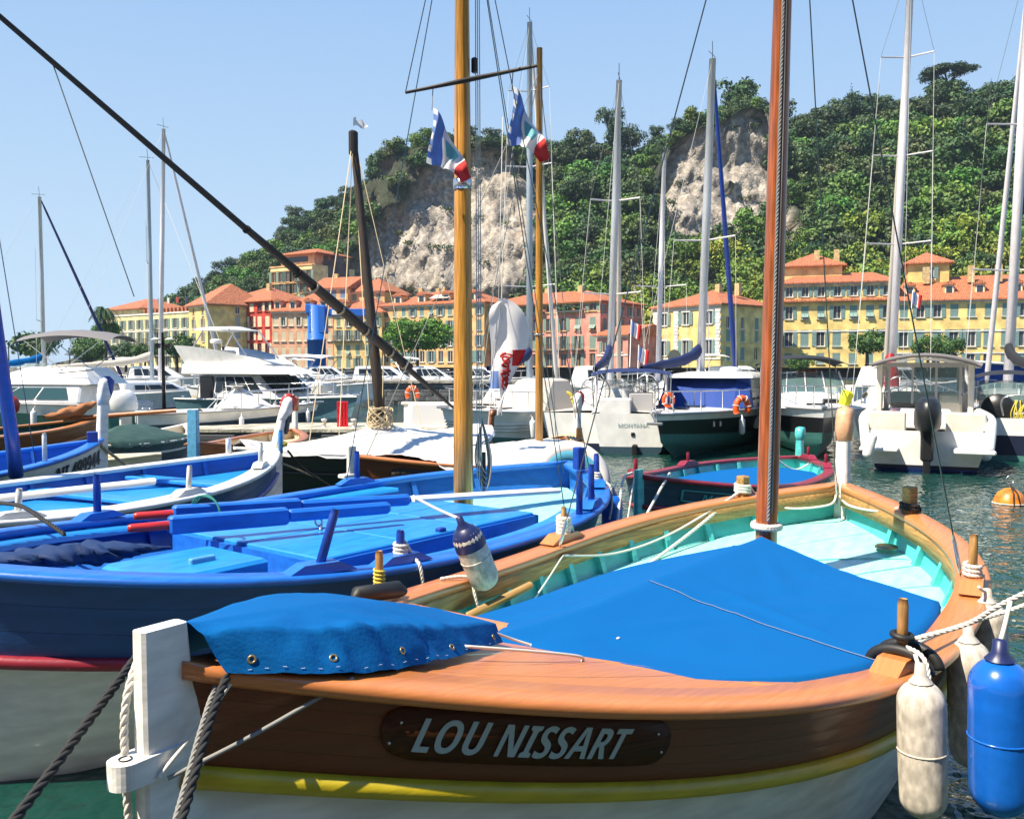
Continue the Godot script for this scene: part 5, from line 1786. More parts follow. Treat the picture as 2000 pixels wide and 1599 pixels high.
# ---------- the other wooden boats ----------
func make_wooden_boats():
	var s: SurfaceTool
	# white boat with blue inside
	var h := Hull.new(6.0, 2.6, 1.1, .9, 1.1, 2.3, .5)
	var t := pointu("fishing_boat", "white railed wooden boat with blue inside and red-tipped stem head", -5.8, 5.58, .50, h, {"upper": "blue_hull", "planks": 3, "lower": "white_paint", "strake": "blue_deep", "rail": "white_paint", "inner": "blue_in", "deck": "blue_deck",
		"inw": .15, "outw": .05, "ribs": 9, "low": .30, "drop": .22, "bow": {"mat": "white_paint", "cap": "white_paint", "tip": "red_paint", "h": .62, "lean": .22}})
	var X := t.transform
	s = S()
	post(s, [[h.gb + .16, 6.10, 6.14, .125], [h.gb + .20, 6.09, 6.165, .125], [h.gb + .34, 6.13, 6.2, .125], [h.gb + .38, 6.16, 6.19, .125]], .01)
	put("stem_patch", s, "navy", t)
	# thwart decks
	s = S()
	var rows := []
	for i in 21:
		var q := .05 + .62 * i / 20.0
		rows.append(PackedVector3Array([h.rail(q, 1.0, -.15, -.012), h.rail(q, 1.0, -.30 - .25 * sin(PI * minf(1.0, i / 14.0)), -.015), h.rail(q, 1.0, -.32 - .25 * sin(PI * minf(1.0, i / 14.0)), -.08)]))
	grid(s, rows)
	put("side_deck", s, "white_paint", t)
	for q in [3.6, 4.6]:
		var wd: float = h.w(q / 6.0) * 2.0 - .24
		box_part("thwart", Vector3(q, h.g(q / 6.0) - .12, 0), Vector3(.22, .04, wd), "blue_deck", t, Basis.IDENTITY, .008)
		for k in [-1, 1]: box_part("knee", Vector3(q, h.g(q / 6.0) - .16, k * (wd * .5 - .12)), Vector3(.05, .12, .2), "sky_blue_paint", t)
	for q in [[.60, 1, .24], [.845, 1, .24], [.33, 1, .2]]: peg(t, h, q[0], q[1], "white_paint", "white_paint", q[2], .026, -.07, false, .1)
	peg(t, h, .975, 1, "blue_deck", "", .26, .028, .05)
	peg(t, h, .93, -1, "white_paint", "", .20, .035, -.05)
	tube_part("boom_pole", [Vector3(1.0, 1.02, .45), Vector3(3.6, 1.0, .72)], .035, "white_paint", t, 10)
	# lashing on its stem
	s = S()
	for k in 4: tube(s, smooth([Vector3(5.93, 1.10 + k * .012, .09), Vector3(6.08, 1.12 + k * .012, .10), Vector3(6.12, 1.12 + k * .012, 0), Vector3(6.0, 1.1 + k * .012, -.08)], 5), .008, 5)
	put("stem_lashing", s, "rope_yellow", t)
	rope_thing("bow_line", "dark rope from the red-tipped stem sagging away to the right", [sight(560, 880, 10.7), sight(590, 915, 10.9), sight(650, 955, 11.2), sight(720, 1000, 11.6)], .014, "rope_black")
	rope_thing("bow_line", "tan rope knotted below the red-tipped stem", [sight(548, 905, 10.8), sight(585, 920, 10.9), sight(620, 935, 11.2)], .012, "rope_tan")
	rope_thing("stern_warp", "black rope hanging into the bright blue boat at the far left", [sight(-10, 983, 6.2), sight(35, 990, 5.8), sight(75, 1015, 5.5), sight(118, 1046, 5.3)], .014, "rope_black")
	# numbered blue boat at the left edge
	h = Hull.new(6.0, 2.1, 1.1, .9, 1.15, 2.7, .5)
	t = pointu("fishing_boat", "blue wooden boat numbered NI 499944 with tall white stem post", -8.63, 6.6, .55, h, {"upper": "white_paint", "planks": 3, "lower": "white_paint", "strake": "blue_deep", "rail": "blue_rail", "inner": "blue_in", "deck": "blue_deck",
		"inw": .10, "outw": .05, "ribs": 9, "low": .42, "drop": .26, "bow": {"mat": "white_paint", "cap": "white_paint", "tip": "blue_deep", "h": .80, "lean": .05}})
	letters("registration_number", "NI 499944", .20, .95, "navy", t, func(x, y, z):
		var q: float = (4.95 + x) / 6.0
		return h.at(q, h.g(q) - .32 + y, 1.0, .012 + z), .0, true, .004)
	tube_part("mast", [sight_local(t, 26, 930, 9.6), sight_local(t, 18, 840, 9.4), sight_local(t, -5, 640, 9.0), sight_local(t, -40, 300, 8.6)], [.075, .072, .065, .055], "blue_deep", t, 14)
	peg(t, h, .80, 1, "white_paint", "", .34, .028, -.05)
	peg(t, h, .97, 1, "blue_deep", "", .14, .05, -.05, true)
	for q in [[sight_local(t, 40, 920, 9.7), sight_local(t, -60, 250, 8.6)], [sight_local(t, 65, 905, 9.9), sight_local(t, -30, 200, 8.8)]]: tube_part("stay", q, .005, "wire", t, 5)
	rope_thing("bow_line", "weathered brown rope from the numbered bow down to the right", [sight(180, 855, 11.6), sight(205, 880, 11.7), sight(250, 915, 12.0), sight(290, 950, 12.4)], .022, "rope_tan")
	# brown boat LOU MOURREOU under white canvas
	h = Hull.new(5.0, 2.0, 1.05, .80, .95, 2.6, .5)
	t = pointu("fishing_boat", "brown boat with white stern post and LOU MOU name board, under white canvas", -1.9, 10.5, .637, h, {"upper": "mahogany_dark", "planks": 3, "lower": "white_paint", "strake": "navy", "rail": "mahogany_rail", "inner": "orange_wood", "deck": "orange_wood",
		"ribs": 8, "low": .30, "drop": .2, "bow": {"mat": "white_paint", "cap": "white_paint", "tip": "red_paint", "h": .72, "lean": .03}, "stern": {"mat": "white_paint", "h": .10}})
	X = t.transform
	box_part("gudgeon", Vector3(-.1, .80, 0), Vector3(.22, .05, .12), "white_paint", t, Basis.IDENTITY, .01)
	letters("name_lettering", "LOU MOURRE", .09, .78, "letter_dark", t, func(x, y, z):
		var q: float = (.42 + x) / 5.0
		return h.at(q, h.g(q) - .22 + y, 1.0, .022 + z), .0, false, .004)
	s = S()
	rows = []
	for i in 25:
		var x := lerpf(.32, 1.32, i / 24.0)
		var row := PackedVector3Array()
		var hw := .075 * sqrt(maxf(.0, 1.0 - pow(absf(2.0 * i / 24.0 - 1.0), 8.0)))
		for y in [-1.0, -.9, .9, 1.0]: row.append(h.at(x / 5.0, h.g(x / 5.0) - .175 + y * hw, 1.0, .006 if absf(y) > .95 else .018))
		rows.append(row)
	grid(s, rows)
	put("name_board", s, "spar_grey", t)
	tube_part("mast", [Vector3(3.9, .4, 0), Vector3(3.9, 3.0, 0), Vector3(3.9, 6.95, 0)], [.062, .058, .045], "mast_honey", t, 12)
	s = S()
	torus(s, Vector3(3.9, 2.6, 0), .075, .012, Basis.IDENTITY, 16, 6)
	put("mast_ring", s, "steel", t)
	for q in [[Vector3(5.0, 1.0, 0), Vector3(3.9, 6.6, 0)], [h.rail(.6, 1, -.05), Vector3(3.9, 6.6, 0)], [h.rail(.62, -1, -.05), Vector3(3.9, 6.6, 0)], [Vector3(.2, 1.0, 0), Vector3(3.9, 6.6, 0)]]: tube_part("stay", q, .006, "wire_pale", t, 5)
	peg(t, h, .93, 1, "pine_raw", "", .22, .03, -.05, true)
	s = S()
	for k in 6: tube(s, smooth([Vector3(4.3 + k * .08, .92, -.2), Vector3(4.45 + k * .06, 1.0, .1), Vector3(4.35 + k * .07, .93, .3), Vector3(4.2 + k * .08, .92, .1)], 5), .018, 6)
	tag(put("rope_coil", s, "rope_tan"), "tan rope coiled on the foredeck of the brown canvas-covered boat", "rope")
	get_child(get_child_count() - 1).transform = X
	canvas_tent("boat_cover", "creased white canvas laid over the brown boat with the honey mast", t, h, .16, .86, .14, "canvas_white", 31)
	# black boat with lateen rig under a white tent
	h = Hull.new(6.0, 2.3, .95, .72, .95, 2.6, .5)
	t = pointu("fishing_boat", "black hulled boat with dark mast and long lateen yard under a white tent", -4.0, 12.6, .637, h, {"upper": "black_paint", "planks": 3, "lower": "black_paint", "strake": "black_paint", "rail": "white_paint", "inner": "orange_wood", "deck": "orange_wood", "ribs": 8, "low": .30, "drop": .2, "bow": {"mat": "mahogany_dark", "cap": "mahogany_dark", "h": .3}})
	var mf := sight_local(t, 748, 870, 15.0)
	var mtp := sight_local(t, 694, 272, 15.0)
	tube_part("mast", [mf, mf.lerp(mtp, .3), mf.lerp(mtp, .6), mf.lerp(mtp, .9), mtp], [.095, .09, .08, .064, .052], "spar_grey", t, 14)
	s = S()
	bbox(s, mtp - Vector3(0, .12, 0), Vector3(.16, .42, .12), .03)
	put("masthead_block", s, "spar_dark", t)
	s = S()
	rows = []
	for i in 7: rows.append(PackedVector3Array([mtp + Vector3(.0 + i * .04, .16 + .03 * sin(i * 1.3), .02 * i), mtp + Vector3(.0 + i * .045, .30 + .03 * sin(i * 1.7), .03 * sin(i * 2.0))]))
	grid(s, rows)
	put("masthead_rag", s, "flag_white", t)
	# yard in three lashed lengths
	var y0 := sight_local(t, 886, 797, 16.3)
	var y3 := sight_local(t, -60, -22, 9.7)
	tube_part("yard", [y0, y0.lerp(y3, .08), y0.lerp(y3, .17), y0.lerp(y3, .40)], [.024, .042, .056, .064], "spar_grey", t, 12)
	tube_part("yard", [y0.lerp(y3, .14) + Vector3(0, .07, 0), y0.lerp(y3, .36) + Vector3(0, .06, 0), y0.lerp(y3, .55) + Vector3(0, .02, 0)], [.052, .056, .04], "spar_dark", t, 12)
	tube_part("yard", [y0.lerp(y3, .34), y0.lerp(y3, .6), y0.lerp(y3, 1.0)], [.05, .045, .028], "spar_dark", t, 12)
	for f in [.16, .20, .27, .335, .40, .44, .55]:
		s = S()
		coil(s, y0.lerp(y3, f), .075 if f < .5 else .055, .008, 3, Basis(Quaternion(Vector3.UP, (y3 - y0).normalized())))
		put("yard_lashing", s, "rope_tan" if f < .42 else "rope_black", t)
	for q in [[mtp, sight_local(t, 660, 870, 14.0)], [mtp, sight_local(t, 722, 840, 14.9)], [mtp, sight_local(t, 838, 900, 15.6)], [mtp, sight_local(t, 600, 880, 13.6)], [y0.lerp(y3, .22), sight_local(t, 745, 830, 15.0)], [y0.lerp(y3, .88), sight_local(t, 265, 580, 12.0)]]:
		tube_part("rigging_line", q, .008, "rope_tan" if q[1] != sight_local(t, 265, 580, 12.0) else "wire", t, 5)
	s = S()
	rng.seed = 8
	for k in 16:
		var c := sight_local(t, 742 + rng.randf_range(-6, 6), 812, 14.8)
		var line := []
		var a0 := rng.randf() * TAU
		var rr := rng.randf_range(.13, .24)
		for i in 15: line.append(c + Vector3(cos(i * TAU / 14.0 + a0) * rr, -sin(i * TAU / 14.0) * .16 * rng.randf_range(.9, 1.1) - .02, sin(i * TAU / 14.0 + a0) * .17 + .0))
		tube(s, smooth(line, 2), .011, 5)
	tag(put("rope_hank", s, "rope_tan"), "thick tangle of tan rope hung round the foot of the dark leaning mast", "rope")
	get_child(get_child_count() - 1).transform = t.transform
	canvas_tent("boat_cover", "white canvas tent peaked round the dark mast", t, h, .02, .93, .42, "canvas_white", 32, (mf.x) / 6.0)
	# turquoise and maroon boat
	h = Hull.new(5.1, 1.95, 1.03, .78, .80, 2.5, .5)
	t = pointu("fishing_boat", "dark teal boat with maroon rails and turquoise stern post beyond the brown boat's bow", 1.28, 8.7, .617, h, {"upper": "teal_hull", "planks": 3, "lower": "turquoise", "strake": "maroon", "rail": "maroon", "inner": "turquoise", "deck": "turquoise_deck",
		"ribs": 11, "inw": .09, "low": .30, "drop": .24, "bow": {"mat": "turquoise", "cap": "turquoise", "h": .42, "lean": .0}, "stern": {"mat": "turquoise", "h": .05}})
	s = S()
	for dz in [.0, .01]:
		var lp := []
		for i in 41:
			var a := TAU * i / 40.0
			var u: float = .78 + (.42 + dz) * clampf(cos(a) * 1.25, -1, 1)
			lp.append(h.at(u / 5.1, h.g(u / 5.1) - .165 + .055 * clampf(sin(a) * 1.6, -1, 1), 1.0, .012))
		tube(s, lp, .006, 5)
	put("name_frame", s, "turquoise", t)
	letters("name_lettering", "Mar Blu", .055, .45, "turquoise", t, func(x, y, z):
		var q: float = (.56 + x) / 5.1
		return h.at(q, h.g(q) - .19 + y, 1.0, .010 + z), .3, false, .003)
	s = S()
	rows = []
	for i in 15:
		var q := .20 + .64 * i / 14.0
		var a := h.rail(q, -1, -.15, -.12)
		var b := h.rail(q, 1, -.15, -.12)
		rows.append(PackedVector3Array([a, a.lerp(b, .3) + Vector3(0, .03, 0), a.lerp(b, .6) + Vector3(0, .035, 0), b]))
	grid(s, rows)
	var cvr := put("boat_cover", s, "tarp_blue")
	cvr.transform = t.transform
	tag(cvr, "flat blue cover inside the teal and maroon boat", "cover")
	for q in [[.62, -1], [.94, 1], [.06, -1], [.78, 1]]: peg(t, h, q[0], q[1], "maroon", "maroon", .14, .022, -.05)
	rope_thing("bow_line", "white rope crossing the teal boat's name board", [sight(1310, 925, 8.9), sight(1290, 960, 8.5), sight(1266, 1005, 8.1)], .014, "rope_white")
	rope_thing("bow_line", "white rope over the port quarter of the teal boat", [sight(1236, 924, 8.8), sight(1220, 935, 8.5), sight(1212, 980, 8.3), sight(1208, 1020, 8.1)], .014, "rope_white")
	rope_thing("bow_line", "thin white line beside the teal stern post", [sight(1242, 925, 8.7), sight(1236, 960, 8.45), sight(1228, 1015, 8.2)], .008, "rope_white")
	rope_thing("bow_line", "white rope slung across the bow of the teal boat", [sight(1520, 898, 12.0), sight(1555, 918, 12.2), sight(1590, 902, 12.4)], .014, "rope_white")
	fender("fender", "blue fender beside the port quarter of the teal boat", sight(1197, 965, 8.35), .10, .55, "fender_blue", "fender_navy", sight(1205, 945, 8.5))
	# orange railed boat behind the red-tipped stem
	h = Hull.new(4.4, 1.6, .92, .72, .82, 2.5, .5)
	t = pointu("fishing_boat", "small boat with orange wood rails and pale blue end post behind the white one", -5.06, 13.9, .12, h, {"upper": "orange_wood", "planks": 2, "lower": "white_paint", "strake": "navy", "rail": "orange_wood", "inner": "cream_paint", "deck": "cream_paint", "ribs": 7, "low": .22, "drop": .2,
		"bow": {"mat": "white_paint", "cap": "mahogany_rail", "h": .66, "lean": .05}})
	s = S()
	post(s, [[.2, -.06, .08, .16], [1.0, -.06, .06, .16], [1.42, -.05, .05, .16]], .01)
	put("end_post", s, "sky_blue_paint", t)
	peg(t, h, .4, 1, "white_paint", "", .3, .06, -.08)
	# cream boat
	h = Hull.new(4.6, 1.3, .78, .70, .80, 2.6, .5)
	t = pointu("rowing_boat", "cream decked rowing boat lying across behind the numbered blue boat", -9.9, 12.75, 1.45, h, {"upper": "cream_paint", "planks": 2, "lower": "spar_dark", "strake": "cream_paint", "rail": "cream_paint", "inner": "cream_paint", "deck": "cream_paint", "ribs": 0, "low": .16, "drop": .06})
	# wooden boat with furled tan sail
	h = Hull.new(6.0, 2.0, 1.0, .82, 1.02, 2.6, .5)
	t = pointu("fishing_boat", "brown varnished boat with bowsprit and tan sail bundle behind the numbered boat", -12.0, 13.8, .53, h, {"upper": "mahogany_dark", "planks": 3, "lower": "mahogany_dark", "strake": "mahogany_rail", "rail": "mahogany_rail", "inner": "canvas_green", "deck": "canvas_green", "ribs": 6, "low": .3, "drop": .15})
	tube_part("bowsprit", [Vector3(5.2, 1.0, 0), Vector3(7.3, 1.12, .9)], [.06, .045], "orange_wood", t, 10)
	s = S()
	rows = []
	for i in 25:
		var u := i / 24.0
		var row := PackedVector3Array()
		for j in 10:
			var a := TAU * j / 10.0
			var r := (.03 + .08 * sin(PI * u)) * (1.0 + .35 * sin(j * 2.3 + i * .7))
			row.append(Vector3(4.7 + u * 1.25, 1.08 + .26 * u * u, .15 - .1 * u) + Vector3(0, cos(a) * r, sin(a) * r * 1.3))
		rows.append(row)
	grid(s, rows, true)
	var sb := put("sail_bundle", s, "canvas_tan")
	sb.transform = t.transform
	tag(sb, "rust tan sail rolled and tied on the bow of the brown boat at left", "sail")
	# grey tender with green cover
	h = Hull.new(4.0, 1.55, .62, .58, .78, 2.3, .45)
	t = pointu("rowing_boat", "grey white rowing boat with dark green cover, before the slate blue motorboat", -7.9, 16.6, .06, h, {"upper": "slate_hull", "planks": 3, "lower": "slate_hull", "strake": "gelcoat_warm", "rail": "gelcoat_warm", "inner": "gelcoat_warm", "deck": "gelcoat_warm", "ribs": 6, "low": .2, "drop": .2})
	canvas_tent("boat_cover", "dark green cover draped over the after half of the grey rowing boat", t, h, .04, .62, .34, "canvas_green", 36)
func sight_local(t: Node3D, px: float, py: float, d: float) -> Vector3: return t.transform.affine_inverse() * sight(px, py, d)
func canvas_tent(called: String, label: String, t: Node3D, h: Hull, t0: float, t1: float, rise: float, m: String, sd: int, peak := -1.0):
	var c := thing(called, label, "cover", t.position, t.rotation.y, "canvas boat covers")
	var nn := FastNoiseLite.new()
	nn.seed = sd
	nn.frequency = 1.4
	var s := S()
	var rows := []
	for i in 49:
		var q := lerpf(t0, t1, i / 48.0)
		var row := PackedVector3Array()
		var up := rise * (.45 + .55 * sin(PI * (q - t0) / (t1 - t0))) if peak < 0 else rise * maxf(.22, 1.0 - pow(absf(q - peak) / .42, .8))
		for j in 25:
			var f := j / 12.0 - 1.0
			var e := h.rail(q, 1.0 if f >= 0 else -1.0, .05, .012)
			var p := Vector3(e.x, e.y + up * pow(1.0 - absf(f), .85), e.z * absf(f))
			var fold := sin(q * 60.0 + nn.get_noise_2d(q * 12.0, f * 2.0) * 6.0) * .012 * absf(f)
			p.y += fold + nn.get_noise_3d(p.x * 1.2, p.z * 1.6, 2.0) * .05 * (1.0 - absf(f))
			if j == 0 or j == 24: p += Vector3(0, -.07 + fold, .01 * signf(f))
			row.append(p)
		rows.append(row)
	grid(s, rows)
	put("sheet", s, m, c)
	return c

# ---------- motor boats and yachts ----------
# own axes: x from the transom towards the bow, y up from the water, z across
class Shell:
	var L := 7.0
	var B := 2.6
	var g0 := .9
	var g1 := 1.3
	var full := 2.6
	func _init(l, b, a, c, f := 2.6):
		L = l; B = b; g0 = a; g1 = c; full = f
	func w(t: float) -> float: return B * .5 * (1.0 - pow(clampf(t, 0, 1), full)) * lerpf(.92, 1.0, minf(1.0, t * 4.0))
	func g(t: float) -> float: return lerpf(g0, g1, t * t)
	func at(t: float, f: float, side: float, off := 0.0) -> Vector3:   # f 0 keel .. .35 chine .. 1 sheer
		var wt := w(t)
		var y: float
		var z: float
		var ky := -.45 + .9 * pow(t, 6.0)
		var cy := .05 + .38 * t * t
		if f < .35:
			y = lerpf(ky, cy, f / .35)
			z = wt * lerpf(0.0, .80 - .22 * t, f / .35)
		else:
			y = lerpf(cy, g(t), (f - .35) / .65)
			z = wt * lerpf(.80 - .22 * t, 1.0, pow((f - .35) / .65, 1.0 + t * .8))
		return Vector3(t * L + t * t * .12 * L * (y / g1) * .6, y, side * (z + off))
func shell_band(s: SurfaceTool, h: Shell, f0: float, f1: float, off := 0.0, n := 28):
	for side in [-1.0, 1.0]:
		var rows := []
		for i in n + 1:
			var t := pow(float(i) / n, .8)
			var row := PackedVector3Array()
			for j in 7: row.append(h.at(t, lerpf(f0, f1, j / 6.0), side, off))
			rows.append(row)
		grid(s, rows)
	s.set_smooth_group(-1)
	for j in 6: quad(s, h.at(0, lerpf(f0, f1, j / 6.0), -1, off), h.at(0, lerpf(f0, f1, (j + 1) / 6.0), -1, off), h.at(0, lerpf(f0, f1, (j + 1) / 6.0), 1, off), h.at(0, lerpf(f0, f1, j / 6.0), 1, off))
	s.set_smooth_group(0)
func shell_deck(s: SurfaceTool, h: Shell, t0: float, t1: float, dy := 0.0, inset := .0, camber := .06):
	var rows := []
	for i in 21:
		var t := lerpf(t0, t1, i / 20.0)
		var row := PackedVector3Array()
		for j in 9:
			var f := j / 4.0 - 1.0
			var p := h.at(t, 1.0, 1.0)
			row.append(Vector3(p.x, p.y + dy + camber * (1.0 - f * f), maxf(0.0, p.z - inset) * f))
		rows.append(row)
	grid(s, rows)
# house with raked ends: bottom from x0 to x1 at y0, top pulled in
func house(s: SurfaceTool, x0: float, x1: float, hw: float, y0: float, y1: float, rake0: float, rake1: float, inset := .1, nose := 0.0, crown := .04):
	var rows := []
	for q in [[x0, x1, hw, y0], [x0 + rake0 * .5, x1 - rake1 * .5, hw - inset * .5, (y0 + y1) * .5], [x0 + rake0, x1 - rake1, hw - inset, y1 - .03], [x0 + rake0 + .03, x1 - rake1 - .03, hw - inset - .04, y1], [x0 + rake0 + .2, x1 - rake1 - .2, hw * .5, y1 + crown]]:
		var row := PackedVector3Array()
		for c in [[q[0], -q[2] * .96], [q[0] + .06, -q[2]], [q[1] - nose - .08, -q[2]], [q[1] - nose * .3, -q[2] * .72], [q[1], -q[2] * .3], [q[1], q[2] * .3], [q[1] - nose * .3, q[2] * .72], [q[1] - nose - .08, q[2]], [q[0] + .06, q[2]], [q[0], q[2] * .96]]:
			row.append(Vector3(c[0], q[3], c[1]))
		rows.append(row)
	s.set_smooth_group(-1)
	grid(s, rows, true)
	var tp: PackedVector3Array = rows[-1]
	for k in range(1, tp.size() - 1): tri(s, tp[0], tp[k], tp[k + 1])
	s.set_smooth_group(0)
func slab_between(s: SurfaceTool, pts: Array, th: float):
	# thin pane over four corners, thickened along its normal
	var n: Vector3 = (pts[2] - pts[0]).cross(pts[1] - pts[0]).normalized() * th
	s.set_smooth_group(-1)
	var q := []
	for p in pts: q.append(p + n)
	quad(s, pts[0], pts[1], pts[2], pts[3])
	quad(s, q[0], q[1], q[2], q[3])
	for i in 4:
		var j := (i + 1) % 4
		quad(s, pts[i], pts[j], q[j], q[i])
	s.set_smooth_group(0)
func side_panes(t: Node3D, x0: float, x1: float, hw: float, y0: float, y1: float, rake0: float, rake1: float, inset: float, n: int, m: String, sides := [-1, 1]):
	for side in sides:
		for i in n:
			var a := float(i) / n + .015
			var b := float(i + 1) / n - .015
			var s := S()
			slab_between(s, [Vector3(lerpf(x0, x1, a), y0, side * (hw + .006)), Vector3(lerpf(x0, x1, b), y0, side * (hw + .006)), Vector3(lerpf(x0 + rake0, x1 - rake1, b), y1, side * (hw - inset + .006)), Vector3(lerpf(x0 + rake0, x1 - rake1, a), y1, side * (hw - inset + .006))], .012 * -side)
			put("side_window", s, m, t)
func front_panes(t: Node3D, x: float, rake: float, hw: float, y0: float, y1: float, inset: float, n: int, m: String, called := "windscreen"):
	for i in n:
		var a := lerpf(-1, 1, float(i) / n) + .03
		var b := lerpf(-1, 1, float(i + 1) / n) - .03
		var s := S()
		slab_between(s, [Vector3(x - .10 * a * a, y0, hw * a), Vector3(x - .10 * b * b, y0, hw * b), Vector3(x - rake - .10 * b * b, y1, (hw - inset) * b), Vector3(x - rake - .10 * a * a, y1, (hw - inset) * a)], .015)
		put(called, s, m, t)
func pulpit(t: Node3D, h: Shell, t0: float, t1: float, hh := .5, n := 6):
	for side in [-1, 1]:
		var line := []
		for i in 13:
			var q := lerpf(t0, t1, i / 12.0)
			line.append(h.at(q, 1.0, side) + Vector3(0, hh * minf(1.0, i / 2.0), -side * .06))
		tube_part("guard_rail", line, .016, "steel", t, 6)
		for i in n:
			var q := lerpf(t0, t1, (i + .6) / n)
			var p := h.at(q, 1.0, side) + Vector3(0, 0, -side * .06)
			tube_part("stanchion", [p - Vector3(0, .03, 0), p + Vector3(0, hh, 0)], .013, "steel", t, 6)
func bimini(t: Node3D, x0: float, x1: float, hw: float, y: float, m: String, drop := .16, foot := .9, bow := .06):
	var s := S()
	var rows := []
	for i in 13:
		var u := i / 12.0
		var row := PackedVector3Array()
		for j in 13:
			var f := j / 6.0 - 1.0
			row.append(Vector3(lerpf(x0, x1, u), y + bow * sin(PI * u) - drop * pow(absf(f), 2.6) - .03 * pow(absf(2 * u - 1), 6.0) - .012 * sin(u * 25.0) * (1 - absf(f)), hw * f))
		rows.append(row)
	grid(s, rows)
	put("bimini_canvas", s, m, t)
	for u in [.08, .92]:
		for side in [-1, 1]:
			tube_part("bimini_frame", [Vector3(lerpf(x0, x1, u), y - drop * .8, side * hw * .97), Vector3(lerpf(x0, x1, .5), foot, side * hw * .98)], .014, "steel", t, 6)
func outboard(t: Node3D, at: Vector3, k: float, cowl: String, leg: String):
	var s := S()
	var prof := []
	for q in [[.02, .26], [.11, .25], [.17, .20], [.20, .08], [.20, -.08], [.17, -.14]]: prof.append([q[0] * k, q[1] * k])
	lathe(s, Transform3D(Basis(Vector3.BACK, .12).scaled(Vector3(1.35, 1.1, .85)), at + Vector3(-.05, .26, 0) * k), prof, 16)
	var o := put("outboard_motor", s, cowl, t)
	s = S()
	bbox(s, at + Vector3(-.02, -.1, 0) * k, Vector3(.24, .46, .16) * k, .03 * k)
	bbox(s, at + Vector3(-.05, -.5, 0) * k, Vector3(.16, .5, .09) * k, .02 * k)
	put("leg", s, leg, o)
	s = S()
	bbox(s, at + Vector3(-.24, .30, 0) * k, Vector3(.03, .10, .12) * k, .01 * k)
	put("badge", s, "buoy_orange" if cowl == "black_plastic" else "black_plastic", o)
func motor_boat(called: String, label: String, x: float, d: float, hd: float, h: Shell, o: Dictionary) -> Node3D:
	var t := thing(called, label, "motorboat", W(x, d), PI * .5 - hd, "motorboats moored in the harbour")
	var s := S()
	shell_band(s, h, 0.0, o.get("boot_f", .40))
	put("bottom", s, o.get("boot", "boot_green"), t)
	s = S()
	shell_band(s, h, o.get("boot_f", .40), o.get("top_f", .80))
	put("hull", s, o.get("hull", "gelcoat"), t)
	s = S()
	shell_band(s, h, o.get("top_f", .80), 1.0, .004)
	put("topside", s, o.get("topside", "gelcoat"), t)
	s = S()
	shell_deck(s, h, o.get("cockpit", .38), 1.0)
	put("foredeck", s, o.get("deck", "gelcoat"), t)
	s = S()
	shell_deck(s, h, 0.0, o.get("cockpit", .38), -.35, .12, 0.0)
	put("cockpit_sole", s, "gelcoat_warm", t)
	for side in [-1, 1]:
		var line := []
		for i in 21: line.append(h.at(i / 20.0, 1.0, side, .01))
		s = S()
		tube(s, line, .03, 6)
		put("rub_rail", s, o.get("rub", "grey_plastic"), t)
		s = S()
		var rows := []
		for i in 9:
			var p := h.at(o.get("cockpit", .38) * i / 8.0, 1.0, side)
			rows.append(PackedVector3Array([p + Vector3(0, .03, 0), p + Vector3(0, .03, -side * .14), p + Vector3(0, -.34, -side * .14)]))
		grid(s, rows)
		put("coaming", s, "gelcoat", t)
	for q in [.62, .80]:
		var hp := h.at(q, 1.0, 1.0)
		if o.get("hatches", true): box_part("deck_hatch", Vector3(hp.x, hp.y + .085, 0), Vector3(.42, .04, .42), "dark_glass", t, Basis.IDENTITY, .012)
	for q in [.06, .52, .93]:
		for side in [-1, 1]:
			var cp := h.at(q, 1.0, side) + Vector3(0, .05, -side * .07)
			s = S()
			tube(s, [cp + Vector3(-.12, .03, 0), cp + Vector3(-.05, .045, 0), cp + Vector3(.05, .045, 0), cp + Vector3(.12, .03, 0)], [.010, .014, .014, .010], 6)
			tube(s, [cp, cp + Vector3(0, .045, 0)], .018, 6)
			put("cleat", s, "steel", t)
	var bowp := h.at(1.0, 1.0, 1.0)
	box_part("anchor_roller", Vector3(bowp.x - .02, bowp.y + .05, 0), Vector3(.34, .06, .12), "steel", t, Basis.IDENTITY, .012)
	if o.get("pulpit", true): pulpit(t, h, o.get("cockpit", .38) + .05, .98)
	return t
func boat_fender(label: String, t: Node3D, h: Shell, q: float, side: float, len := .5, r := .09, m := "gelcoat"):
	var p := t.transform * (h.at(q, 1.0, side, r + .02) + Vector3(0, -.18, 0))
	fender("fender", label, p, r, len, m, m, t.transform * h.at(q, 1.0, side), Vector3.ZERO)
func ring_buoy(label: String, at: Vector3, turn: float, m: String, R := .26, shoe := false):
	var b := thing("ring_buoy", label, "life ring", at, turn, "ring buoys on the boats")
	var s := S()
	if shoe:
		var line := []
		for i in 17:
			var a := -.5 + (PI + 1.0) * i / 16.0
			line.append(Vector3(cos(a) * R * .72, sin(a) * R, 0))
		tube(s, line, R * .32, 10)
	else: torus(s, Vector3.ZERO, R, R * .3, Basis(Vector3.RIGHT, PI * .5), 24, 10)
	put("ring", s, m, b)
	s = S()
	for k in 4:
		var a := TAU * k / 4.0 + .5
		if shoe: a = .2 + k * .9
		torus(s, Vector3(cos(a) * R * (.72 if shoe else 1.0), sin(a) * R, 0), R * .33, .012, Basis(Vector3.BACK, a), 12, 5)
	put("strap", s, "foam_white", b)
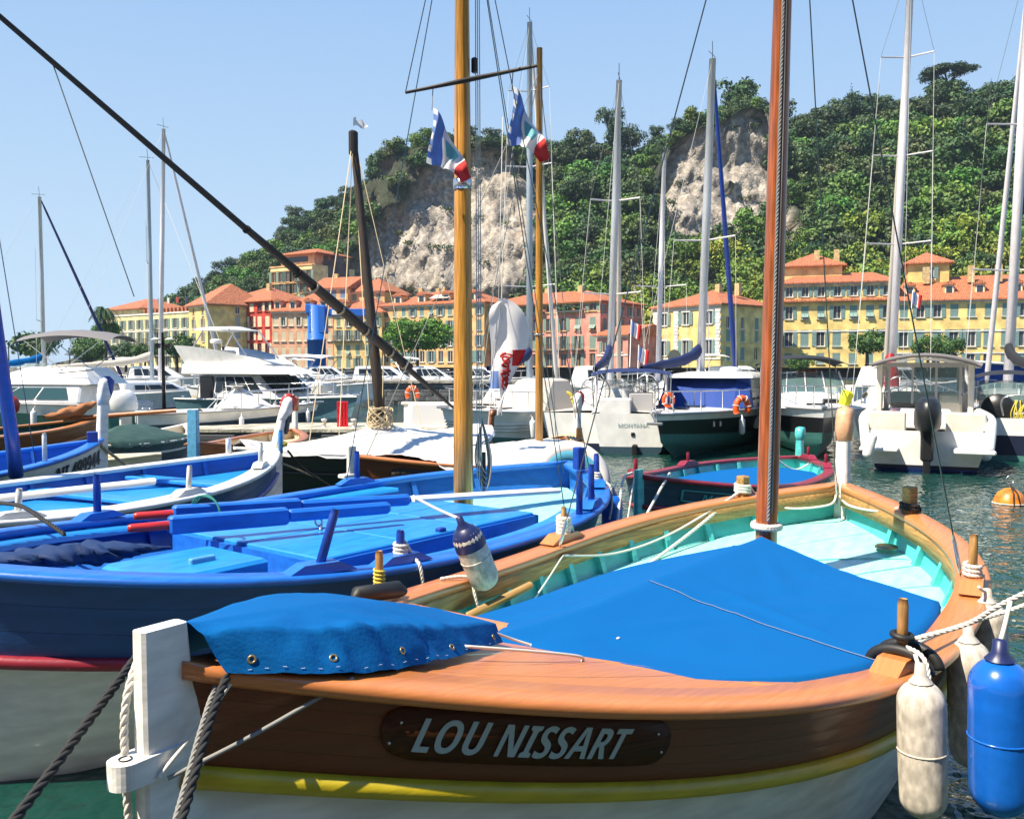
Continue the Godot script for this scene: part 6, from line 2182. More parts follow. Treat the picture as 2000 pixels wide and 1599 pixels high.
func make_motor_boats():
	var s: SurfaceTool
	# black hulled cruiser with blue windscreen cover
	var h := Shell.new(8.2, 2.7, 1.0, 1.06, 3.2)
	var t := motor_boat("cabin_cruiser", "black hulled cruiser with blue windscreen cover and orange horseshoe buoy", 6.95, 26.9, PI + .45, h, {"hull": "black_paint", "boot": "boot_green", "boot_f": .55, "top_f": .86, "cockpit": .25})
	s = S()
	house(s, 1.2, 4.9, 1.15, 1.0, 1.80, .1, .7, .12, .3)
	put("wheelhouse", s, "gelcoat", t)
	s = S()
	house(s, .9, 4.7, 1.18, 1.81, 1.90, .1, .3, .06, .5, .07)
	put("hard_top", s, "gelcoat", t)
	side_panes(t, 1.5, 4.2, 1.10, 1.22, 1.70, .05, .5, .08, 3, "dark_glass")
	s = S()
	house(s, 3.9, 5.02, 1.19, 1.06, 1.79, .3, .72, .08, .25, .0)
	var cv := put("screen_cover", s, "cover_blue")
	cv.transform = t.transform
	tag(cv, "blue canvas cover over the windscreen of the black cruiser", "cover")
	tube_part("antenna", [Vector3(2.2, 1.9, .4), Vector3(2.0, 4.1, .5)], .012, "alu_pale", t, 5)
	s = S()
	lathe(s, Transform3D(Basis.IDENTITY, Vector3(2.2, 1.95, -.2)), [[.28, .0], [.3, .06], [.26, .13], [.01, .16]], 20)
	put("radar_dome", s, "gelcoat", t)
	ring_buoy("orange horseshoe buoy on the rail of the blue-covered cruiser", sight(1450, 797, 20.9), .4, "ring_orange", .24, true)
	ring_buoy("round orange buoy at the bow of the blue-covered cruiser", sight(1306, 781, 20.3), .5, "ring_orange", .14)
	boat_fender("small white fender on the black hull below the orange horseshoe buoy", t, h, .62, -1, .42, .075)
	s = S()
	for q in [[.74, .67], [.70, .71]]: bbox(s, h.at(q[0], .76, -1, .01), Vector3(.16, .16, .02), .01)
	put("porthole", s, "alu_pale", t)
	# anchor at bow
	s = S()
	tube(s, [Vector3(8.4, 1.12, 0), Vector3(8.85, 1.06, 0), Vector3(8.9, .90, 0)], .03, 6)
	bbox(s, Vector3(8.88, .87, 0), Vector3(.10, .06, .34), .01)
	put("anchor", s, "steel", t)
	# second black cruiser with black bimini
	h = Shell.new(7.4, 2.3, 1.10, 1.18, 3.2)
	t = motor_boat("cabin_cruiser", "black hulled cruiser with black bimini and a lime cloth on its windscreen", 8.45, 26.6, PI + .22, h, {"hull": "black_paint", "boot": "boot_green", "boot_f": .55, "top_f": .84, "cockpit": .30})
	s = S()
	house(s, 2.0, 6.3, .92, 1.12, 1.42, .1, 1.5, .2, .5)
	put("coachroof", s, "gelcoat", t)
	front_panes(t, 4.4, .6, .98, 1.42, 1.95, .12, 4, "clear_glass")
	for k in 5:
		var z: float = lerpf(-.98, .98, k / 4.0)
		tube_part("screen_frame", [Vector3(4.4 - .1 * z * z, 1.4, z), Vector3(3.8 - .1 * z * z, 1.97, z * .88)], .018, "alu_pale", t, 6)
	side_panes(t, 2.4, 4.3, .99, 1.42, 1.92, .0, .5, .1, 2, "clear_glass")
	bimini(t, 1.0, 4.2, 1.12, 2.35, "canvas_black", .22, 1.2)
	box_part("seat_back", Vector3(1.2, 1.5, 0), Vector3(.15, .7, 1.6), "gelcoat_warm", t, Basis.IDENTITY, .03)
	box_part("ladder_box", Vector3(2.4, 1.75, -.2), Vector3(.5, .5, .5), "orange_wood", t, Basis.IDENTITY, .02)
	s = S()
	bbox(s, Vector3(6.2, 1.30, -.35), Vector3(.30, .10, .34), .02)
	put("anchor_bracket", s, "black_plastic", t)
	s = S()
	bbox(s, sight(1652, 780, 21.0), Vector3(.28, .44, .22), .05, Basis(Vector3.BACK, -.35) * Basis(Vector3.UP, .5))
	tag(put("lime_bag", s, "lime"), "lime yellow bag hung on the windscreen of the bimini cruiser", "bag")
	for q in [[.45, "upper"], [.25, "lower"]]: boat_fender("%s white fender on the right side of the bimini cruiser" % ("forward" if q[1] == "upper" else "after"), t, h, q[0], 1, .5, .09)
	# pilothouse boat seen from its stern
	h = Shell.new(6.4, 2.5, .82, 1.25, 2.6)
	var hd := .42
	t = motor_boat("pilothouse_boat", "white pilothouse boat seen from astern with black outboard", 8.25, 17.45, hd, h, {"hull": "gelcoat", "boot": "navy", "boot_f": .42, "top_f": .7, "cockpit": .42})
	s = S()
	shell_band(s, h, .30, .36, .006)
	put("boot_stripe", s, "blue_deep", t)
	# cabin as a frame with real panes
	for z in [-1.0, 1.0]:
		box_part("cabin_pillar", Vector3(2.35, 1.55, z * .93), Vector3(.10, 1.3, .12), "gelcoat_warm", t, Basis.IDENTITY, .02)
		box_part("cabin_pillar", Vector3(4.6, 1.55, z * .80), Vector3(.10, 1.3, .10), "gelcoat_warm", t, Basis(Vector3.BACK, .35), .02)
		s = S()
		slab_between(s, [Vector3(2.4, 1.0, z * .95), Vector3(4.9, 1.0, z * .90), Vector3(4.9, 1.45, z * .88), Vector3(2.4, 1.45, z * .95)], .03)
		put("cabin_side", s, "gelcoat_warm", t)
		s = S()
		slab_between(s, [Vector3(2.45, 1.46, z * .94), Vector3(4.75, 1.46, z * .88), Vector3(4.4, 2.1, z * .84), Vector3(2.45, 2.1, z * .92)], .01)
		put("side_window", s, "clear_glass", t)
	s = S()
	var rows := []
	for i in 9:
		var row := PackedVector3Array()
		for j in 17:
			var f := j / 8.0 - 1.0
			row.append(Vector3(lerpf(1.75, 4.7, i / 8.0), 2.36 - .22 * f * f - .03 * pow(i / 8.0, 2.0), 1.08 * f))
		rows.append(row)
	grid(s, rows)
	for i in 8:
		for j in 16: quad(s, rows[i][j] - Vector3(0, .07, 0), rows[i + 1][j] - Vector3(0, .07, 0), rows[i + 1][j + 1] - Vector3(0, .07, 0), rows[i][j + 1] - Vector3(0, .07, 0))
	put("cabin_roof", s, "gelcoat_warm", t)
	s = S()
	var line := []
	for j in 17:
		var f := j / 8.0 - 1.0
		line.append(Vector3(1.74, 2.35 - .22 * f * f, 1.09 * f))
	tube(s, line, .045, 8)
	put("roof_trim", s, "canvas_grey", t)
	for k in 4: box_part("door_post", Vector3(2.36, 1.72, lerpf(-.72, .72, k / 3.0)), Vector3(.05, .90, .05), "grey_plastic", t)
	box_part("door_head", Vector3(2.36, 2.14, 0), Vector3(.06, .10, 1.75), "grey_plastic", t)
	for k in 3:
		s = S()
		bbox(s, Vector3(2.36, 1.70, lerpf(-.48, .48, k / 2.0)), Vector3(.012, .80, .42), .002)
		put("door_pane", s, "clear_glass", t)
	box_part("helm_seat", Vector3(2.7, 1.25, .55), Vector3(.4, .5, .45), "gelcoat_warm", t, Basis.IDENTITY, .04)
	box_part("dashboard", Vector3(4.2, 1.3, 0), Vector3(.3, .4, 1.4), "grey_plastic", t, Basis.IDENTITY, .04)
	for z in [-.72, .72]: box_part("transom_seat", Vector3(.22, .98, z), Vector3(.3, .42, .72), "gelcoat_warm", t, Basis.IDENTITY, .03)
	box_part("stern_locker", Vector3(.9, 1.02, 0), Vector3(.5, .40, .95), "gelcoat", t, Basis.IDENTITY, .03)
	for z in [-.85, .85]: box_part("swim_platform", Vector3(-.22, .46, z), Vector3(.55, .10, .72), "gelcoat", t, Basis.IDENTITY, .03)
	for z in [-1.14, 1.14]:
		s = S()
		tube(s, smooth([Vector3(-.35, .48, z * .95), Vector3(.0, .85, z), Vector3(.5, 1.05, z * 1.02), Vector3(2.2, 1.10, z * .95)], 6), .10, 10)
		put("quarter_moulding", s, "gelcoat", t)
	outboard(t, Vector3(-.25, .72, .02), 1.45, "black_plastic", "black_plastic")
	fender("fender", "white fender hanging off the left quarter of the pilothouse boat", sight(1708, 845, 17.2), .10, .52, "gelcoat", "gelcoat", sight(1722, 815, 17.4), Vector3(0, 0, -.25))
	fender("fender", "white fender hanging off the right quarter of the pilothouse boat", sight(1922, 850, 17.3), .10, .52, "gelcoat", "gelcoat", sight(1912, 815, 17.4), Vector3(0, 0, .2))
	# dark hooded boat at the right edge
	h = Shell.new(6.0, 2.3, .95, 1.2, 2.6)
	t = motor_boat("sports_boat", "white boat with black hood and furled gear at the right edge", 11.1, 19.6, .5, h, {"hull": "navy", "boot": "boot_green", "top_f": .72, "cockpit": .5})
	bimini(t, 1.4, 3.4, .95, 1.95, "canvas_black", .25, 1.0)
	front_panes(t, 3.3, .3, .85, 1.25, 1.75, .1, 3, "clear_glass")
	front_panes(t, 1.5, -.1, .75, 1.30, 1.72, .1, 1, "clear_glass", "rear_screen")
	box_part("console", Vector3(2.6, 1.15, 0), Vector3(.5, .5, 1.2), "gelcoat_warm", t, Basis.IDENTITY, .04)
	s = S()
	lathe(s, Transform3D(Basis(Vector3.BACK, PI * .5), Vector3(.6, 1.12, -.2)), [[.01, .1], [.34, .1], [.36, .0], [.34, -.1], [.01, -.1]], 20)
	put("table_disc", s, "black_plastic", t)
	tube_part("stern_rail", smooth([Vector3(.1, 1.0, -.1), Vector3(.1, 1.4, -.1), Vector3(.1, 1.42, .5), Vector3(.1, 1.0, .55)], 5), .02, "steel", t, 6)
	boat_fender("white fender on the left side of the black-hooded boat", t, h, .1, -1, .6, .11, "gelcoat")
	s = S()
	rng.seed = 4
	for k in 9:
		var p := Vector3(.1, 1.35, .25) + Vector3(0, 0, rng.randf_range(-.15, .15))
		tube(s, smooth([p, p + Vector3(-.05, -.3, rng.randf_range(-.2, .1)), p + Vector3(0, -.5, rng.randf_range(-.3, .2)), p + Vector3(.02, -.1, .1)], 5), .012, 5)
	tag(put("rope_hank", s, "rope_yellow"), "yellow rope hanging on the stern rail at the right edge", "rope")
	get_child(get_child_count() - 1).transform = t.transform
	# navy transom boat MONTANA
	h = Shell.new(6.0, 1.95, .98, 1.2, 2.6)
	t = motor_boat("sport_fisher", "white boat lettered MONTANA on its transom, under navy canvas", 2.85, 21.0, .14, h, {"hull": "gelcoat", "boot": "slate_hull", "boot_f": .44, "top_f": .75, "cockpit": .5})
	letters("name_lettering", "MONTANA", .09, .72, "letter_grey", t, func(x, y, z): return Vector3(-.012 - z, .66 + y, -.30 + x), .0, false, .004)
	box_part("stern_locker", Vector3(.5, 1.12, -.4), Vector3(.6, .42, .8), "gelcoat", t, Basis.IDENTITY, .03)
	box_part("engine_lid", Vector3(1.2, 1.2, .25), Vector3(.8, .5, .6), "grey_plastic", t, Basis.IDENTITY, .03)
	box_part("tube_hole", Vector3(-.01, .48, .05), Vector3(.03, .09, .09), "black_plastic", t, Basis.IDENTITY, .01)
	for k in 3:
		s = S()
		slab_between(s, [Vector3(2.4, 1.25, -.7 + k * .48), Vector3(2.4, 1.25, -.24 + k * .48), Vector3(2.3, 1.75, -.24 + k * .48), Vector3(2.3, 1.75, -.7 + k * .48)], .01)
		put("spray_screen", s, "clear_glass", t)
	bimini(t, .6, 2.6, 1.0, 2.0, "canvas_blue", .1, 1.0)
	for z in [-.85, .85]: tube_part("top_frame", [Vector3(.4, 1.0, z), Vector3(.9, 1.95, z)], .03, "alu_pale", t, 8)
	boat_fender("white fender at the right quarter of the boat lettered MONTANA", t, h, .02, 1, .5, .09)
	s = S()
	bbox(s, Vector3(-.1, .05, .1), Vector3(.2, .4, .14), .03)
	put("drive_leg", s, "black_plastic", t)
	# cream boat behind the torn flag
	h = Shell.new(5.4, 2.1, .88, 1.12, 2.6)
	t = motor_boat("day_cruiser", "white day cruiser with moulded side and cream cover behind the torn flag", 1.75, 25.0, PI + .62, h, {"hull": "gelcoat", "boot": "boot_green", "boot_f": .45, "top_f": .72, "cockpit": .4, "rub": "gelcoat"})
	for dy in [.0, .07, .14]:
		for side in [-1, 1]:
			line = []
			for i in 21:
				var q := i / 20.0
				line.append(h.at(q, .78 - dy + .06 * sin(q * 6.0), side, .02))
			tube_part("moulding", line, .022, "gelcoat", t, 6)
	s = S()
	house(s, .8, 3.2, .85, .9, 1.75, .3, .9, .3, .3)
	cv = put("cockpit_cover", s, "canvas_cream")
	cv.transform = t.transform
	tag(cv, "cream cockpit cover on the white day cruiser", "cover")
	for q in [.35, .6]: boat_fender("white fender on the moulded day cruiser, %s" % ("nearer its bow" if q > .5 else "nearer its stern"), t, h, q, -1, .5, .085)
	outboard(t, Vector3(-.2, .75, .0), .9, "gelcoat_warm", "gelcoat_warm")
	ring_buoy("yellow ring buoy on a rail right of the torn flag", sight(1103, 783, 23.5), .2, "rope_yellow", .22)
	# grey blue trawler yacht
	h = Shell.new(8.2, 2.8, .98, 1.12, 2.4)
	t = motor_boat("trawler_yacht", "grey blue motor yacht with flybridge behind the pontoon", -11.3, 32.0, 2.05, h, {"hull": "grey_blue_hull", "boot": "grey_blue_hull", "topside": "grey_blue_hull", "top_f": .7, "cockpit": .22, "rub": "gelcoat"})
	t.scale.x = .80
	s = S()
	house(s, 1.2, 5.6, 1.12, 1.05, 1.85, .0, 1.1, .12, .4)
	put("saloon", s, "gelcoat", t)
	side_panes(t, 2.2, 5.0, 1.10, 1.22, 1.76, .0, .75, .10, 4, "dark_glass")
	front_panes(t, 5.5, .85, .98, 1.25, 1.78, .1, 3, "dark_glass")
	box_part("saloon_door", Vector3(1.75, 1.35, 1.10), Vector3(.75, .85, .06), "black_plastic", t)
	box_part("door_frame", Vector3(1.18, 1.4, .3), Vector3(.05, .85, .8), "black_plastic", t)
	tube_part("boarding_ladder", [Vector3(.9, 1.0, .9), Vector3(1.1, 1.9, .9)], .02, "steel", t, 6)
	tube_part("boarding_ladder", [Vector3(.9, 1.0, .6), Vector3(1.1, 1.9, .6)], .02, "steel", t, 6)
	s = S()
	house(s, .3, 6.2, 1.20, 1.86, 2.20, -.1, 1.6, .12, .6, .05)
	put("brow", s, "gelcoat", t)
	s = S()
	rows = []
	for i in 15:
		var u := i / 14.0
		var x := lerpf(-.2, 4.4, u)
		var hh := lerpf(2.85, 2.35, pow(u, 1.6))
		var wd := 1.12 * (1.0 - .45 * pow(u, 5.0))
		rows.append(PackedVector3Array([Vector3(x + .45, 2.18, -wd * .85), Vector3(x, hh, -wd), Vector3(x, hh, -wd + .08), Vector3(x, hh, wd - .08), Vector3(x, hh, wd), Vector3(x + .45, 2.18, wd * .85)]))
	for k in [0, 1, 3, 4]:
		var sub := []
		for r in rows: sub.append(PackedVector3Array([r[k], r[k + 1]]) if k != 1 and k != 3 else PackedVector3Array([r[k], r[k] + Vector3(.02, -.25, .06 if k == 1 else -.06)]))
		grid(s, sub)
	quad(s, rows[14][0], rows[14][1], rows[14][4], rows[14][5])
	put("flybridge", s, "gelcoat", t)
	s = S()
	house(s, .6, 2.9, .85, 3.38, 3.46, .1, .4, .06, .5, .05)
	put("hard_top", s, "gelcoat", t)
	for z in [-.75, .75]:
		tube_part("top_strut", [Vector3(.5, 2.8, z), Vector3(1.1, 3.4, z * .95)], .03, "alu_pale", t, 6)
		tube_part("top_strut", [Vector3(3.6, 2.5, z), Vector3(2.6, 3.4, z * .95)], .03, "alu_pale", t, 6)
	box_part("flybridge_seat", Vector3(1.0, 2.45, 0), Vector3(.5, .5, 1.5), "gelcoat_warm", t, Basis.IDENTITY, .05)
	s = S()
	lathe(s, Transform3D(Basis.IDENTITY, Vector3(.4, 2.95, -.4)), [[.22, 0], [.25, .08], [.2, .15], [.01, .17]], 16)
	put("radar_dome", s, "gelcoat", t)
	for k in 4: boat_fender("%s white fender on the grey blue yacht, counted from its bow" % ["first", "second", "third", "fourth"][k], t, h, .80 - k * .16, 1, .45, .08)
	# slate motorboat with white tent and red horseshoe buoy
	h = Shell.new(4.8, 1.9, .80, .98, 2.4)
	t = motor_boat("runabout", "slate blue motorboat with white canvas tent and white outboard", -10.55, 24.6, 1.12, h, {"hull": "slate_hull", "boot": "black_paint", "top_f": .74, "cockpit": .35})
	s = S()
	house(s, 2.2, 3.8, .62, .9, 1.5, .5, .9, .45, .2)
	cv = put("cabin_tent", s, "canvas_white")
	cv.transform = t.transform
	tag(cv, "white canvas tent on the foredeck of the slate blue motorboat", "cover")
	outboard(t, Vector3(-.25, .72, 0), 1.35, "gelcoat", "gelcoat_warm")
	ring_buoy("dark red horseshoe buoy on the slate blue motorboat", t.transform * Vector3(4.1, .98, .72), .3, "ring_red", .26, true)
	for q in [.55, .93]: boat_fender("small white fender on the slate blue motorboat, %s" % ("at its bow" if q > .8 else "left of the red buoy"), t, h, q, 1, .42, .07)
	# green cruiser at the left edge
	h = Shell.new(8.0, 2.8, .95, 1.12, 2.6)
	t = motor_boat("cabin_cruiser", "green hulled cruiser with white flybridge and grey bimini at the left", -12.0, 27.6, -1.42, h, {"hull": "green_hull", "boot": "black_paint", "top_f": .78, "cockpit": .3})
	s = S()
	house(s, 1.0, 5.8, 1.15, 1.0, 1.55, .0, 1.6, .15, .5)
	put("cabin", s, "gelcoat", t)
	side_panes(t, 1.3, 4.9, 1.14, 1.10, 1.46, .15, 1.0, .13, 3, "green_glass")
	front_panes(t, 5.75, 1.35, 1.0, 1.10, 1.46, .12, 4, "green_glass")
	s = S()
	house(s, .7, 4.9, 1.05, 1.56, 2.05, .4, 1.4, .38, .3)
	put("flybridge", s, "gelcoat", t)
	front_panes(t, 3.6, .3, .60, 2.04, 2.2, .05, 3, "clear_glass")
	bimini(t, .2, 3.4, .75, 3.10, "canvas_grey", .2, 2.0, .16)
	boat_fender("white fender on the green cruiser's side", t, h, .28, -1, .5, .09)
	tube_part("outrigger", [Vector3(1.8, 1.9, -.95), Vector3(.6, 2.0, -1.0)], .02, "black_plastic", t, 6)
	s = S()
	lathe(s, Transform3D(Basis.IDENTITY, sight(20, 792, 25.5)), [[.01, .3], [.16, .24], [.24, .05], [.2, -.15], [.05, -.3]], 16)
	tag(put("round_buoy", s, "ring_red"), "red round buoy beside the green cruiser at the left edge", "buoy")
	# white day boats in the left background
	for q in [[[-13.6, 36.0, -1.35, 7.0], "white open cruiser with tan stripe and T-top behind the slate motorboat", "cream_paint", true], [[-14.2, 44.0, 1.3, 7.0], "white cruiser moored behind the open T-top cruiser", "gelcoat", true], [[-19.0, 46.0, 1.35, 6.5], "white cruiser far behind the green cruiser", "gelcoat", false]]:
		h = Shell.new(q[0][3], 2.5, 1.0, 1.25, 2.5)
		t = motor_boat("day_cruiser", q[1], q[0][0] + (7.0 if q[0][2] < 0 else 0.0), q[0][1], q[0][2], h, {"hull": q[2], "boot": q[2], "top_f": .7, "cockpit": .4})
		s = S()
		house(s, 2.6, 5.6, .95, 1.1, 1.5, .2, 1.5, .2, .5)
		put("coachroof", s, "gelcoat", t)
		front_panes(t, 4.2, .7, .9, 1.45, 1.95, .1, 4, "green_glass")
		if q[3]: bimini(t, .8, 3.4, 1.05, 2.55, "canvas_white", .1, 1.1)
		box_part("seat", Vector3(1.2, 1.1, 0), Vector3(.5, .6, 1.5), "gelcoat_warm", t, Basis.IDENTITY, .05)
	# far motor yachts beyond the mole
	var i := 0
	for q in [[645, 62.0, 1.45, 8.0, "white motor yacht with navy waterline beyond the mole, right of the blue crane", "navy"], [752, 58.0, 1.4, 6.5, "white fishing cruiser with wheelhouse before the plane tree", "gelcoat"], [842, 60.0, 1.5, 7.0, "grey cruiser with brown canvas beside the honey mast", "gelcoat_warm"], [560, 70.0, 1.4, 7.0, "white cruiser half hidden behind the flybridge yacht", "gelcoat"], [1055, 40.0, 1.4, 6.0, "white cruiser with cream top behind the right honey mast", "gelcoat"], [1330, 44.0, 1.4, 7.0, "white cruiser behind the blue windscreen cover", "gelcoat"], [1640, 42.0, 1.3, 7.0, "white cabin boat far behind the black bimini", "gelcoat"], [430, 52.0, 1.4, 7.0, "white launch behind the yacht's flybridge", "gelcoat"], [60, 58.0, 1.4, 8.0, "white cruiser with pale cabin behind the green cruiser's bow", "gelcoat"], [205, 60.0, 1.35, 7.5, "white motor launch below the palm at left", "gelcoat"]]:
		h = Shell.new(q[3], 2.6, 1.15, 1.4, 2.5)
		t = motor_boat("motor_cruiser", q[4], col(q[0], q[1]), q[1], q[2], h, {"hull": "gelcoat", "boot": q[5], "boot_f": .5, "top_f": .75, "cockpit": .3, "pulpit": i < 6})
		s = S()
		house(s, 1.6, q[3] * .72, 1.0, 1.2, 2.1, .2, 1.4, .2, .5)
		put("cabin", s, "gelcoat", t)
		side_panes(t, 2.0, q[3] * .6, .93, 1.5, 1.95, .0, .6, .10, 4, "dark_glass")
		if i % 2 == 1: bimini(t, .4, 2.2, .95, 2.7, "canvas_cream" if i != 1 else "canvas_white", .12, 1.2)
		i += 1
	# big blue ship's bow
	h = Shell.new(9.0, 3.6, 1.9, 2.3, 2.2)
	t = thing("blue_ship", "tall dark blue ship's hull behind the black hooded boat", "ship", W(col(2225, 33.5), 33.5), PI * .5 - (PI + 1.15))
	s = S()
	shell_band(s, h, 0, 1)
	put("hull", s, "blue_deep", t)
	s = S()
	shell_deck(s, h, 0, 1)
	put("deck", s, "gelcoat", t)
	s = S()
	for side in [-1, 1]:
		line = []
		for k in 21: line.append(h.at(k / 20.0, 1.0, side, .02))
		tube(s, line, .05, 6)
	put("rub_rail", s, "gelcoat", t)

# ---------- sailing yachts ----------
func sail_boat(label: String, px: float, d: float, top_py: float, r: float, m: String, o := {}):
	var hd: float = o.get("hd", .2)
	var L: float = o.get("L", 9.0)
	var f := Vector3(sin(hd), 0, -cos(hd))
	var base := Vector3(col(px, d), 0, -d)
	var p := base - f * L * .58
	var t := thing("sailing_yacht", label, "sailboat", p, PI * .5 - hd, "sailing yachts moored in the harbour")
	var h := Shell.new(L, o.get("B", 2.7), .95, 1.15, 2.2)
	var s := S()
	shell_band(s, h, 0, .45)
	put("bottom", s, o.get("boot", "navy"), t)
	s = S()
	shell_band(s, h, .45, 1)
	put("hull", s, o.get("hull", "gelcoat"), t)
	s = S()
	shell_deck(s, h, 0, 1)
	put("deck", s, "gelcoat_warm", t)
	s = S()
	house(s, L * .3, L * .72, .85, 1.0, 1.45, .2, .9, .2, .4)
	put("coachroof", s, "gelcoat", t)
	side_panes(t, L * .36, L * .62, .84, 1.12, 1.32, .05, .3, .10, 3, "dark_glass")
	for q in [.25, .8]: box_part("deck_hatch", Vector3(L * q, 1.20 if q > .5 else 1.06, 0), Vector3(.45, .05, .45), "dark_glass", t, Basis.IDENTITY, .012)
	for side in [-1, 1]:
		var life := []
		for i in 9: life.append(h.at(.03 + .95 * i / 8.0, 1.0, side) + Vector3(0, .55, -side * .05))
		tube_part("lifeline", life, .007, "steel", t, 4)
		for i in 7: tube_part("stanchion", [life[i + 1] - Vector3(0, .56, 0), life[i + 1]], .012, "steel", t, 5)
		s = S()
		lathe(s, Transform3D(Basis.IDENTITY, Vector3(L * .2, 1.05, side * .9)), [[.09, 0], [.07, .05], [.075, .13], [.001, .14]], 12)
		put("winch", s, "steel", t)
	s = S()
	torus(s, Vector3(L * .13, 1.45, 0), .38, .018, Basis(Vector3.BACK, PI * .5), 24, 6)
	for k in 3: tube(s, [Vector3(L * .13, 1.45, 0) + Vector3(0, cos(k * PI / 3.0), sin(k * PI / 3.0)) * .38, Vector3(L * .13, 1.45, 0) - Vector3(0, cos(k * PI / 3.0), sin(k * PI / 3.0)) * .38], .01, 5)
	put("steering_wheel", s, "steel", t)
	var mx := L * .58
	var H := hgt(top_py, d)
	var lean: float = o.get("lean", 0.0)
	var tip := Vector3(mx, H, lean)
	tube_part("mast", [Vector3(mx, 1.0, 0), Vector3(mx, 1.0, 0).lerp(tip, .6), tip], [r, r, r * .8], m, t, 10)
	for q in o.get("spreaders", [.45, .72]):
		var c := Vector3(mx, 1.0, 0).lerp(tip, q)
		var wd: float = (1.0 - q * .4) * o.get("sp", 1.0)
		for side in [-1, 1]: tube_part("spreader", [c, c + Vector3(-.12, .06, side * wd)], .025, "alu_pale", t, 6)
		for side in [-1, 1]: tube_part("shroud", [c + Vector3(-.12, .06, side * wd), tip if q > .6 else Vector3(mx, 1.0, 0).lerp(tip, .72) + Vector3(-.12, .06, side * .7 * o.get("sp", 1.0))], .0055, "wire_pale", t, 4)
		for side in [-1, 1]: tube_part("shroud", [c + Vector3(-.12, .06, side * wd), Vector3(mx - .1, 1.05, side * 1.15)], .0055, "wire_pale", t, 4)
	tube_part("backstay", [tip, Vector3(.1, 1.0, 0)], .0055, "wire_pale", t, 4)
	if o.has("genoa"):
		var a := Vector3(L * .99, 1.35, 0)
		tube_part("furled_genoa", [a, a.lerp(tip, .05), a.lerp(tip, .5), a.lerp(tip, .93), tip], [.03, .085, .075, .05, .015], o.genoa, t, 9)
	else: tube_part("forestay", [tip, Vector3(L * .99, 1.3, 0)], .012, "wire_pale", t, 4)
	if o.has("boom"):
		s = S()
		var rows := []
		for i in 15:
			var u := i / 14.0
			var c := Vector3(lerpf(mx - .05, L * .1, u), lerpf(2.35, 2.05, u) + .25 * pow(1 - u, 6.0), 0)
			var rr := lerpf(.19, .08, u) * (1.0 + .12 * sin(i * 2.1))
			var row := PackedVector3Array()
			for k in 10: row.append(c + Vector3(0, cos(TAU * k / 10.0) * rr, sin(TAU * k / 10.0) * rr * .6))
			rows.append(row)
		grid(s, rows, true)
		put("boom_cover", s, o.boom, t)
	s = S()
	tube(s, [tip, tip + Vector3(-.03, .5, 0)], .01, 4)
	tube(s, [tip + Vector3(-.35, .12, 0), tip + Vector3(.25, .12, 0)], .012, 4)
	put("wind_vane", s, "wire", t)
	return t
func make_sail_boats():
	sail_boat("yacht with thin grey mast and blue boom cover at far left", 86, 44, 388, .10, "aluminium", {"boom": "tarp_blue", "hd": 1.3, "genoa": "canvas_blue", "spreaders": [.35], "sp": .8})
	sail_boat("yacht with slim blue-grey mast and cream boom tent left of the lamp", 297, 40, 318, .095, "alu_blue", {"boom": "canvas_cream", "hd": 1.2, "spreaders": [.55]})
	sail_boat("yacht with pale leaning mast right beside the lamp", 312, 39, 262, .10, "alu_pale", {"hd": .5, "lean": .55, "genoa": "alu_pale", "spreaders": []})
	sail_boat("yacht with tall blue-grey mast between the two honey masts", 1034, 31, 58, .115, "alu_blue", {"hd": .32, "boom": "canvas_blue", "genoa": "canvas_white", "spreaders": [.30, .62, .82], "sp": 1.1})
	sail_boat("yacht with grey mast and navy boom cover above the pink house", 1190, 27, 168, .11, "aluminium", {"hd": .2, "lean": .25, "boom": "canvas_blue", "genoa": "canvas_cream", "spreaders": [.34, .63]})
	sail_boat("yacht with shorter pale mast left of the yellow house", 1284, 34, 305, .10, "alu_pale", {"hd": .25, "lean": .2, "spreaders": [.45], "sp": 1.2})
	sail_boat("yacht with broad grey mast and blue furled sail before the yellow house", 1366, 26, 130, .125, "aluminium", {"hd": .55, "lean": .30, "genoa": "blue_deep", "spreaders": [.48], "sp": 1.15, "boom": "canvas_blue"})
	sail_boat("yacht with tall white mast and red furled sail foot before the palace", 1740, 28, -60, .12, "alu_pale", {"hd": .35, "lean": .35, "genoa": "canvas_cream", "spreaders": [.36, .56, .78], "sp": 1.1})
	sail_boat("yacht with tall white mast and black sail bag at the right edge", 1968, 25, -80, .13, "alu_pale", {"hd": .35, "lean": .3, "boom": "canvas_black", "spreaders": [.30, .62], "sp": 1.2, "genoa": "alu_pale"})
	# bunched red sail at the foot of the white mast
	var s := S()
	var rows := []
	for i in 13:
		var u := i / 12.0
		var row := PackedVector3Array()
		for k in 10:
			var a := TAU * k / 10.0
			var r := lerpf(.08, .36, pow(u, .7)) * (1.0 + .25 * sin(k * 2.0 + i))
			row.append(sight(1738, 690, 27.6) + Vector3(cos(a) * r, -u * 1.3, sin(a) * r))
		rows.append(row)
	grid(s, rows, true)
	tag(put("red_sail", s, "ring_red"), "bunched red sail at the foot of the tall white mast", "sail")

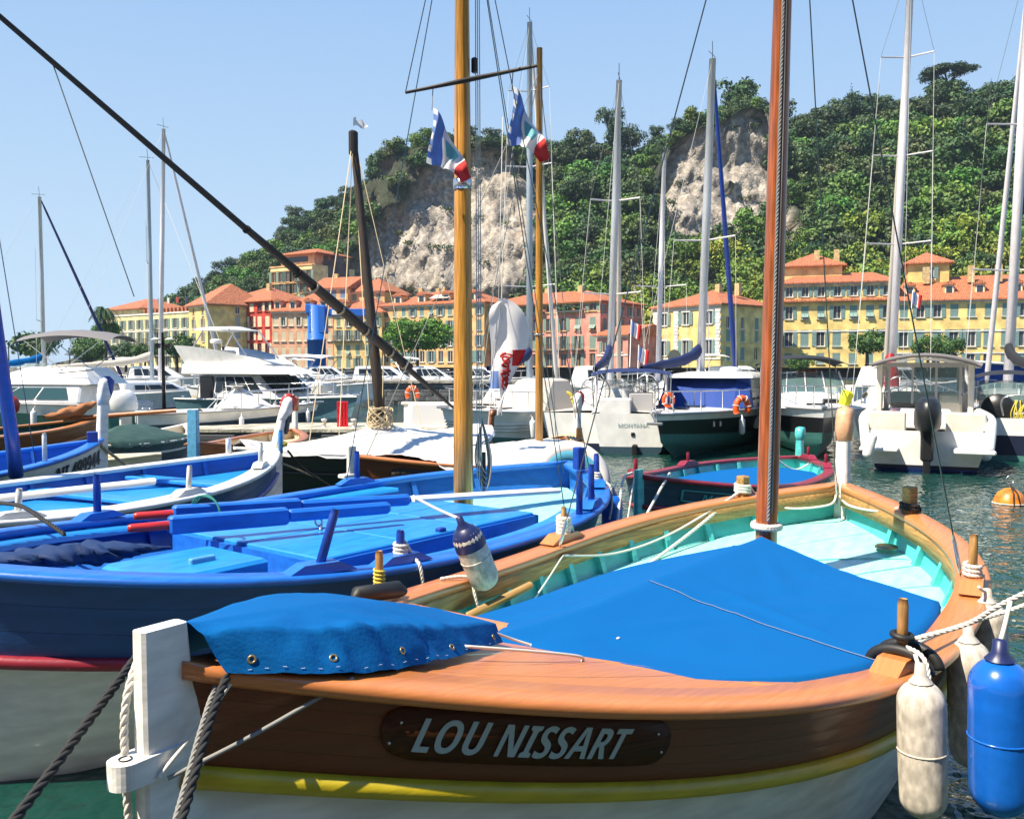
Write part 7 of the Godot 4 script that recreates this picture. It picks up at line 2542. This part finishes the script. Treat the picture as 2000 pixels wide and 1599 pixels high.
# ---------- quay things ----------
func make_quay_things():
	var s: SurfaceTool
	# blue travelling jib crane
	var t := thing("jib_crane", "blue jib crane standing before the salmon and yellow houses", "crane", Vector3(col(619, 92), 0, -92))
	s = S()
	lathe(s, Transform3D.IDENTITY, [[.95, 0], [.95, 4.8], [1.02, 4.8], [1.02, 5.0], [.9, 5.0], [.9, 8.5], [.001, 8.5]], 20)
	put("column", s, "crane_blue", t)
	s = S()
	bbox(s, Vector3(.25, 7.0, 0), Vector3(1.7, 2.9, 1.6), .1)
	bbox(s, Vector3(-.55, 8.1, 0), Vector3(.9, 1.0, 1.5), .08)
	put("turning_head", s, "crane_blue", t)
	s = S()
	bbox(s, Vector3(3.2, 7.75, 0), Vector3(4.4, .75, .7), .04)
	put("jib", s, "crane_blue", t)
	box_part("jib_label", Vector3(2.4, 7.75, .37), Vector3(1.4, .5, .03), "white_trim", t)
	s = S()
	bbox(s, Vector3(4.3, 7.1, 0), Vector3(1.2, .5, .9), .05)
	bbox(s, Vector3(4.3, 6.6, 0), Vector3(1.7, .5, 1.0), .08)
	put("trolley_hoist", s, "navy", t)
	# lamp post on a pile
	t = thing("lamp_post", "dark lamp post with two square lanterns before the yellow hotel", "lamp post", Vector3(col(319, 29.5), -.5, -29.5))
	tube_part("post", [Vector3.ZERO, Vector3(0, 1.9, 0), Vector3(0, 3.75, 0)], [.09, .06, .045], "spar_dark", t, 8)
	tube_part("arm", [Vector3(-.26, 3.35, 0), Vector3(.26, 3.35, 0)], .02, "spar_dark", t, 6)
	for x in [-.26, .26]:
		box_part("lantern", Vector3(x * .7, 3.30, 0), Vector3(.17, .16, .17), "black_plastic", t, Basis.IDENTITY, .02)
		s = S()
		lathe(s, Transform3D(Basis.IDENTITY, Vector3(x * .9, 3.52, 0)), [[.001, .06], [.10, .03], [.17, -.02], [.15, -.03]], 10)
		put("lamp_shade", s, "gelcoat_warm", t)
	# tall white flood-light posts far left
	for q in [[18, 150.0, 672, "slim lamp standard with cross arm at the far left sea wall"], [137, 150.0, 688, "slim lamp standard right of the far left stone pine"], [170, 152.0, 670, "lamp standard with cross arm left of the tall palm"]]:
		t = thing("lamp_standard", q[3], "lamp post", Vector3(col(q[0], q[1]), 1.9, -q[1]))
		var hh := hgt(q[2], q[1]) - 1.9
		tube_part("post", [Vector3.ZERO, Vector3(0, hh, 0)], [.12, .07], "spar_grey", t, 6)
		tube_part("arm", [Vector3(-.9, hh * .86, 0), Vector3(.9, hh * .86, 0)], .05, "spar_grey", t, 5)
		box_part("lantern", Vector3(.85, hh * .8, 0), Vector3(.3, .4, .3), "grey_plastic", t, Basis.IDENTITY, .04)
	# red crate and white locker and ring on the pontoon
	t = thing("plastic_crate", "red plastic crate stood on end on the pontoon", "crate", W(col(671, 24.4), 24.2, .45), .15)
	for z in [-.12, .12]:
		for k in 4: box_part("side_bar", Vector3(-.12 + k * .08, .34, z), Vector3(.05, .68, .02), "crate_red", t)
	for k in 4: box_part("cross_bar", Vector3(0, .02 + k * .215, 0), Vector3(.30, .045, .26), "crate_red", t)
	box_part("base_panel", Vector3(.0, .34, .0), Vector3(.29, .66, .015), "crate_red", t)
	t = thing("locker", "white power locker on the pontoon below the orange ring", "locker", W(col(802, 24.6), 24.6, .45), 0)
	box_part("cabinet", Vector3(0, .30, 0), Vector3(.36, .60, .3), "gelcoat", t, Basis.IDENTITY, .02)
	box_part("lid", Vector3(-.02, .63, 0), Vector3(.46, .08, .36), "gelcoat_warm", t, Basis.IDENTITY, .02)
	box_part("lock", Vector3(.02, .52, .152), Vector3(.05, .05, .01), "black_plastic", t)
	ring_buoy("orange life ring on a stand above the white locker", W(col(805, 24.7), 24.7, 1.32), .3, "ring_orange", .20, true)
	tube_part("stand", [Vector3(.1, -1.0, .0), Vector3(.0, .2, -.02)], .02, "spar_grey", get_child(get_child_count() - 1), 6)
	t = thing("dinghy_cover", "white covered dinghy on the pontoon end left of the honey mast", "dinghy", W(col(855, 24.8), 24.6, .45), .3)
	s = S()
	house(s, -.9, 1.0, .42, 0, .62, .1, .35, .15, .3, .04)
	put("cover", s, "canvas_white", t)
	s = S()
	house(s, -.85, .95, .45, -.05, .06, .0, .1, .02, .2, 0)
	put("hull", s, "gelcoat_warm", t)
	var i := 0
	for px in [632, 690]:
		t = thing("mooring_bollard", "white mooring bollard on the pontoon %s the red crate" % ("left of" if i == 0 else "right of"), "bollard", W(col(px, 23.8), 23.8, .45))
		s = S()
		lathe(s, Transform3D.IDENTITY, [[.07, 0], [.05, .03], [.045, .16], [.08, .19], [.08, .23], [.001, .25]], 14)
		put("shaft", s, "gelcoat_warm", t)
		s = S()
		torus(s, Vector3(0, .10, 0), .055, .014, Basis.IDENTITY, 16, 6)
		put("rope_turn", s, "rope_tan", t)
		i += 1
	# orange mooring buoy
	t = thing("mooring_buoy", "orange mooring buoy with ring floating at the right", "buoy", W(col(1978, 13.4), 13.4, 0))
	t.scale = Vector3.ONE * .88
	s = S()
	lathe(s, Transform3D(Basis(Vector3.BACK, -.08), Vector3(0, -.02, 0)), [[.001, .30], [.10, .28], [.20, .20], [.255, .07], [.265, .0], [.22, -.14], [.05, -.28]], 24)
	put("float", s, "buoy_orange", t)
	s = S()
	torus(s, Vector3(0, .015, 0), .262, .010, Basis.IDENTITY, 28, 6)
	put("seam", s, "foam_white", t)
	tube_part("strap", [Vector3(-.06, -.02, .265), Vector3(-.04, .2, .2), Vector3(0, .33, .03)], .014, "spar_dark", t, 6)
	tube_part("strap", [Vector3(.05, -.02, .265), Vector3(.03, .2, .2), Vector3(0, .33, .03)], .014, "spar_dark", t, 6)
	s = S()
	torus(s, Vector3(0, .42, .02), .07, .012, Basis(Vector3.RIGHT, PI * .5), 18, 6)
	put("ring", s, "steel", t)
	# torn flag with a red eagle on a halyard
	t = thing("torn_flag", "torn white flag with red emblem twisted on a halyard left of the right honey mast", "flag", sight(974, 590, 12.6))
	tube_part("halyard", [Vector3(.06, 2.6, 0), Vector3(0, 0, 0), Vector3(-.16, -1.9, .05)], .006, "wire_pale", t, 5)
	var F := func(u: float, v: float) -> Vector3:   # u down, v across
		var half := .03 + .28 * sin(PI * pow(u, .62)) * (1.0 - .25 * u)
		var c := .02 + .08 * sin(u * 4.5) + .06 * u
		return Vector3(c + (v - .5) * 2.0 * half + .05 * sin(v * 7.0 + u * 5.0), -u * 1.60 + .05 * v * (1.0 - u) + .03 * sin(v * 23.0) * smoothstep(.9, 1.0, u), .075 * sin(v * 8.0 + u * 7.0) + .03 * sin(u * 14.0))
	for q in [["cloth_white", 0.0, .44, 0.0, 1.0, "flag_white"], ["cloth_white", .44, .78, .36, .62, "flag_white"], ["cloth_red", .44, .58, .62, 1.0, "flag_red"], ["cloth_white", .58, .78, .62, 1.0, "flag_white"], ["cloth_white", .44, .62, 0.0, .36, "flag_white"], ["cloth_blue", .62, .78, .0, .36, "flag_blue"], ["cloth_white", .78, 1.0, .36, 1.0, "flag_white"]]:
		s = S()
		rows_grid(s, F, q)
		put(q[0], s, q[5], t)
	s = S()
	rng.seed = 15
	for k in 11:
		var a := rng.randf_range(.46, .70)
		var pts := []
		for j in 6: pts.append(F.call(a + .018 * j + .008 * sin(j * 2.0 + k), .40 + .22 * rng.randf()) + Vector3(0, 0, .012))
		tube(s, smooth(pts, 3), .013, 5)
	put("emblem", s, "flag_red", t)
	# small tricolours
	i = 0
	for q in [[1240, 640, 27.0, "small French tricolour on a stern staff before the pink annex"], [1255, 690, 26.0, "small faded tricolour low beside the pink annex"], [1786, 582, 30.0, "small tricolour high on the rigging before the palace roof"]]:
		t = thing("ensign", q[3], "flag", sight(q[0], q[1], q[2]), 0, "small tricolour ensigns")
		tube_part("staff", [Vector3(-.12, .25, 0), Vector3(-.16, -1.2 if i < 2 else -.5, 0)], .012, "alu_pale", t, 5)
		for k in 3:
			s = S()
			var rows := []
			for a in 5:
				var u := (k + a / 4.0) / 3.0
				rows.append(PackedVector3Array([Vector3(-.12 + u * .32, .2 - u * .14, .05 * sin(u * 9.0)), Vector3(-.13 + u * .30, -.0 - u * .2, .05 * sin(u * 9.0 + .4)), Vector3(-.14 + u * .28, -.2 - u * .22, .05 * sin(u * 9.0 + .8))]))
			grid(s, rows)
			put(["blue_band", "white_band", "red_band"][k], s, ["flag_blue", "flag_white", "flag_red"][k], t)
		i += 1
func rows_grid(s: SurfaceTool, F: Callable, q: Array):
	var rows := []
	for i in 15:
		var row := PackedVector3Array()
		for j in 11: row.append(F.call(lerpf(q[1], q[2], i / 14.0), lerpf(q[3], q[4], j / 10.0)))
		rows.append(row)
	grid(s, rows)

func _ready():
	make_materials()
	make_view()
	make_house_materials()
	make_water()
	make_tree_kinds()
	make_hill()
	make_buildings()
	make_front_boat()
	make_blue_boat()
	make_wooden_boats()
	make_motor_boats()
	make_sail_boats()
	make_quay_things()
